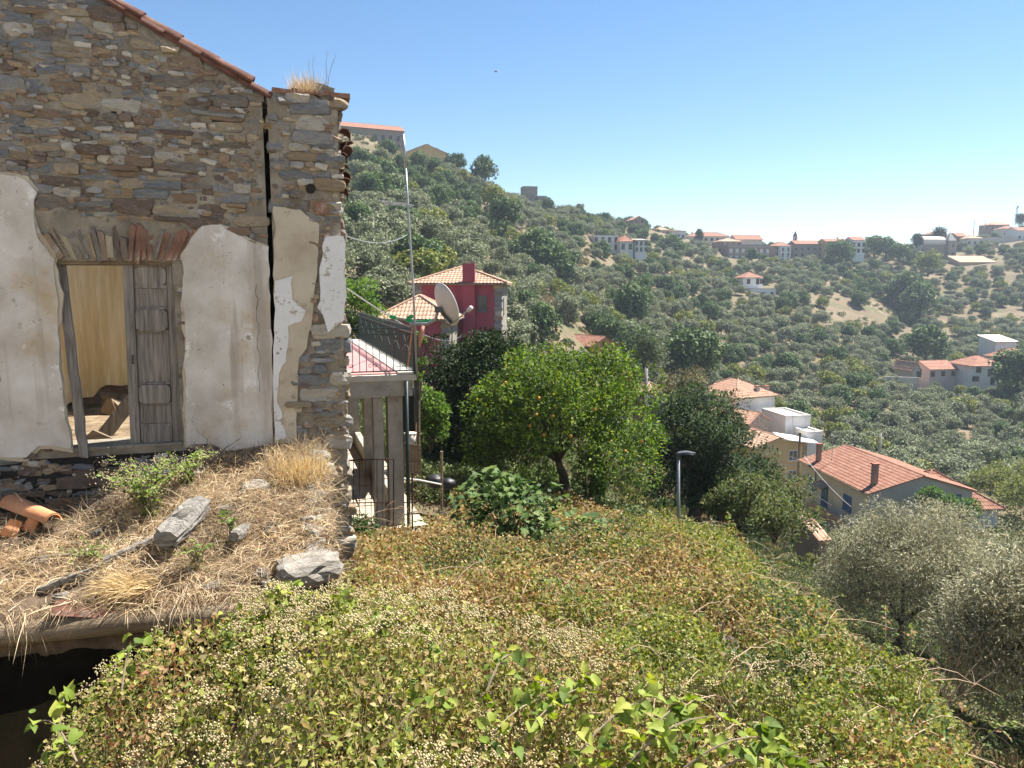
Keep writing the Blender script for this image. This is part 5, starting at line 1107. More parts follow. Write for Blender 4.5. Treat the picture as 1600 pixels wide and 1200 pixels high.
for i in range(8): mb.hexa([pa.lerp(pb, i / 8) + Vector((0, 0, -1.5)), pa.lerp(pb, (i + 1) / 8) + Vector((0, 0, -1.5)), pa.lerp(pb, (i + 1) / 8) + Vector((0, .3, -1.5)), pa.lerp(pb, i / 8) + Vector((0, .3, -1.5)), pa.lerp(pb, i / 8), pa.lerp(pb, (i + 1) / 8), pa.lerp(pb, (i + 1) / 8) + Vector((0, .3, 0)), pa.lerp(pb, i / 8) + Vector((0, .3, 0))])
tag(mb.build('boundary_wall', M['concrete_pale']), 'low pale boundary wall before the long pale pink house', 'wall')
# mid-slope
far('hillside_house', 'white house with red hip roof alone among the olives', 1155, 1193, 433, 449, 255, 8, 'hip', 1.7, R(5), wall='white_paint', tile='roof_red', openings=[('F', -1.6, 2.0, 1.0, 1.4, 'brown'), ('F', 1.6, 2.0, 1.0, 1.8, 'brown'), ('F', 3, 2.0, 1.0, 1.4, 'brown')])
far('hillside_terrace', 'flat white basement block below the lone white hillside house', 1168, 1213, 452, 468, 250, 6, 'flat', 0, R(5), wall='white_paint', tile='concrete_pale', openings=grid('F', 3, 1, 6, 1.5, 0, .9, 1.7, 'brown'))
far('white_villa', 'white villa block with flat roof line, dark balcony openings and low terrace', 926, 966, 369, 392, 248, 9, 'flat', 0, R(16), wall='white_paint', tile='roof_sheet', openings=grid('F', 4, 2, 7, 1.2, 2.4, .9, 1.4, 'bare'))
far('white_villa', 'middle villa wing with small red roof between its white neighbours', 966, 990, 376, 393, 246, 8, 'hip', 1.8, R(10), wall='white_paint', tile='roof_red', openings=grid('F', 2, 1, 2.4, 1.6, 0, 1.0, 1.6, 'bare'))
far('white_villa', 'villa wing with rows of dark windows and a pale awning', 990, 1011, 375, 395, 245, 8, 'shed', .8, R(5), wall='white_paint', tile='roof_sheet', openings=grid('F', 3, 2, 3, 1.1, 1.9, .7, 1.2, 'bare'))
# ridge village
far('convent_building', 'long grey stone building with red roof high on the hilltop', 520, 628, 200, 234, 246, 10, 'gable', 2.2, R(24), wall='stone_wall', tile='roof_red', ridge='x', openings=grid('F', 9, 2, 20, 1.6, 2.6, .8, 1.3, 'bare'), chim=[])
far('yellow_roof_house', 'yellow house with low gable crowning the dry slope', 636, 696, 238, 246, 262, 9, 'gable', 2.6, R(8), wall='yellow_wall', tile='roof_pale', ridge='y', ov=.8, chim=[(1, 0, 2.2, 1.2, .4), (4, 0, 1.2, 1.0, .4)])
far('ridge_tower', 'square grey stone ruin tower on the descending ridge', 817, 840, 292, 308, 294, 5, 'flat', 0, R(10), wall='stone_wall', tile='concrete_pale', cat='tower')
far('ridge_tower', 'lower stump of wall adjoining the square grey ridge tower', 841, 855, 307, 316, 292, 4, 'flat', 0, R(10), wall='stone_wall', tile='concrete_pale', cat='tower')
far('ridge_house', 'plain pinkish gabled house among trees on the ridge', 987, 1008, 343, 362, 338, 8, 'gable', 1.4, R(14), wall='brown_block', tile='roof_brown', openings=grid('F', 2, 2, 3, 2, 2.5, 1, 1.2, 'bare'))
far('ridge_house', 'white ridge house with tan roof beside the dark tree', 1023, 1046, 359, 374, 345, 8, 'hip', 1.5, R(8), wall='cream', tile='roof_pale', openings=grid('F', 3, 1, 4, 2.4, 0, 1.0, 1.3, 'bare'))
far('ridge_house', 'white and blue ridge house next to the tan roofed one', 1046, 1072, 361, 378, 342, 8, 'shed', .8, R(4), wall='white_paint', tile='roof_brown', openings=grid('F', 3, 1, 4, 2.4, 0, 1.0, 1.3, 'blue'))
far('ridge_house', 'long low house with bright red roof on the skyline', 1072, 1140, 369, 380, 366, 9, 'hip', 2.0, R(3), wall='cream', tile='roof_red', ridge='x', openings=grid('F', 6, 1, 14, 1.8, 0, 1.0, 1.2, 'brown'), chim=[(-7, 0, .5, 1.8, .5)])
far('ridge_house', 'brown house with stacked terraces beside the blockwork building', 1119, 1160, 377, 396, 338, 9, 'hip', 1.6, R(6), wall='brown_block', tile='roof_pale', openings=grid('F', 4, 2, 8, 1.6, 2.4, 1.0, 1.3, 'bare'))
far('ridge_house', 'red roofed house rising behind the blockwork building', 1145, 1192, 374, 392, 352, 9, 'gable', 2.2, R(6), wall='cream', tile='roof_red', ridge='x')
far('blockwork_building', 'unplastered brown and grey block building with rows of pale window boards', 1132, 1205, 383, 410, 330, 10, 'flat', 0, R(6), wall='brown_block', tile='concrete', openings=grid('F', 7, 2, 16.5, 2.0, 3.0, 1.3, 1.6, 'pale'), lines=[('F', 3.6, .3, .06), ('F', 6.7, .3, .06)])
far('ridge_house', 'stone house with white front bay and red hip roof', 1204, 1237, 384, 410, 332, 9, 'hip', 1.9, R(4), wall='stone_wall', tile='roof_red', openings=grid('F', 3, 3, 5, 1.2, 2.3, .9, 1.4, 'dark'))
far('white_front_bay', 'narrow white three storey bay on the stone ridge house', 1218, 1236, 385, 411, 329, 2.5, 'flat', 0, R(4), wall='white_paint', tile='concrete_pale', openings=grid('F', 2, 3, 2.4, 1.2, 2.3, .8, 1.5, 'bare'))
far('ridge_house', 'long grey stone building with straight red roof on the ridge', 1237, 1284, 381, 404, 340, 9, 'gable', 1.6, R(3), wall='stone_wall', tile='roof_red', ridge='x', openings=grid('F', 5, 2, 11, 1.6, 2.6, .8, 1.0, 'bare'))
far('ridge_house', 'yellow ridge house with red roof edge and small dark windows', 1284, 1326, 377, 394, 336, 8, 'gable', 1.2, R(3), wall='yellow_wall', tile='roof_red', ridge='x', openings=grid('F', 3, 1, 5.5, 3.2, 0, 1.1, 1.0, 'brown'), chim=[(2, 0, .4, 1.6, .5)])
far('ridge_house', 'white ridge house with dark windows and the tallest red roof', 1326, 1352, 375, 398, 333, 8, 'gable', 1.5, R(3), wall='white_paint', tile='roof_red', ridge='x', openings=grid('F', 3, 2, 4.4, 1.8, 2.5, 1.1, 1.5, 'brown'))
# bell tower with a dark cap
tb = at(1242, 379, 348); tw = thing('bell_tower', tb, 'slim pink bell tower with a dark pointed cap on the ridge', 'bell tower')
mb = MB(); mb.box((0, 0, .2), (1.6, 1.6, 5.0)); mb.build('shaft', M['pink_wall'], tw); mb = MB(); mb.tube([(0, 0, 2.7), (0, 0, 3.2), (0, 0, 4.0), (0, 0, 5.2)], [1.0, .95, .6, .06], 8); mb.build('cap', M['dark_metal'], tw)
mb = MB(); mb.box((0, -.79, 1.6), (.6, .08, 1.2)); mb.build('belfry_opening', M['glass_dark'], tw)
# chapel with a stubby spire
tb = at(1482, 402, 350); tw = thing('chapel', tb, 'grey stone chapel with square belfry and pointed grey spire', 'chapel', R(8))
mb = MB(); mb.box((0, 0, 2.0), (4.2, 4.2, 11)); mb.build('belfry', M['stone_wall'], tw)
mb = MB(); mb.tube([(0, 0, 7.4), (0, 0, 8.2), (0, 0, 11.4)], [2.9, 2.3, .05], 4); mb.build('spire', M['grey_wall'], tw)
mb = MB(); mb.box((-7.5, 3, 2.5), (11, 7, 7.5)); mb.build('nave', M['stone_wall'], tw); mb = MB(); mb.tube([(-13.2, 3, 6.0), (-1.8, 3, 6.0)], 3.6, 14); mb.build('barrel_roof', M['grey_wall'], tw)
for z in (1.2, 5.2):
    mb = MB(); mb.box((.4, -2.1, z), (1.0, .06, 1.7)); mb.build('belfry_opening', M['glass_dark'], tw)
HOUSES.append((tb.x - 4, tb.y, 9, tb.z))
far('tan_roof_barn', 'long low barn with sunlit tan roof near the chapel', 1490, 1555, 410, 419, 334, 9, 'shed', 3.2, R(2), wall='yellow_wall', tile='roof_pale', cat='barn')
far('ridge_house', 'ochre ridge house with red gable beyond the chapel spire', 1488, 1512, 369, 384, 372, 8, 'gable', 1.8, R(5), wall='brown_block', tile='roof_red', ridge='x', openings=grid('F', 2, 1, 3, 2.4, 0, 1, 1.2, 'bare'))
far('ridge_house', 'wide pale house with tan roof right of the chapel spire', 1504, 1536, 372, 386, 366, 8, 'hip', 1.6, R(5), wall='cream', tile='roof_pale', openings=grid('F', 3, 1, 6, 2.0, 0, 1, 1.2, 'bare'))
far('ridge_house', 'dark flat house topping the village hill', 1538, 1578, 351, 364, 420, 9, 'hip', 1.8, R(4), wall='brown_block', tile='roof_brown', openings=grid('F', 3, 1, 8, 2.2, 0, 1.1, 1.2, 'bare'))
far('ridge_house', 'orange roofed house below the lattice mast', 1560, 1592, 357, 372, 402, 8, 'hip', 1.7, R(3), wall='cream', tile='roof_red', openings=grid('F', 3, 1, 6, 2.2, 0, 1, 1.2, 'bare'))
far('ridge_house', 'tall pale house at the village edge with red roof', 1580, 1625, 360, 385, 382, 9, 'gable', 1.8, R(3), wall='white_paint', tile='roof_red', ridge='x', openings=grid('F', 4, 2, 9, 2, 2.6, 1, 1.3, 'bare'))
far('ridge_house', 'reddish house glimpsed between the two dark pines', 1446, 1480, 366, 380, 384, 8, 'hip', 1.6, R(3), wall='brown_block', tile='roof_red')
far('retaining_wall', 'long pale retaining wall under the village edge houses', 1536, 1590, 371, 380, 378, 1, 'flat', 0, R(4), wall='grey_wall', tile='concrete', cat='wall')
tb = at(1580, 420, 345); tw = thing('stone_archway', tb, 'pale stone archway with a dark opening on the right-hand slope'.replace(' on the right-hand slope', ' amid trees near the tan barn'), 'archway')
mb = MB(); P = [(-3.8, -2), (-3.8, 3.2), (-3.0, 3.9), (3.0, 3.9), (3.8, 3.2), (3.8, -2), (2.9, -2)] + [(2.9 * math.cos(a), .6 + 2.5 * math.sin(a)) for a in np.linspace(0, math.pi, 12)] + [(-2.9, -2)]
mb.prism(P, -.6, .6); mb.build('arch', M['concrete_pale'], tw); mb = MB(); mb.box((0, 1.2, .4), (6.4, .2, 5)); mb.build('dark_recess', M['shade_black'], tw)
# masts and poles
tb = at(1587, 352, 405); tw = thing('lattice_mast', tb, 'tall lattice radio mast above the village houses', 'mast'); mb = MB(); hh = 9.5
for s in ((-1, -1), (1, -1), (1, 1), (-1, 1)): mb.bar((s[0] * .8, s[1] * .8, -3), (s[0] * .22, s[1] * .22, hh), .09)
for i in range(9):
    z0, z1 = i * hh / 9, (i + 1) * hh / 9; w0, w1 = .8 - .58 * z0 / hh, .8 - .58 * z1 / hh
    for s in (-1, 1): mb.bar((-w0, s * w0, z0), (w1, s * w1, z1), .06); mb.bar((w0, s * w0, z0), (-w1, s * w1, z1), .06)
mb.build('lattice', M['galv'], tw); mb = MB(); mb.box((0, -.4, hh), (.9, .3, 1.2)); mb.build('antenna_panel', M['white_paint'], tw)
def pole(name, px, pt, pb, Y, r_, label, m='galv', arms=()):
    b_ = at(px, pb, Y); t = thing(name, b_, label, 'pole'); hh = at(px, pt, Y).z - b_.z; mb = MB(); mb.tube([(0, 0, -2), (0, 0, hh)], [r_ * 1.2, r_], 8); mb.build('pole_shaft', M[m], t, smooth=True)
    for z, w in arms: mb = MB(); mb.bar((-w, 0, hh - z), (w, 0, hh - z), .09); mb.build('cross_arm', M['dark_metal'], t)
    return b_ + Vector((0, 0, hh))
pole('utility_pole', 1521, 344, 366, 372, .16, 'pale pole with cross arms on the village skyline', arms=((.3, .7),))
pole('utility_pole', 1539, 344, 356, 405, .12, 'thin pole among the topmost village houses', arms=((.2, .8),))
p1 = pole('utility_pole', 1009, 576, 618, 60, .13, 'concrete utility pole rising from the dark tree by the small hut', 'concrete', arms=((.25, .8), (.9, .6)))
p2 = pole('utility_pole', 1374, 678, 712, 95, .14, 'concrete utility pole behind the blue shuttered house', 'concrete')
pole('utility_pole', 939, 498, 520, 125, .1, 'thin pale pole on the olive slope above the orange house')
pole('utility_pole', 749, 392, 408, 110, .07, 'thin pale pole on the slope behind the crimson house')
def cable(label, a, b, sag, r_=.012, m='dark_metal'):
    a, b = Vector(a), Vector(b); mb = MB(); mb.tube([a.lerp(b, t) - Vector((0, 0, sag * 4 * t * (1 - t))) for t in np.linspace(0, 1, 14)], r_, 4); tag(mb.build('cable', M[m]), label, 'cable')
cable('thin cable from the stone pillar to the television mast', RW(-.02, .1, LP(540, 364)[1]), at(637, 366, 12.9), .12, .006, 'galv')
cable('thin cable passing over the terrace railing to the crimson annex', at(541, 450, 11), at(720, 525, 48), .5, .012, 'galv')
cable('pale cable running down to the blue shuttered house', at(1190, 690, 60), at(1300, 790, 66), .5, .018, 'galv')
cable('second pale cable over the cream facade with blue shutters', at(1256, 712, 78), at(1330, 792, 66), .3, .018, 'galv')
cable('pale cable crossing before the yellow house windows', at(1195, 690, 80), at(1256, 722, 80), .2, .03, 'galv')
cable('overhead line from the pole behind the blue shuttered house', p2, at(1300, 694, 110), .6, .03, 'galv')
cable('overhead line leaving the pole by the small hut', p1, at(960, 588, 75), .5, .03, 'dark_metal')
for i, (px, py, Y, hh, lab) in enumerate(((1300, 712, 76, 2.2, 'rooftop aerial near the first chimney of the blue shuttered house'), (1160, 592, 100, 2.0, 'rooftop aerial on the brown hip roof of the white house'), (1012, 600, 72.5, 1.2, 'small aerial on the hut with the pale hip roof'), (1238, 672, 88, 1.8, 'aerial beside the yellow house canopy'))):
    p = at(px, py, Y); mb = MB(); mb.tube([(0, 0, -.6), (0, 0, hh)], .03, 5)
    for q in range(5): mb.bar((-.35 + q * .04, -.5 + q * .25, hh - .1), (.35 - q * .04, -.5 + q * .25, hh - .1), .02)
    mb.bar((0, -.55, hh - .1), (0, .55, hh - .1), .025); o = mb.build('roof_aerial', M['galv']); o.location = p; tag(o, lab, 'aerial')
# a bird high in the sky
bp_ = at(775, 112, 60); mb = MB(); mb.tube([(-.14, 0, 0), (-.05, 0, .01), (.06, 0, .01), (.15, 0, 0)], [.01, .04, .045, .012], 6); mb.face([(-.04, 0, .02), (.05, 0, .02), (.0, -.3, .07)]); mb.face([(-.04, 0, .02), (.05, 0, .02), (.0, .3, .07)])
o = mb.build('bird', M['dark_metal']); o.location = bp_; tag(o, 'tiny dark bird gliding high in the clear sky', 'bird')
# ------------------------------------------------------------------ trees and shrubs near at hand
OL = [(.175, .20, .11), (.22, .24, .14), (.135, .16, .08), (.275, .285, .185)]
DK = [(.02, .038, .01), (.03, .052, .015), (.042, .068, .02), (.014, .026, .008)]
OR = [(.085, .14, .022), (.125, .19, .03), (.055, .10, .018), (.185, .24, .045), (.24, .26, .05)]
b = at(886, 776, 17.0); cc = at(878, 652, 17.0)
t, C = make_tree('orange_tree', 'round orange tree with bright yellow-green crown and scattered ripe fruit', 'tree', b, cc + Vector((0, .3, -.05)), (2.25, 2.0, 1.85), at(872, 718, 17.0), .15, 210, .36, 150, .095, .048, OR, M['leaf'], lo=.35, zmin=-.55, w=[.32, .3, .2, .12, .06], limb=26, extra=[at(1005, 720, 16.8), at(985, 745, 16.7), at(755, 720, 16.8), at(740, 735, 17), at(1010, 740, 16.9), at(1015, 690, 16.9), at(740, 690, 17), at(990, 760, 16.8), at(965, 740, 16.5), at(770, 740, 16.6)])
fm = MB(); fm.tube([(0, 0, -.036), (0, 0, -.024), (0, 0, 0), (0, 0, .024), (0, 0, .036)], [.01, .027, .036, .027, .01], 8); fme = fm.mesh('orange', M['fruit'], True)
for (px, py) in ((864, 650), (842, 622), (790, 598), (955, 690), (977, 705), (838, 648), (828, 665), (892, 682), (1000, 735), (930, 640), (850, 680), (1002, 690)):
    o = link('fruit', fme, t); o.location = at(px, py, 17 - 1.58 * math.sqrt(max(.05, 1 - ((px - 878) / 165) ** 2 - ((py - 652) / 140) ** 2))) - b
make_tree('dark_evergreen_tree', 'dense dark evergreen tree between the terrace house and the orange tree', 'tree', at(745, 735, 21), at(745, 618, 21), (1.65, 1.7, 2.05), at(745, 690, 21), .15, 170, .42, 150, .11, .055, DK, M['leaf_dull'], lo=.4, zmin=-.9, extra=[at(800, 545, 21), at(700, 560, 21.5), at(770, 535, 21.5), at(690, 600, 21), at(820, 560, 22)])
make_tree('dark_evergreen_tree', 'dark broad tree directly beside the street lamp', 'tree', at(1085, 800, 24.5), at(1082, 695, 24.5), (1.75, 1.7, 2.15), at(1085, 760, 24.5), .17, 190, .42, 130, .12, .06, [(.04, .062, .026), (.055, .085, .034), (.075, .105, .045), (.03, .046, .018)], M['leaf'], lo=.35, zmin=-.9)
make_tree('dark_evergreen_tree', 'dark spreading tree below the yellow house', 'tree', at(1150, 825, 26), at(1145, 765, 26), (1.6, 1.6, 1.25), at(1150, 800, 26), .15, 170, .42, 120, .12, .06, [(.04, .062, .026), (.055, .085, .034), (.075, .105, .045), (.03, .046, .018)], M['leaf'], lo=.3, zmin=-.9, extra=[at(1232, 788, 26), at(1248, 806, 26), at(1220, 772, 26), at(1215, 800, 25.5), at(1262, 812, 26), at(1240, 802, 25.7), at(1200, 748, 26), at(1190, 730, 26), at(1175, 705, 26), at(1160, 680, 26), at(1205, 770, 25.8), at(1185, 755, 25.8), at(1150, 655, 26), at(1170, 720, 26), at(1180, 780, 25.6), at(1195, 715, 26.2), at(1210, 742, 26), at(1180, 690, 26.3), at(1165, 740, 25.8), at(1150, 700, 26), at(1200, 775, 25.7), at(1225, 760, 26), at(1140, 670, 26.2), at(1158, 760, 25.6), at(1232, 778, 25.8), at(1190, 760, 26), at(1175, 735, 26.2), at(1210, 790, 25.6), at(1128, 640, 26.4), at(1140, 720, 25.8)])
make_tree('dry_topped_tree', 'tree with thin brownish top above the dark tree by the lamp', 'tree', at(1068, 640, 40), at(1066, 600, 40), (1.3, 1.2, 1.0), at(1066, 615, 40), .1, 50, .35, 60, .13, .06, [(.17, .14, .07), (.11, .12, .05), (.22, .18, .10)], M['leaf_dull'], lo=.3)
make_tree('pale_tall_tree', 'tall loose green tree standing beside the orange house', 'tree', at(1006, 610, 88), at(1006, 548, 88), (2.2, 2.2, 3.1), at(1006, 590, 88), .2, 70, .7, 60, .3, .14, [(.07, .10, .035), (.10, .13, .05), (.12, .145, .07)], M['leaf_dull'], lo=.3)
for i, (px, lab) in enumerate(((832, 'slim dark cypress nearer to the crimson house'), (846, 'slim dark cypress nearer to the orange house'))):
    make_tree('cypress', lab, 'tree', at(px, 548, 62), at(px, 530, 62), (.22, .22, .95), at(px, 540, 62), .06, 24, .16, 50, .12, .05, [(.03, .045, .018), (.045, .06, .025)], M['leaf_dull'], lo=.2)
# near olives on the lower right terrace
def olive(name, label, base, cc, rad, ttop, r0, nc, per, **k):
    return make_tree(name, label, 'olive tree', base, cc, rad, ttop, r0, nc, .34, per, .085, .018, [(.27, .265, .165), (.34, .325, .22), (.20, .20, .115), (.46, .43, .31), (.36, .31, .19)], M['leaf_dull'], lo=.25, zmin=-.8, limb=60, w=[.3, .3, .2, .12, .08], outw=.8, **k)
olive('near_olive_tree', 'big silvery olive with open feathery crown just below the brambles', at(1405, 1010, 15.5), at(1420, 890, 15.5), (1.85, 1.7, 1.6), at(1408, 975, 15.5), .09, 260, 200, extra=[at(1330, 830, 15.5), at(1310, 870, 15.5), at(1500, 810, 15.6), at(1470, 800, 15.6), at(1390, 805, 15.6), at(1545, 850, 15.5), at(1555, 900, 15.4), at(1370, 985, 15.2), at(1430, 990, 15.1), at(1480, 985, 15.2), at(1340, 960, 15.3), at(1400, 1000, 15), at(1460, 1010, 15), at(1510, 975, 15.2), at(1520, 1010, 15.1)])
olive('near_olive_tree', 'olive at the path edge partly cut off by the picture border', at(1610, 1150, 9.5), at(1600, 985, 9.5), (.95, 1.0, 1.3), at(1605, 1080, 9.5), .07, 150, 210, extra=[at(1540, 1060, 9.4), at(1560, 930, 9.5), at(1570, 1030, 9.3), at(1545, 960, 9.5), at(1560, 1090, 9.4)])
twigs('dead_shrub', at(1470, 1120, 8.3), [(-.3, .1, .8), (.2, 0, .85), (.5, .1, .7), (-.1, .2, .9), (.35, -.2, .6), (0, -.1, .75), (.7, .1, .55), (-.45, 0, .5)], 'leafless tan shrub under the near olives', 'dead shrub', 'twig', .9, .012)
twigs('dead_shrub', at(1500, 1090, 9.0), [(-.3, .1, .8), (.2, 0, .85), (.5, .1, .7), (-.1, .2, .9), (.35, -.2, .6), (0, -.1, .75)], 'second leafless shrub crowding the olive\'s foot', 'dead shrub', 'twig', .9, .012)
# fig bush: lobed leaves, the largest as leaves of their own
def fig_leaf():
    mb = MB(); lob = [(0, 0), (.22, .08), (.42, .05), (.34, .26), (.52, .42), (.3, .48), (.26, .78), (.08, .66), (0, 1.0)]; L_ = lob + [(-x, y) for x, y in lob[-2:0:-1]]
    mb.v = [(x, y, .25 * abs(x) - .22 * y * y) for x, y in L_]; n = len(L_); mb.v.append((0, .35, -.03)); mb.f = [(i, (i + 1) % n, n) for i in range(n)]; mb.m = [0] * n
    return mb
def flat_leaf_mesh(name, mb, m, col):
    return np_mesh(name, np.array(mb.v), np.array(mb.f), m, np.tile(np.array(col), (len(mb.v), 1)))
FIGL = [flat_leaf_mesh('fig_leaf', fig_leaf(), M['leaf'], c) for c in ((.085, .14, .04), (.11, .175, .05), (.14, .21, .06), (.06, .105, .03), (.18, .24, .08))]
def bush(name, label, cat, base, rad, n_obj, n_rest, leafmeshes, L_, part='leaf', pal=None, stems=9, zc=.6):
    t = thing(name, base, label, cat); mb = MB()
    C = ellipsoid_clumps(stems * 3, (0, 0, rad[2] * zc), rad, .5, .9, -.5)
    for c in C: c = Vector(c); mb.tube([Vector((c.x * .1, c.y * .1, -.1)), Vector((c.x * .4, c.y * .4, c.z * .55)), c], [.022, .014, .005], 5)
    mb.build('stem', M['bark'], t, smooth=True)
    for i in range(n_obj):
        d = rand_dirs(1)[0]; d[2] = abs(d[2]) * (1 if random.random() > .2 else -.4); d[1] = -abs(d[1]) if random.random() < .7 else d[1]
        k = (1 + .28 * float(vnoise(d[0] * 2.2, d[1] * 2.2, d[2] * 2.2 + base[0]))) * random.uniform(.86, 1.05)
        o = link(part, leafmeshes[random.randrange(len(leafmeshes))], t); o.location = (d[0] * rad[0] * k, d[1] * rad[1] * k, rad[2] * zc + d[2] * rad[2] * k)
        s = L_ * random.uniform(.65, 1.25); o.scale = (s, s, s)
        o.rotation_euler = Vector((d[0] + random.uniform(-.6, .6), d[1] + random.uniform(-.6, .6), d[2] * .4 - random.uniform(0, .6))).to_track_quat('Y', 'Z').to_euler()
        o.rotation_euler.rotate_axis('Y', random.uniform(-.6, .6))
    if n_rest:
        d = rand_dirs(n_rest); P = d * np.array(rad) * rng.uniform(.45, .95, (n_rest, 1)) * (1 + .25 * vnoise(d[:, 0] * 2.2, d[:, 1] * 2.2, d[:, 2] * 2.2 + base[0]))[:, None] + np.array([0, 0, rad[2] * zc])
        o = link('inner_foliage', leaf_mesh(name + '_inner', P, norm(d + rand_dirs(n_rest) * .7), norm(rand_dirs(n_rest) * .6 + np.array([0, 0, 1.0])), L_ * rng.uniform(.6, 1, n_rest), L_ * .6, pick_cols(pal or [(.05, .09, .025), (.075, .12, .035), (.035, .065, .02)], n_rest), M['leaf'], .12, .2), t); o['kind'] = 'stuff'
    return t
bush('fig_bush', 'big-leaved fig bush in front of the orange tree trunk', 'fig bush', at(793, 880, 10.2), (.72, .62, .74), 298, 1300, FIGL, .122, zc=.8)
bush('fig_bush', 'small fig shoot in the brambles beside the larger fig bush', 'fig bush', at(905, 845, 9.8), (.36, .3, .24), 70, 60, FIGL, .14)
# shrubs beyond the terrace and behind the piers
GP = [(.11, .19, .035), (.16, .24, .05), (.08, .14, .03)]
def shrub(label, base, rad, n, L_, pal, name='shrub', zc=.7, cat='shrub', W=.55, m='leaf'):
    base = Vector(base); t = thing(name, base, label, cat); C = ellipsoid_clumps(max(10, n // 70), (0, 0, rad[2] * zc), rad, .35, .9, -.7); P, D, ci = crown_points(C, np.full((len(C), 1), min(rad) * .38), 70); k = len(P)
    link('foliage', leaf_mesh(name + '_foliage', P, norm(D + rand_dirs(k) * .8), norm(rand_dirs(k) * .7 + np.array([0, 0, 1.0])), L_ * rng.uniform(.6, 1.2, k), L_ * W, pick_cols(pal, k, .2), M[m]), t)
    mb = MB()
    for c in C[:8]: mb.tube([(0, 0, -.3), Vector(c) * .5, Vector(c)], [.03, .02, .008], 4)
    mb.build('stem', M['bark'], t); return t
shrub('bright green bush showing above the far terrace railing', at(562, 530, 26), (.95, .8, 1.3), 3500, .12, GP)
shrub('dark ivy mass filling the railing behind the pink terrace', at(555, 560, 23.5), (.9, .4, .95), 2500, .1, DK)
shrub('bright grass-green creeper at the shed post', at(672, 690, 17.5), (.42, .4, .8), 2200, .1, GP)
shrub('narrow climbing plant below the railing corner', at(655, 600, 14.2), (.12, .15, .75), 700, .07, GP)
shrub('leafy sapling at the foot of the orange tree trunk', at(918, 775, 16.3), (.4, .35, .65), 1200, .11, GP)
shrub('lime green bush on the far side of the orange tree trunk', at(840, 770, 18.8), (.7, .5, .6), 1500, .1, [(.15, .22, .05), (.2, .26, .07)])
shrub('dense dark ivy by the gate foot', at(556, 850, 11.8), (.32, .3, .28), 900, .07, [(.05, .10, .03), (.08, .13, .04)])
for i, (px, py, Y, r_, lab) in enumerate(((1452, 796, 63.5, 1.1, 'bright green bush pressed against the grey gable'), (1482, 806, 62.5, 1.0, 'middle bright green bush before the orange annex roof'), (1508, 816, 61.5, 1.1, 'bright green bush under the annex eaves'))):
    shrub(lab, at(px, py, Y), (r_, r_, r_ * 1.1), 1800, .24, [(.09, .16, .035), (.12, .2, .045), (.07, .12, .03)])
for i, (px, py, Y, r_, lab) in enumerate(((1585, 778, 76, 3.0, 'yellow-green shrub on the slope beyond the annex roof corner'), (1548, 772, 82, 2.4, 'low grey-green shrub behind the annex roof corner'), (1602, 800, 70, 2.6, 'yellowish shrub at the picture border below the annex roof corner'))):
    shrub(lab, at(px, py, Y), (r_, r_, r_ * .8), 2600, .3, [(.16, .18, .05), (.20, .21, .07), (.12, .15, .05)])
for i, (px, py, Y, r_) in enumerate(((1210, 830, 17.5, .6), (1165, 800, 19, .6), (1130, 800, 19.5, .5), (1195, 815, 22, .9), (1238, 826, 20, .8), (1150, 800, 23, .8))):
    shrub(['yellowish weed bush behind the bramble brow near the low shed', 'leafy bush at the bramble brow under the dark spreading tree', 'small leafy bush close to the street lamp', 'dark leafy mound beneath the spreading tree', 'dark leafy mound between the spreading tree and the low shed', 'dark bush between the lamp and the spreading tree'][i], at(px, py, Y), (r_, r_, r_), 1400, .1, [(.10, .12, .04), (.15, .16, .06), (.07, .10, .03)])
twigs('dead_shrub', at(1225, 860, 14), [(.2, 0, .6), (-.2, .1, .55), (.4, 0, .5), (-.45, 0, .45), (0, .1, .65)], 'pale seed-headed weeds on the bramble brow', 'dead shrub', 'twig', .9, .008)

# ------------------------------------------------------------------ olives and broadleaf trees of the far hillside
def far_variant(name, kind, seed):
    global rng
    r0 = rng; rng = np.random.default_rng(seed); random.seed(seed)
    if kind == 'olive': rad, zc, nc, per, L_, W, pal = (1.0, 1.0, .72), .95, 60, 40, .17, .085, OL
    elif kind == 'dark': rad, zc, nc, per, L_, W, pal = (1.0, 1.0, .95), 1.0, 66, 40, .19, .12, [(.075, .12, .042), (.10, .15, .055), (.125, .175, .07)]
    elif kind == 'pine': rad, zc, nc, per, L_, W, pal = (.75, .75, 1.25), 1.15, 60, 34, .19, .1, [(.022, .04, .02), (.034, .055, .026)]
    else: rad, zc, nc, per, L_, W, pal = (1.0, 1.0, .8), .95, 44, 34, .18, .12, [(.15, .19, .045), (.20, .23, .055), (.26, .25, .07)]
    C = ellipsoid_clumps(nc, (0, 0, zc), rad, .35, .9, -.8, .3); P, D, ci = crown_points(C, rng.uniform(.24, .36, (nc, 1)), per); n = len(P)
    col = pick_cols(pal, n, .15) * (1 + rng.normal(0, .14, (nc, 1)))[ci]
    cm = leaf_mesh(name, P, norm(np.cross(D, rand_dirs(n)) + D * .35), norm(D * 1.0 + rand_dirs(n) * .5 + np.array([0, 0, .25])), L_ * rng.uniform(.7, 1.2, n), W * 1.15, np.clip(col, .01, .6), M['leaf_dull'])
    mb = MB(); branch_tree(mb, (0, 0, 0), (0.05, 0, zc * .45), .075, C[:5], 5, 5); tm = mb.mesh(name + '_trunk', M['bark'], True); rng = r0
    return cm, tm
VAR = {k: [far_variant('crown_' + k, k, 100 + 10 * i + j) for j in range(n)] for i, (k, n) in enumerate((('olive', 6), ('dark', 4), ('lime', 3), ('pine', 2)))}
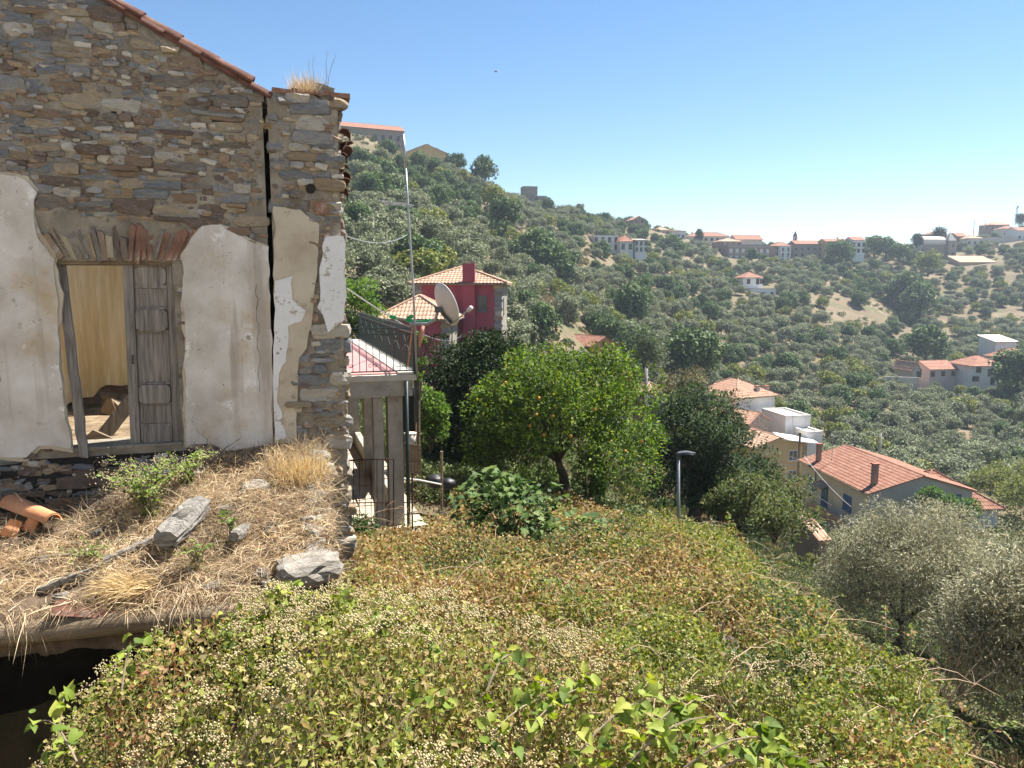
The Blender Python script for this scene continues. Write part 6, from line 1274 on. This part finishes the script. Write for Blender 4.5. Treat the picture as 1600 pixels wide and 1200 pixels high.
NOTREE = [(590, 246, 50, 16, .1), (650, 262, 95, 16, -.28), (930, 505, 48, 16, .35), (1010, 445, 40, 12, .3), (1330, 492, 85, 26, .12), (1530, 500, 70, 16, .0), (850, 478, 30, 10, .3), (860, 330, 14, 12, 0), (940, 420, 40, 12, .2), (1480, 530, 20, 20, 0), (690, 505, 20, 12, 0), (1060, 475, 40, 9, .25)]
pts = []; cell = {}
cand = rng.uniform(0, 1, (14000, 2)); a_ = -.34 + 1.14 * cand[:, 0]; Yc = 38 * (430 / 38) ** (cand[:, 1] ** .62); Xc = a_ * Yc; Zc = H(Xc, Yc); PX, PY = proj(np.stack([Xc, Yc, Zc], 1)); dn = fbm(Xc / 30, Yc / 30, 2.2, 3); kd = fbm(Xc / 45, Yc / 45, 12.2, 3)
HP = [(h[0], h[1], h[2]) for h in HOUSES]; HPX = [(float(proj(np.array([[h[0], h[1], h[3]]]))[0][0]), float(proj(np.array([[h[0], h[1], h[3] + 3]]))[1][0]), h[2] * F_PX / h[1], h[1]) for h in HOUSES]
for i in range(len(cand)):
    x, y, z, px, py = Xc[i], Yc[i], Zc[i], PX[i], PY[i]
    if px < 500 or px > 1680: continue
    if y < 62 and not (px < 645 and y > 44): continue
    if px > 1050 and y < 100: 
        if y < 86 : continue
    bad = False
    for (cx, cyy, rx, ry, sl) in NOTREE:
        dx = px - cx; dy = py - cyy - sl * dx
        if (dx / rx) ** 2 + (dy / ry) ** 2 < 1 and random.random() < .88: bad = True; break
    if bad or (dn[i] < -.32 and random.random() < .75): continue
    if any((x - h[0]) ** 2 + (y - h[1]) ** 2 < (h[2] + 2.4) ** 2 for h in HP): continue
    s = random.uniform(1.45, 2.5) * (1.12 if y < 120 else 1.0)
    hp = s * 1.9 * F_PX / y
    if any(y < h[3] and abs(px - h[0]) < h[2] + s * F_PX / y * .6 and py - hp < h[1] - 1 and py > h[1] - 25 for h in HPX): continue
    typ = 'olive' if kd[i] < .27 else 'dark'; q = random.random()
    if q < .1: typ = 'lime'
    elif q < .22: typ = 'dark' if typ == 'olive' else 'olive'
    if typ == 'dark': s *= 1.08
    md = s * 1.25; g = 8.0; key = (int(x // g), int(y // g)); ok = True
    for ax_ in (-1, 0, 1):
        for ay_ in (-1, 0, 1):
            for (xx, yy2, m2) in cell.get((key[0] + ax_, key[1] + ay_), ()):
                if (x - xx) ** 2 + (y - yy2) ** 2 < ((md + m2) * .74) ** 2: ok = False; break
    if not ok: continue
    cell.setdefault(key, []).append((x, y, md)); pts.append([x, y, z, s, typ, px, py])
# trees one can name on the skyline and by the houses
named = [(757, 284, 232, 3.6, 'dark', 'large round dark tree alone on the skyline above the dry slope'), (712, 266, 240, 2.9, 'dark', 'ragged green tree on the skyline below the yellow gable'), (905, 330, 305, 1.9, 'olive', 'small bare-looking tree on the descending skyline'),
         (1092, 377, 352, 2.6, 'pine', 'dark pointed fir before the long red roof'), (1432, 384, 345, 3.0, 'pine', 'dark pine west of the chapel'), (1467, 380, 356, 3.6, 'pine', 'broad dark pine behind the chapel nave'),
         (1594, 352, 398, 2.8, 'pine', 'olive-green pine at the foot of the lattice mast'), (1312, 408, 322, 4.6, 'dark', 'round green tree under the yellow ridge house'), (1384, 400, 338, 5.0, 'dark', 'wide dark wood crown on the ridge past the white house'), (1366, 398, 340, 4.4, 'dark', 'dark tree next to the white ridge house'),
         (1405, 404, 330, 3.8, 'dark', 'dark tree between ridge wood and chapel'), (1046, 412, 300, 6.0, 'dark', 'tall dark tree right under the white and blue ridge house'), (1175, 408, 318, 3.0, 'dark', 'dark tree below the blockwork building'), (1450, 425, 318, 5.2, 'lime', 'big bright green tree under the chapel'),
         (1210, 412, 322, 2.2, 'lime', 'bright yellow-green bush below the white front bay'), (1420, 470, 275, 6.0, 'dark', 'pair-leaning huge dark tree in the middle of the far slope'), (1436, 492, 262, 6.0, 'dark', 'broad dark tree in front of the huge dark one'),
         (836, 430, 165, 5.2, 'dark', 'great dark oak on the near olive slope'), (858, 436, 162, 4.6, 'dark', 'dark oak merging with the great one'), (592, 300, 175, 4.6, 'dark', 'nearly black oak under the convent slope'), (570, 285, 190, 4.2, 'dark', 'dark oak highest under the grey convent'), (610, 330, 160, 4.0, 'dark', 'dark oak lowest of those under the convent slope'),
         (1446, 562, 195, 4.6, 'dark', 'green tree behind the long pale pink house'), (1590, 600, 165, 4.6, 'dark', 'dark tree hiding the foot of the hip roofed houses'), (985, 505, 148, 4.0, 'dark', 'dark green tree above the tall loose one'), (1085, 590, 108, 4.0, 'dark', 'dark bushy tree between the tall loose tree and the white house'),
         (790, 352, 168, 3.0, 'dark', 'dark bush below the single yellow-green thicket'), (770, 318, 195, 3.0, 'lime', 'yellow-green thicket on the upper slope'), (672, 372, 128, 3.0, 'lime', 'yellowing tree straight behind the television mast')]
for (px, py, Y, s, typ, lab) in named:
    p = at(px, py, Y); z = min(p.z, Hs(p.x, p.y) + .5); pts = [q for q in pts if (q[0] - p.x) ** 2 + (q[1] - p.y) ** 2 > (s * .9) ** 2]; pts.append([p.x, p.y, p.z - .2, s, typ, px, py, lab])
pts.sort(key=lambda q: -(q[3] / q[1]) - (10 if len(q) > 7 else 0))
def zone(px, py, y):
    if y < 85: return 'on the near slope by the crimson house'
    if px < 760: return 'on the steep slope under the hilltop convent'
    if px < 1000: return 'on the terraced slope above the orange house'
    if px < 1240: return 'on the hillside below the ridge village' if py < 520 else 'in the valley beyond the white house'
    return 'on the far slope under the chapel' if py < 520 else 'in the valley below the pink house'
KIND_N = {'olive': ('olive_tree', 'grey-green olive tree', 'olive tree'), 'dark': ('broadleaf_tree', 'dark green leafy tree', 'tree'), 'lime': ('young_tree', 'yellow-green leafy tree', 'tree'), 'pine': ('pine_tree', 'dark pine', 'tree')}
NT = 300
for i, q in enumerate(pts[:NT]):
    x, y, z, s, typ, px, py = q[:7]; nm, ph, ct = KIND_N[typ]; lab = q[7] if len(q) > 7 else '%s %s' % (ph, zone(px, py, y))
    t = thing(nm, (x, y, z - .15), lab, ct, random.uniform(0, 6.28), None if len(q) > 7 else '%ss %s' % (ph, zone(px, py, y)))
    cm, tm = VAR[typ][random.randrange(len(VAR[typ]))]; sc = (s * random.uniform(.9, 1.15), s * random.uniform(.9, 1.15), s * random.uniform(.85, 1.12)); t.scale = sc
    link('crown', cm, t); link('trunk', tm, t)
print('hill trees', len(pts))
def gn_scatter(name, P, rot, sc, vi, meshes, label, kind='stuff'):
    """one object that instances a few shapes on points"""
    src = bpy.data.collections.new(name + '_shapes')
    for k, me in enumerate(meshes): src.objects.link(bpy.data.objects.new('shape_%02d' % k, me))
    me = bpy.data.meshes.new(name); n = len(P); me.vertices.add(n); me.vertices.foreach_set('co', np.ascontiguousarray(P, np.float32).ravel())
    for nm, tp, dt in (('rz', 'FLOAT', rot), ('sc', 'FLOAT', sc)): me.attributes.new(nm, tp, 'POINT').data.foreach_set('value', np.asarray(dt, np.float32))
    me.attributes.new('vi', 'INT', 'POINT').data.foreach_set('value', np.asarray(vi, np.int32)); me.update()
    g = bpy.data.node_groups.new(name, 'GeometryNodeTree'); g.interface.new_socket('Geometry', in_out='INPUT', socket_type='NodeSocketGeometry'); g.interface.new_socket('Geometry', in_out='OUTPUT', socket_type='NodeSocketGeometry')
    N, L = g.nodes, g.links; gi, go = N.new('NodeGroupInput'), N.new('NodeGroupOutput'); ip = N.new('GeometryNodeInstanceOnPoints'); ci = N.new('GeometryNodeCollectionInfo')
    ci.inputs['Collection'].default_value = src; ci.inputs['Separate Children'].default_value = True; ci.inputs['Reset Children'].default_value = True
    def attr(nm, tp): a = N.new('GeometryNodeInputNamedAttribute'); a.data_type = tp; a.inputs['Name'].default_value = nm; return next(o for o in a.outputs if o.enabled)
    cx = N.new('ShaderNodeCombineXYZ'); L.new(attr('rz', 'FLOAT'), cx.inputs[2])
    L.new(gi.outputs[0], ip.inputs['Points']); L.new(ci.outputs[0], ip.inputs['Instance']); ip.inputs['Pick Instance'].default_value = True
    L.new(attr('vi', 'INT'), ip.inputs['Instance Index']); L.new(cx.outputs[0], ip.inputs['Rotation']); L.new(attr('sc', 'FLOAT'), ip.inputs['Scale']); L.new(ip.outputs[0], go.inputs[0])
    o = link(name, me); md = o.modifiers.new('scatter', 'NODES'); md.node_group = g; return tag(o, label, kind=kind)
restp = pts[NT:]
if restp:
    order = ['olive', 'dark', 'lime', 'pine']; shapes = []; base_i = {}
    for k in order: base_i[k] = len(shapes); shapes += [cm for cm, tm in VAR[k]]
    vi = [base_i[q[4]] + random.randrange(len(VAR[q[4]])) for q in restp]
    gn_scatter('distant_trees', np.array([[q[0], q[1], q[2] - .15] for q in restp]), [random.uniform(0, 6.28) for _ in restp], [q[3] for q in restp], vi, shapes, 'more small olive and broadleaf trees dotted over the far hillside')
# low scrub between the trees
n = 7500; a_ = rng.uniform(-.34, .8, n); Yc = 30 * (430 / 30) ** (rng.uniform(0, 1, n) ** .7); Xc = a_ * Yc; keep = (fbm(Xc / 14, Yc / 14, 22.2, 3) > -.12) & ~((Yc < 60) & (np.abs(a_ - .1) < .02)); 
for h in HP: keep &= (Xc - h[0]) ** 2 + (Yc - h[1]) ** 2 > (h[2] + 1.0) ** 2
Xc, Yc = Xc[keep], Yc[keep]
def scrub_variant(seed, pal, flat):
    global rng
    r0 = rng; rng = np.random.default_rng(seed); C = ellipsoid_clumps(9, (0, 0, .3), (1, 1, flat), .2, .9, -.3); P, D, ci = crown_points(C, np.full((9, 1), .4), 22); k = len(P)
    me = leaf_mesh('scrub', P, norm(D + rand_dirs(k) * .6), norm(D + rand_dirs(k)), .36, .22, pick_cols(pal, k, .2), M['leaf_dull']); rng = r0; return me
SCR = [scrub_variant(1, [(.08, .10, .035), (.11, .13, .05)], .5), scrub_variant(2, [(.14, .15, .05), (.19, .19, .07)], .4), scrub_variant(3, [(.24, .19, .10), (.30, .24, .14)], .35), scrub_variant(4, [(.06, .085, .03), (.09, .115, .04)], .6)]
gn_scatter('scrub', np.stack([Xc, Yc, H(Xc, Yc)], 1), rng.uniform(0, 6.28, len(Xc)), rng.uniform(.35, 1.15, len(Xc)), rng.choice(4, len(Xc), p=[.34, .24, .22, .2]), SCR, 'low green and straw coloured scrub between the hillside trees')

# dry grass and low growth on the nearer slopes, finer than the far scrub
def fine_variant(seed, pal, blades):
    global rng
    r0 = rng; rng = np.random.default_rng(seed)
    if blades:
        k = 260; P = np.stack([rng.normal(0, .45, k), rng.normal(0, .45, k), np.zeros(k)], 1); me = blade_mesh('grass_clump', P, rng.normal(0, .4, (k, 3)) + np.array([0, 0, 1.0]), rng.uniform(.3, .9, k), .035, pick_cols(pal, k, .2), M['straw'], .6)
    else:
        C = ellipsoid_clumps(12, (0, 0, .35), (1, 1, .55), .2, .9, -.4); P, D, ci = crown_points(C, np.full((12, 1), .36), 40); k = len(P)
        me = leaf_mesh('low_shrub', P, norm(np.cross(D, rand_dirs(k)) + D * .4), norm(D + rand_dirs(k) * .6), .17, .09, pick_cols(pal, k, .2), M['leaf_dull'])
    rng = r0; return me
FV = [fine_variant(1, [(.34, .26, .14), (.26, .20, .11), (.42, .34, .2)], True), fine_variant(2, [(.15, .18, .05), (.20, .22, .07)], True), fine_variant(3, [(.10, .13, .045), (.14, .165, .06), (.075, .10, .035)], False), fine_variant(4, [(.20, .16, .085), (.15, .125, .07), (.12, .13, .05)], False)]
n = 15000; a_ = rng.uniform(-.2, .85, n); Yc = 8 * (75 / 8) ** rng.uniform(0, 1, n); Xc = a_ * Yc
keep = (Yc > np.interp(a_, [-.3, -.05, .08, .21, .3, .43, .556, .684, .9], [14.5, 16, 15.8, 14.8, 13.0, 9.2, 6.4, 5.2, 5.0]))
keep &= ~(((Xc - TO.x) * r_ax.x + (Yc - TO.y) * r_ax.y < .3) & ((Xc - TO.x) * d_ax.x + (Yc - TO.y) * d_ax.y > -.5)) & ~((Xc + 3.0 < .9) & (Xc + 3.0 > -.6) & (np.abs(Yc - 16) < 2.2))
for h in HP: keep &= (Xc - h[0]) ** 2 + (Yc - h[1]) ** 2 > (h[2] + .3) ** 2
Xc, Yc = Xc[keep], Yc[keep]; w_ = fbm(Xc / 5, Yc / 5, 12.0, 2); vi = np.where(w_ > .1, rng.choice([1, 2], len(Xc)), rng.choice([0, 0, 3, 2], len(Xc)))
gn_scatter('undergrowth', np.stack([Xc, Yc, H(Xc, Yc) - .02], 1), rng.uniform(0, 6.28, len(Xc)), (.22 + .008 * Yc) * rng.uniform(.6, 1.5, len(Xc)), vi, FV, 'dry grass and low shrubs on the slope beyond the brambles')
# ------------------------------------------------------------------ summer haze over the valley
hb = MB(); hb.hexa([(-760, -70, -31), (860, -70, -31), (860, 960, -31), (-760, 960, -31), (-760, -70, 90), (860, -70, 90), (860, 960, 90), (-760, 960, 90)])
hm = bpy.data.materials.new('haze'); hm.use_nodes = True; hm.node_tree.nodes.remove(hm.node_tree.nodes['Principled BSDF']); pv = hm.node_tree.nodes.new('ShaderNodeVolumePrincipled')
pv.inputs['Color'].default_value = (.72, .84, 1, 1); pv.inputs['Density'].default_value = .0003; pv.inputs['Anisotropy'].default_value = .2
hm.node_tree.links.new(pv.outputs[0], hm.node_tree.nodes['Material Output'].inputs['Volume'])
tag(hb.build('haze', hm), 'thin pale summer haze over the whole valley', kind='stuff')
# ------------------------------------------------------------------ bramble slope
def hump(x, y): return .40 + .28 * fbm(x * .7, y * .7, 41.0, 2) + .30 * fbm(x * 2.0, y * 2.0, 42.0, 3) + .10 * fbm(x * 6, y * 6, 43.0, 2)
def brow(a):
    """forward distance at which the bramble bank tips over its edge, by bearing"""
    return np.interp(a, [-.3, -.05, .08, .21, .3, .43, .556, .684, .9], [13.2, 15.5, 15.2, 14.0, 12.2, 8.5, 5.9, 4.2, 3.0])
n = 420000
a_ = rng.uniform(-.27, .9, n); y = 2.3 * (18 / 2.3) ** (rng.uniform(0, 1, n) ** .72); x = a_ * y
ed = brow(a_) + .35 * fbm(x * 1.1, y * 1.1, 6.0, 3)
u_, w_ = (x - RO.x) * r_ax.x + (y - RO.y) * r_ax.y, (x - RO.x) * d_ax.x + (y - RO.y) * d_ax.y
keep = (y < ed + 1.0) & ~((u_ < .05) & (w_ > -2.9)) & ~((a_ < -.16) & (y > 12.0) & (x > -4.2) & (x < -2.2))
# floor under the terrace and the dry patch by the shed stay clear
ut, wt = (x - TO.x) * r_ax.x + (y - TO.y) * r_ax.y, (x - TO.x) * d_ax.x + (y - TO.y) * d_ax.y
keep &= ~((ut < .15) & (wt > -.5)); keep &= ~((a_ < -.085) & (y > 13.6))
keep &= ~((a_ > .64) & (y > 2.7) & (fbm(x * 2, y * 2, 3.3, 2) > -.5) & (x - .684 * y > -.1))
x, y, a_, ed = x[keep], y[keep], a_[keep], ed[keep]; n = len(x)
over = np.clip((y - ed) / 1.0, 0, 1); h = hump(x, y) * (1 - .5 * over) * np.clip(((x + 2.3) ** 2 + ((y - 12.2) * .8) ** 2) / 5, .22, 1)
dep = rng.uniform(0, 1, n) ** 1.7; z = H(x, y) + h * (1 - dep * .8) + rng.uniform(-.04, .07, n)
e = .06; gx = (hump(x + e, y) - hump(x - e, y)) / (2 * e) + (H(x + e, y) - H(x - e, y)) / (2 * e); gy = (hump(x, y + e) - hump(x, y - e)) / (2 * e) + (H(x, y + e) - H(x, y - e)) / (2 * e)
NRM = norm(np.stack([-gx, -gy, np.ones(n)], 1)); D = norm(rand_dirs(n) * 1.0 + NRM * .35); NN = norm(NRM + rand_dirs(n) * 1.0)
ls = .017 + .0019 * y; L_ = ls * rng.uniform(.7, 1.5, n)
br = 1.35 * fbm(x * .55 + .3, y * .55, 60.0, 3) + .55 * fbm(x * 2.1, y * 2.1, 61.0, 2); br = br + .5 * fbm(x * 4.5, y * 4.5, 62.0, 2) + .25 * np.exp(-((x - .2) ** 2 + (y - 6.5) ** 2) / 9) + .12 * (y > 8) - .18 * (a_ > .35) - .2 * (y < 3.6)
brown = rng.uniform(-.55, .75, n) < br
GRN = [(.15, .18, .035), (.21, .22, .05), (.27, .26, .075), (.09, .125, .028), (.33, .31, .12), (.16, .18, .06)]; BRN = [(.24, .135, .055), (.32, .21, .095), (.17, .095, .045), (.38, .29, .15), (.35, .29, .12), (.26, .22, .08)]
col = np.where(brown[:, None], pick_cols(BRN, n, .2), pick_cols(GRN, n, .18, [.28, .25, .12, .17, .05, .13]))
dkp = fbm(x * .9, y * .9, 70.0, 3); dk = (dkp > .10) & (rng.random(n) < .75); col[dk & ~brown] = pick_cols([(.05, .085, .03), (.075, .115, .045), (.10, .14, .06)], int((dk & ~brown).sum()), .2)
o = link('bramble_thicket', leaf_mesh('bramble_thicket', np.stack([x, y, z], 1), D, NN, L_, L_ * .72, np.clip(col * 1.12, .01, .8), M['leaf'], .14, .12)); tag(o, 'dense bramble thicket, part green and part withered rusty brown, covering the bank', 'brambles', kind='stuff')
# withered canes arching out of it
mb = MB()
for i in range(950):
    aa = random.uniform(-.22, .62); yy2 = random.uniform(2.6, 11.5)
    if yy2 > brow(aa) - .3: continue
    xx = aa * yy2
    if (xx - RO.x) * r_ax.x + (yy2 - RO.y) * r_ax.y < .1: continue
    zz = Hs(xx, yy2) + float(hump(np.array([xx]), np.array([yy2]))[0]) - .05; an = random.uniform(0, 6.28); ln = random.uniform(.2, .6); hh = random.uniform(.02, .14)
    mb.tube([(xx + math.cos(an) * ln * t, yy2 + math.sin(an) * ln * t, zz + hh * 4 * t * (1 - t) * 1.0) for t in (0, .25, .5, .75, 1)], [.0038, .0036, .003, .0024, .0014], 3, cap=False)
tag(mb.build('bramble_canes', mat('dry_cane', [(.26, .17, .11), (.42, .32, .21)], 7)), 'thin dry canes and stalks arching through the bramble thicket', 'brambles', kind='stuff')
# young leafy shoots standing out of the thicket
P_, D_, mb = [], [], MB()
for i in range(170):
    aa = random.uniform(-.2, .66); yy2 = 3.0 * (13 / 3.0) ** random.random()
    if yy2 > brow(aa) - .1: yy2 = float(brow(aa)) - random.uniform(0, .4)
    xx = aa * yy2
    if (xx - RO.x) * r_ax.x + (yy2 - RO.y) * r_ax.y < .15 or (xx + 2.3) ** 2 + (yy2 - 12.2) ** 2 < 2: continue
    zz = Hs(xx, yy2) + float(hump(np.array([xx]), np.array([yy2]))[0]) - .08; an = random.uniform(0, 6.28); ln = random.uniform(.15, .5); hh = random.uniform(.12, .34)
    pp = [Vector((xx + math.cos(an) * ln * t, yy2 + math.sin(an) * ln * t, zz + hh * math.sin(t * 2.3))) for t in (0, .25, .5, .75, 1)]; mb.tube(pp, [.004, .0036, .003, .0025, .0015], 3, cap=False)
    for q in range(22):
        j = random.randrange(4); P_.append(pp[j].lerp(pp[j + 1], random.random())); D_.append((random.gauss(0, 1), random.gauss(0, 1), random.gauss(.1, .5)))
n = len(P_); P_ = np.array(P_); tag(mb.build('bramble_shoots', M['twig']), 'thin arching shoots standing out of the bramble thicket', 'brambles', kind='stuff')
o = link('bramble_shoot_leaves', leaf_mesh('bramble_shoot_leaves', P_, np.array(D_), norm(rand_dirs(n) * .8 + np.array([0, 0, 1.0])), (.022 + .0024 * P_[:, 1]) * rng.uniform(.7, 1.3, n), (.017 + .0018 * P_[:, 1]), pick_cols([(.14, .19, .04), (.20, .25, .06), (.10, .15, .035), (.28, .17, .08)], n, .15), M['leaf'], .14, .15)); tag(o, 'green leaves on the arching shoots above the thicket', 'brambles', kind='stuff')
for i, (px, py, qx, qy, Y, lab) in enumerate(((1165, 1010, 1140, 1065, 4.6, 'pale dead stalk leaning in the brambles'), (705, 975, 707, 1015, 4.4, 'short whitish stalk upright in the brown brambles'), (1008, 968, 985, 1010, 5.2, 'thin tan stalk slanting over the middle of the brambles'))):
    mb = MB(); mb.tube([at(qx, qy, Y), at(px, py, Y)], [.006, .003], 5); tag(mb.build('dead_stalk', M['straw'] if False else M['twig']), lab, 'stalk')
# litter under the thicket
n = 40000; a2 = rng.uniform(-.27, .9, n); y2 = 2.3 * (17 / 2.3) ** rng.uniform(0, 1, n); x2 = a2 * y2
keep = (y2 < brow(a2) + 1.5) & ~(((x2 - RO.x) * r_ax.x + (y2 - RO.y) * r_ax.y < .05) & ((x2 - RO.x) * d_ax.x + (y2 - RO.y) * d_ax.y > -2.9)) & ~(((x2 - TO.x) * r_ax.x + (y2 - TO.y) * r_ax.y < .15) & ((x2 - TO.x) * d_ax.x + (y2 - TO.y) * d_ax.y > -.5)); x2, y2 = x2[keep], y2[keep]; n = len(x2)
o = link('leaf_litter', leaf_mesh('leaf_litter', np.stack([x2, y2, H(x2, y2) + .1 + rng.uniform(-.08, .12, n)], 1), rand_dirs(n), norm(rand_dirs(n) * .5 + np.array([0, 0, 1.0])), .04 + .004 * y2, .03, pick_cols([(.09, .06, .035), (.06, .042, .026), (.13, .09, .05)], n), M['straw'], .1, .1)); tag(o, 'brown dead leaves and stems underneath the brambles', 'leaf litter', kind='stuff')

# ------------------------------------------------------------------ flowering weeds at the lane's edge
def wtop(a, y):
    """height of the weed tops: the bank of weeds below the camera, highest before the lean-to's corner"""
    top = np.interp(a, [-.72, -.645, -.56, -.5, -.42, -.33, -.23, -.17, -.06, .06, .2, .35, .5, .8], [-2.3, -1.95, -1.66, -1.50, -1.42, -1.32, -1.27, -1.32, -1.42, -1.50, -1.54, -1.60, -1.70, -1.9])
    return top - .16 * np.clip(3.0 - y, 0, 2) - .55 * np.clip(y - 3.15, 0, 3) - .0
n = 60000; a_ = rng.uniform(-.74, .62, n); y = rng.uniform(1.75, 4.0, n); x = a_ * y; top = wtop(a_, y) + .17 * fbm(x * 2.6, y * 2.6, 80.0, 3)
lim = np.interp(a_, [-.7, -.2, .0, .3, .6], [3.6, 3.75, 3.3, 2.75, 2.5]); g = H(x, y); keep = (y < lim + .3 * fbm(x * 3, y * 3, 5.0, 2)) & (top > g + .1); x, y, top, g, a_ = x[keep], y[keep], top[keep], g[keep], a_[keep]; n = len(x)
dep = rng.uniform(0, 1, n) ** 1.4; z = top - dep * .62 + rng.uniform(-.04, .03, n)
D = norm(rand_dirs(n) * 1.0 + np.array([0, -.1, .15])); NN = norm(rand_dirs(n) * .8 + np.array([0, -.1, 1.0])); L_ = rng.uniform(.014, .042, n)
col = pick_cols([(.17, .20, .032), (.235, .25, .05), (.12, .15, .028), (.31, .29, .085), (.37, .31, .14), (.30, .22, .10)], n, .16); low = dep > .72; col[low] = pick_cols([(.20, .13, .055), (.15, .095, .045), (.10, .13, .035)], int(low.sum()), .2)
rust = (fbm(x * 2.2, y * 2.2, 91.0, 2) > .28) & (rng.random(n) < .6); col[rust] = pick_cols([(.28, .15, .07), (.36, .24, .12), (.20, .10, .05)], int(rust.sum()), .2)
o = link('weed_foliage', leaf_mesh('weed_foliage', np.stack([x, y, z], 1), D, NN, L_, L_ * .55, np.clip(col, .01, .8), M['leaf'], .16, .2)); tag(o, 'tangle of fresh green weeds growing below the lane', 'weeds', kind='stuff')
mb = MB()
for i in range(800):
    aa = random.uniform(-.7, .4); yy2 = random.uniform(1.9, 3.4); xx = aa * yy2; zt = float(wtop(np.array([aa]), np.array([yy2]))[0]) + random.uniform(-.16, .02); k = random.uniform(.2, .5); dx, dy = random.uniform(-.15, .15), random.uniform(-.15, .15)
    mb.tube([(xx + dx, yy2 + dy, zt - k), (xx + dx * .35, yy2 + dy * .3, zt - k * .45), (xx, yy2, zt)], [.0028, .0022, .0012], 3, cap=False)
tag(mb.build('weed_stems', mat('green_straw_stem', [(.16, .17, .06), (.32, .27, .13)], 9)), 'thin stems of the weeds below the lane', 'weeds', kind='stuff')
hd = []
while len(hd) < 520:
    aa = random.uniform(-.7, .12) if random.random() < .9 else random.uniform(.1, .5); yy2 = random.uniform(2.0, 3.5); xx = aa * yy2
    if float(fbm(np.array([xx * 2.0]), np.array([yy2 * 2.0]), 14.0, 2)[0]) < .04: continue
    hd.append((xx, yy2, float(wtop(np.array([aa]), np.array([yy2]))[0] + .17 * fbm(np.array([xx * 2.6]), np.array([yy2 * 2.6]), 80.0, 3)[0]) + random.uniform(-.07, .035)))
o = link('weed_flowers', flower_mesh('weed_flowers', hd, 20, .02, (.0028, .006))); tag(o, 'masses of tiny cream seed and flower heads on the weeds', 'flowers', kind='stuff')
# broad-leaved vine along the bottom: every leaf a part of its own
def heart_leaf(c):
    mb = MB(); prof = [(0, 0), (.2, -.1), (.4, .02), (.47, .25), (.36, .55), (.17, .82), (0, 1.05)]; Lp = prof + [(-x, y) for x, y in prof[-2:0:-1]]
    mb.v = [(x, y, .38 * abs(x) - .25 * max(0, y) ** 2) for x, y in Lp]; n = len(Lp); mb.v += [(0, .3, -.01), (0, .65, -.1)]
    mb.f = []
    for i in range(n):
        j = (i + 1) % n; yi = (Lp[i][1] + Lp[j][1]) / 2; mb.f.append((i, j, n if yi < .45 else n + 1))
    mb.f += [(3, 4, n + 1), (3, n + 1, n), (n - 3, n, n + 1), (n - 4, n - 3, n + 1)]
    return flat_leaf_mesh('vine_leaf', mb, M['leaf'], c)
HL = [heart_leaf(c) for c in ((.17, .235, .035), (.22, .28, .045), (.13, .19, .032), (.26, .31, .06), (.31, .33, .06), (.10, .15, .03))]
def vine(label, specs, n_leaf, size):
    base = at(specs[0][0], specs[0][1], specs[0][2]); t = thing('broadleaf_vine', base, label, 'vine', 0); mb = MB(); k = 0
    for i in range(len(specs) // 2):
        a, b = at(*specs[2 * i]), at(*specs[2 * i + 1]); pth = [a.lerp(b, q) + Vector((0, 0, .07 * math.sin(q * 3.1))) - base for q in np.linspace(0, 1, 7)]; mb.tube(pth, [.004, .004, .0035, .003, .003, .002, .0012], 5)
        for j in range(n_leaf * 2 // len(specs)):
            q = random.random() * 5.99; p = pth[int(q)].lerp(pth[int(q) + 1], q % 1) + Vector((random.gauss(0, .03), random.gauss(0, .04), random.gauss(0, .02)))
            o = link('leaf', random.choice(HL), t); s = size * random.uniform(.55, 1.2); o.location = p; o.scale = (s * random.uniform(.8, 1), s, s)
            o.rotation_euler = Vector((random.gauss(0, .8), random.gauss(0, .8) - .15, random.gauss(.0, .5))).to_track_quat('Y', 'Z').to_euler(); o.rotation_euler.rotate_axis('Y', random.gauss(0, .5))
    mb.build('stem', M['twig'], t)
vine('broad green leaved vine sprawling along the bank near the picture\'s bottom edge', [(790, 1190, 2.4), (930, 1070, 2.75), (880, 1210, 2.35), (1030, 1090, 2.6), (960, 1215, 2.3), (1130, 1120, 2.5), (1050, 1215, 2.3), (1230, 1160, 2.4), (720, 1215, 2.35), (860, 1090, 2.7), (1100, 1215, 2.3), (1290, 1200, 2.3), (990, 1200, 2.35), (1080, 1100, 2.6)], 290, .054)
vine('smaller heart-leaved vine threading the cream flowered weeds', [(640, 1100, 2.7), (690, 1005, 3.0), (760, 1080, 2.7), (810, 1030, 2.9), (330, 1010, 3.0), (400, 985, 3.1), (560, 1010, 2.9), (640, 990, 3.0), (600, 1170, 2.4), (700, 1100, 2.6)], 110, .05)
vine('leafy shoot poking above the weeds in front of the flat rock', [(440, 990, 3.2), (470, 925, 3.4), (500, 985, 3.2), (545, 945, 3.3), (470, 1000, 3.2), (430, 930, 3.4)], 60, .07)
vine('leafy shoot reaching into the dark hole under the beam', [(90, 1170, 2.7), (110, 1080, 2.9), (190, 1080, 2.8), (215, 1005, 3.0), (120, 1190, 2.6), (60, 1130, 2.8)], 50, .05)
# footpath trodden at the bank's foot
mb = MB(); pa = [(at(1560, 1120, 4.6), at(1640, 1100, 4.9)), (at(1575, 1170, 4.0), at(1680, 1150, 4.2)), (at(1590, 1230, 3.6), at(1720, 1220, 3.7))]
px_ = []
for l, r__ in pa:
    for q in np.linspace(0, 1, 5): p = l.lerp(r__, q); px_.append((p.x, p.y, Hs(p.x, p.y) + .03))
mb.v = px_
for i in range(2):
    for j in range(4): mb.f.append((i * 5 + j, i * 5 + 5 + j, i * 5 + 6 + j, i * 5 + 1 + j)); mb.m.append(0)
o = mb.build('path', mat('pinkish_path_earth', [(.30, .22, .165), (.44, .34, .265)], 4, 8, .95, .6, 26)); tag(o, 'strip of bare pinkish footpath at the bank\'s foot', kind='structure')
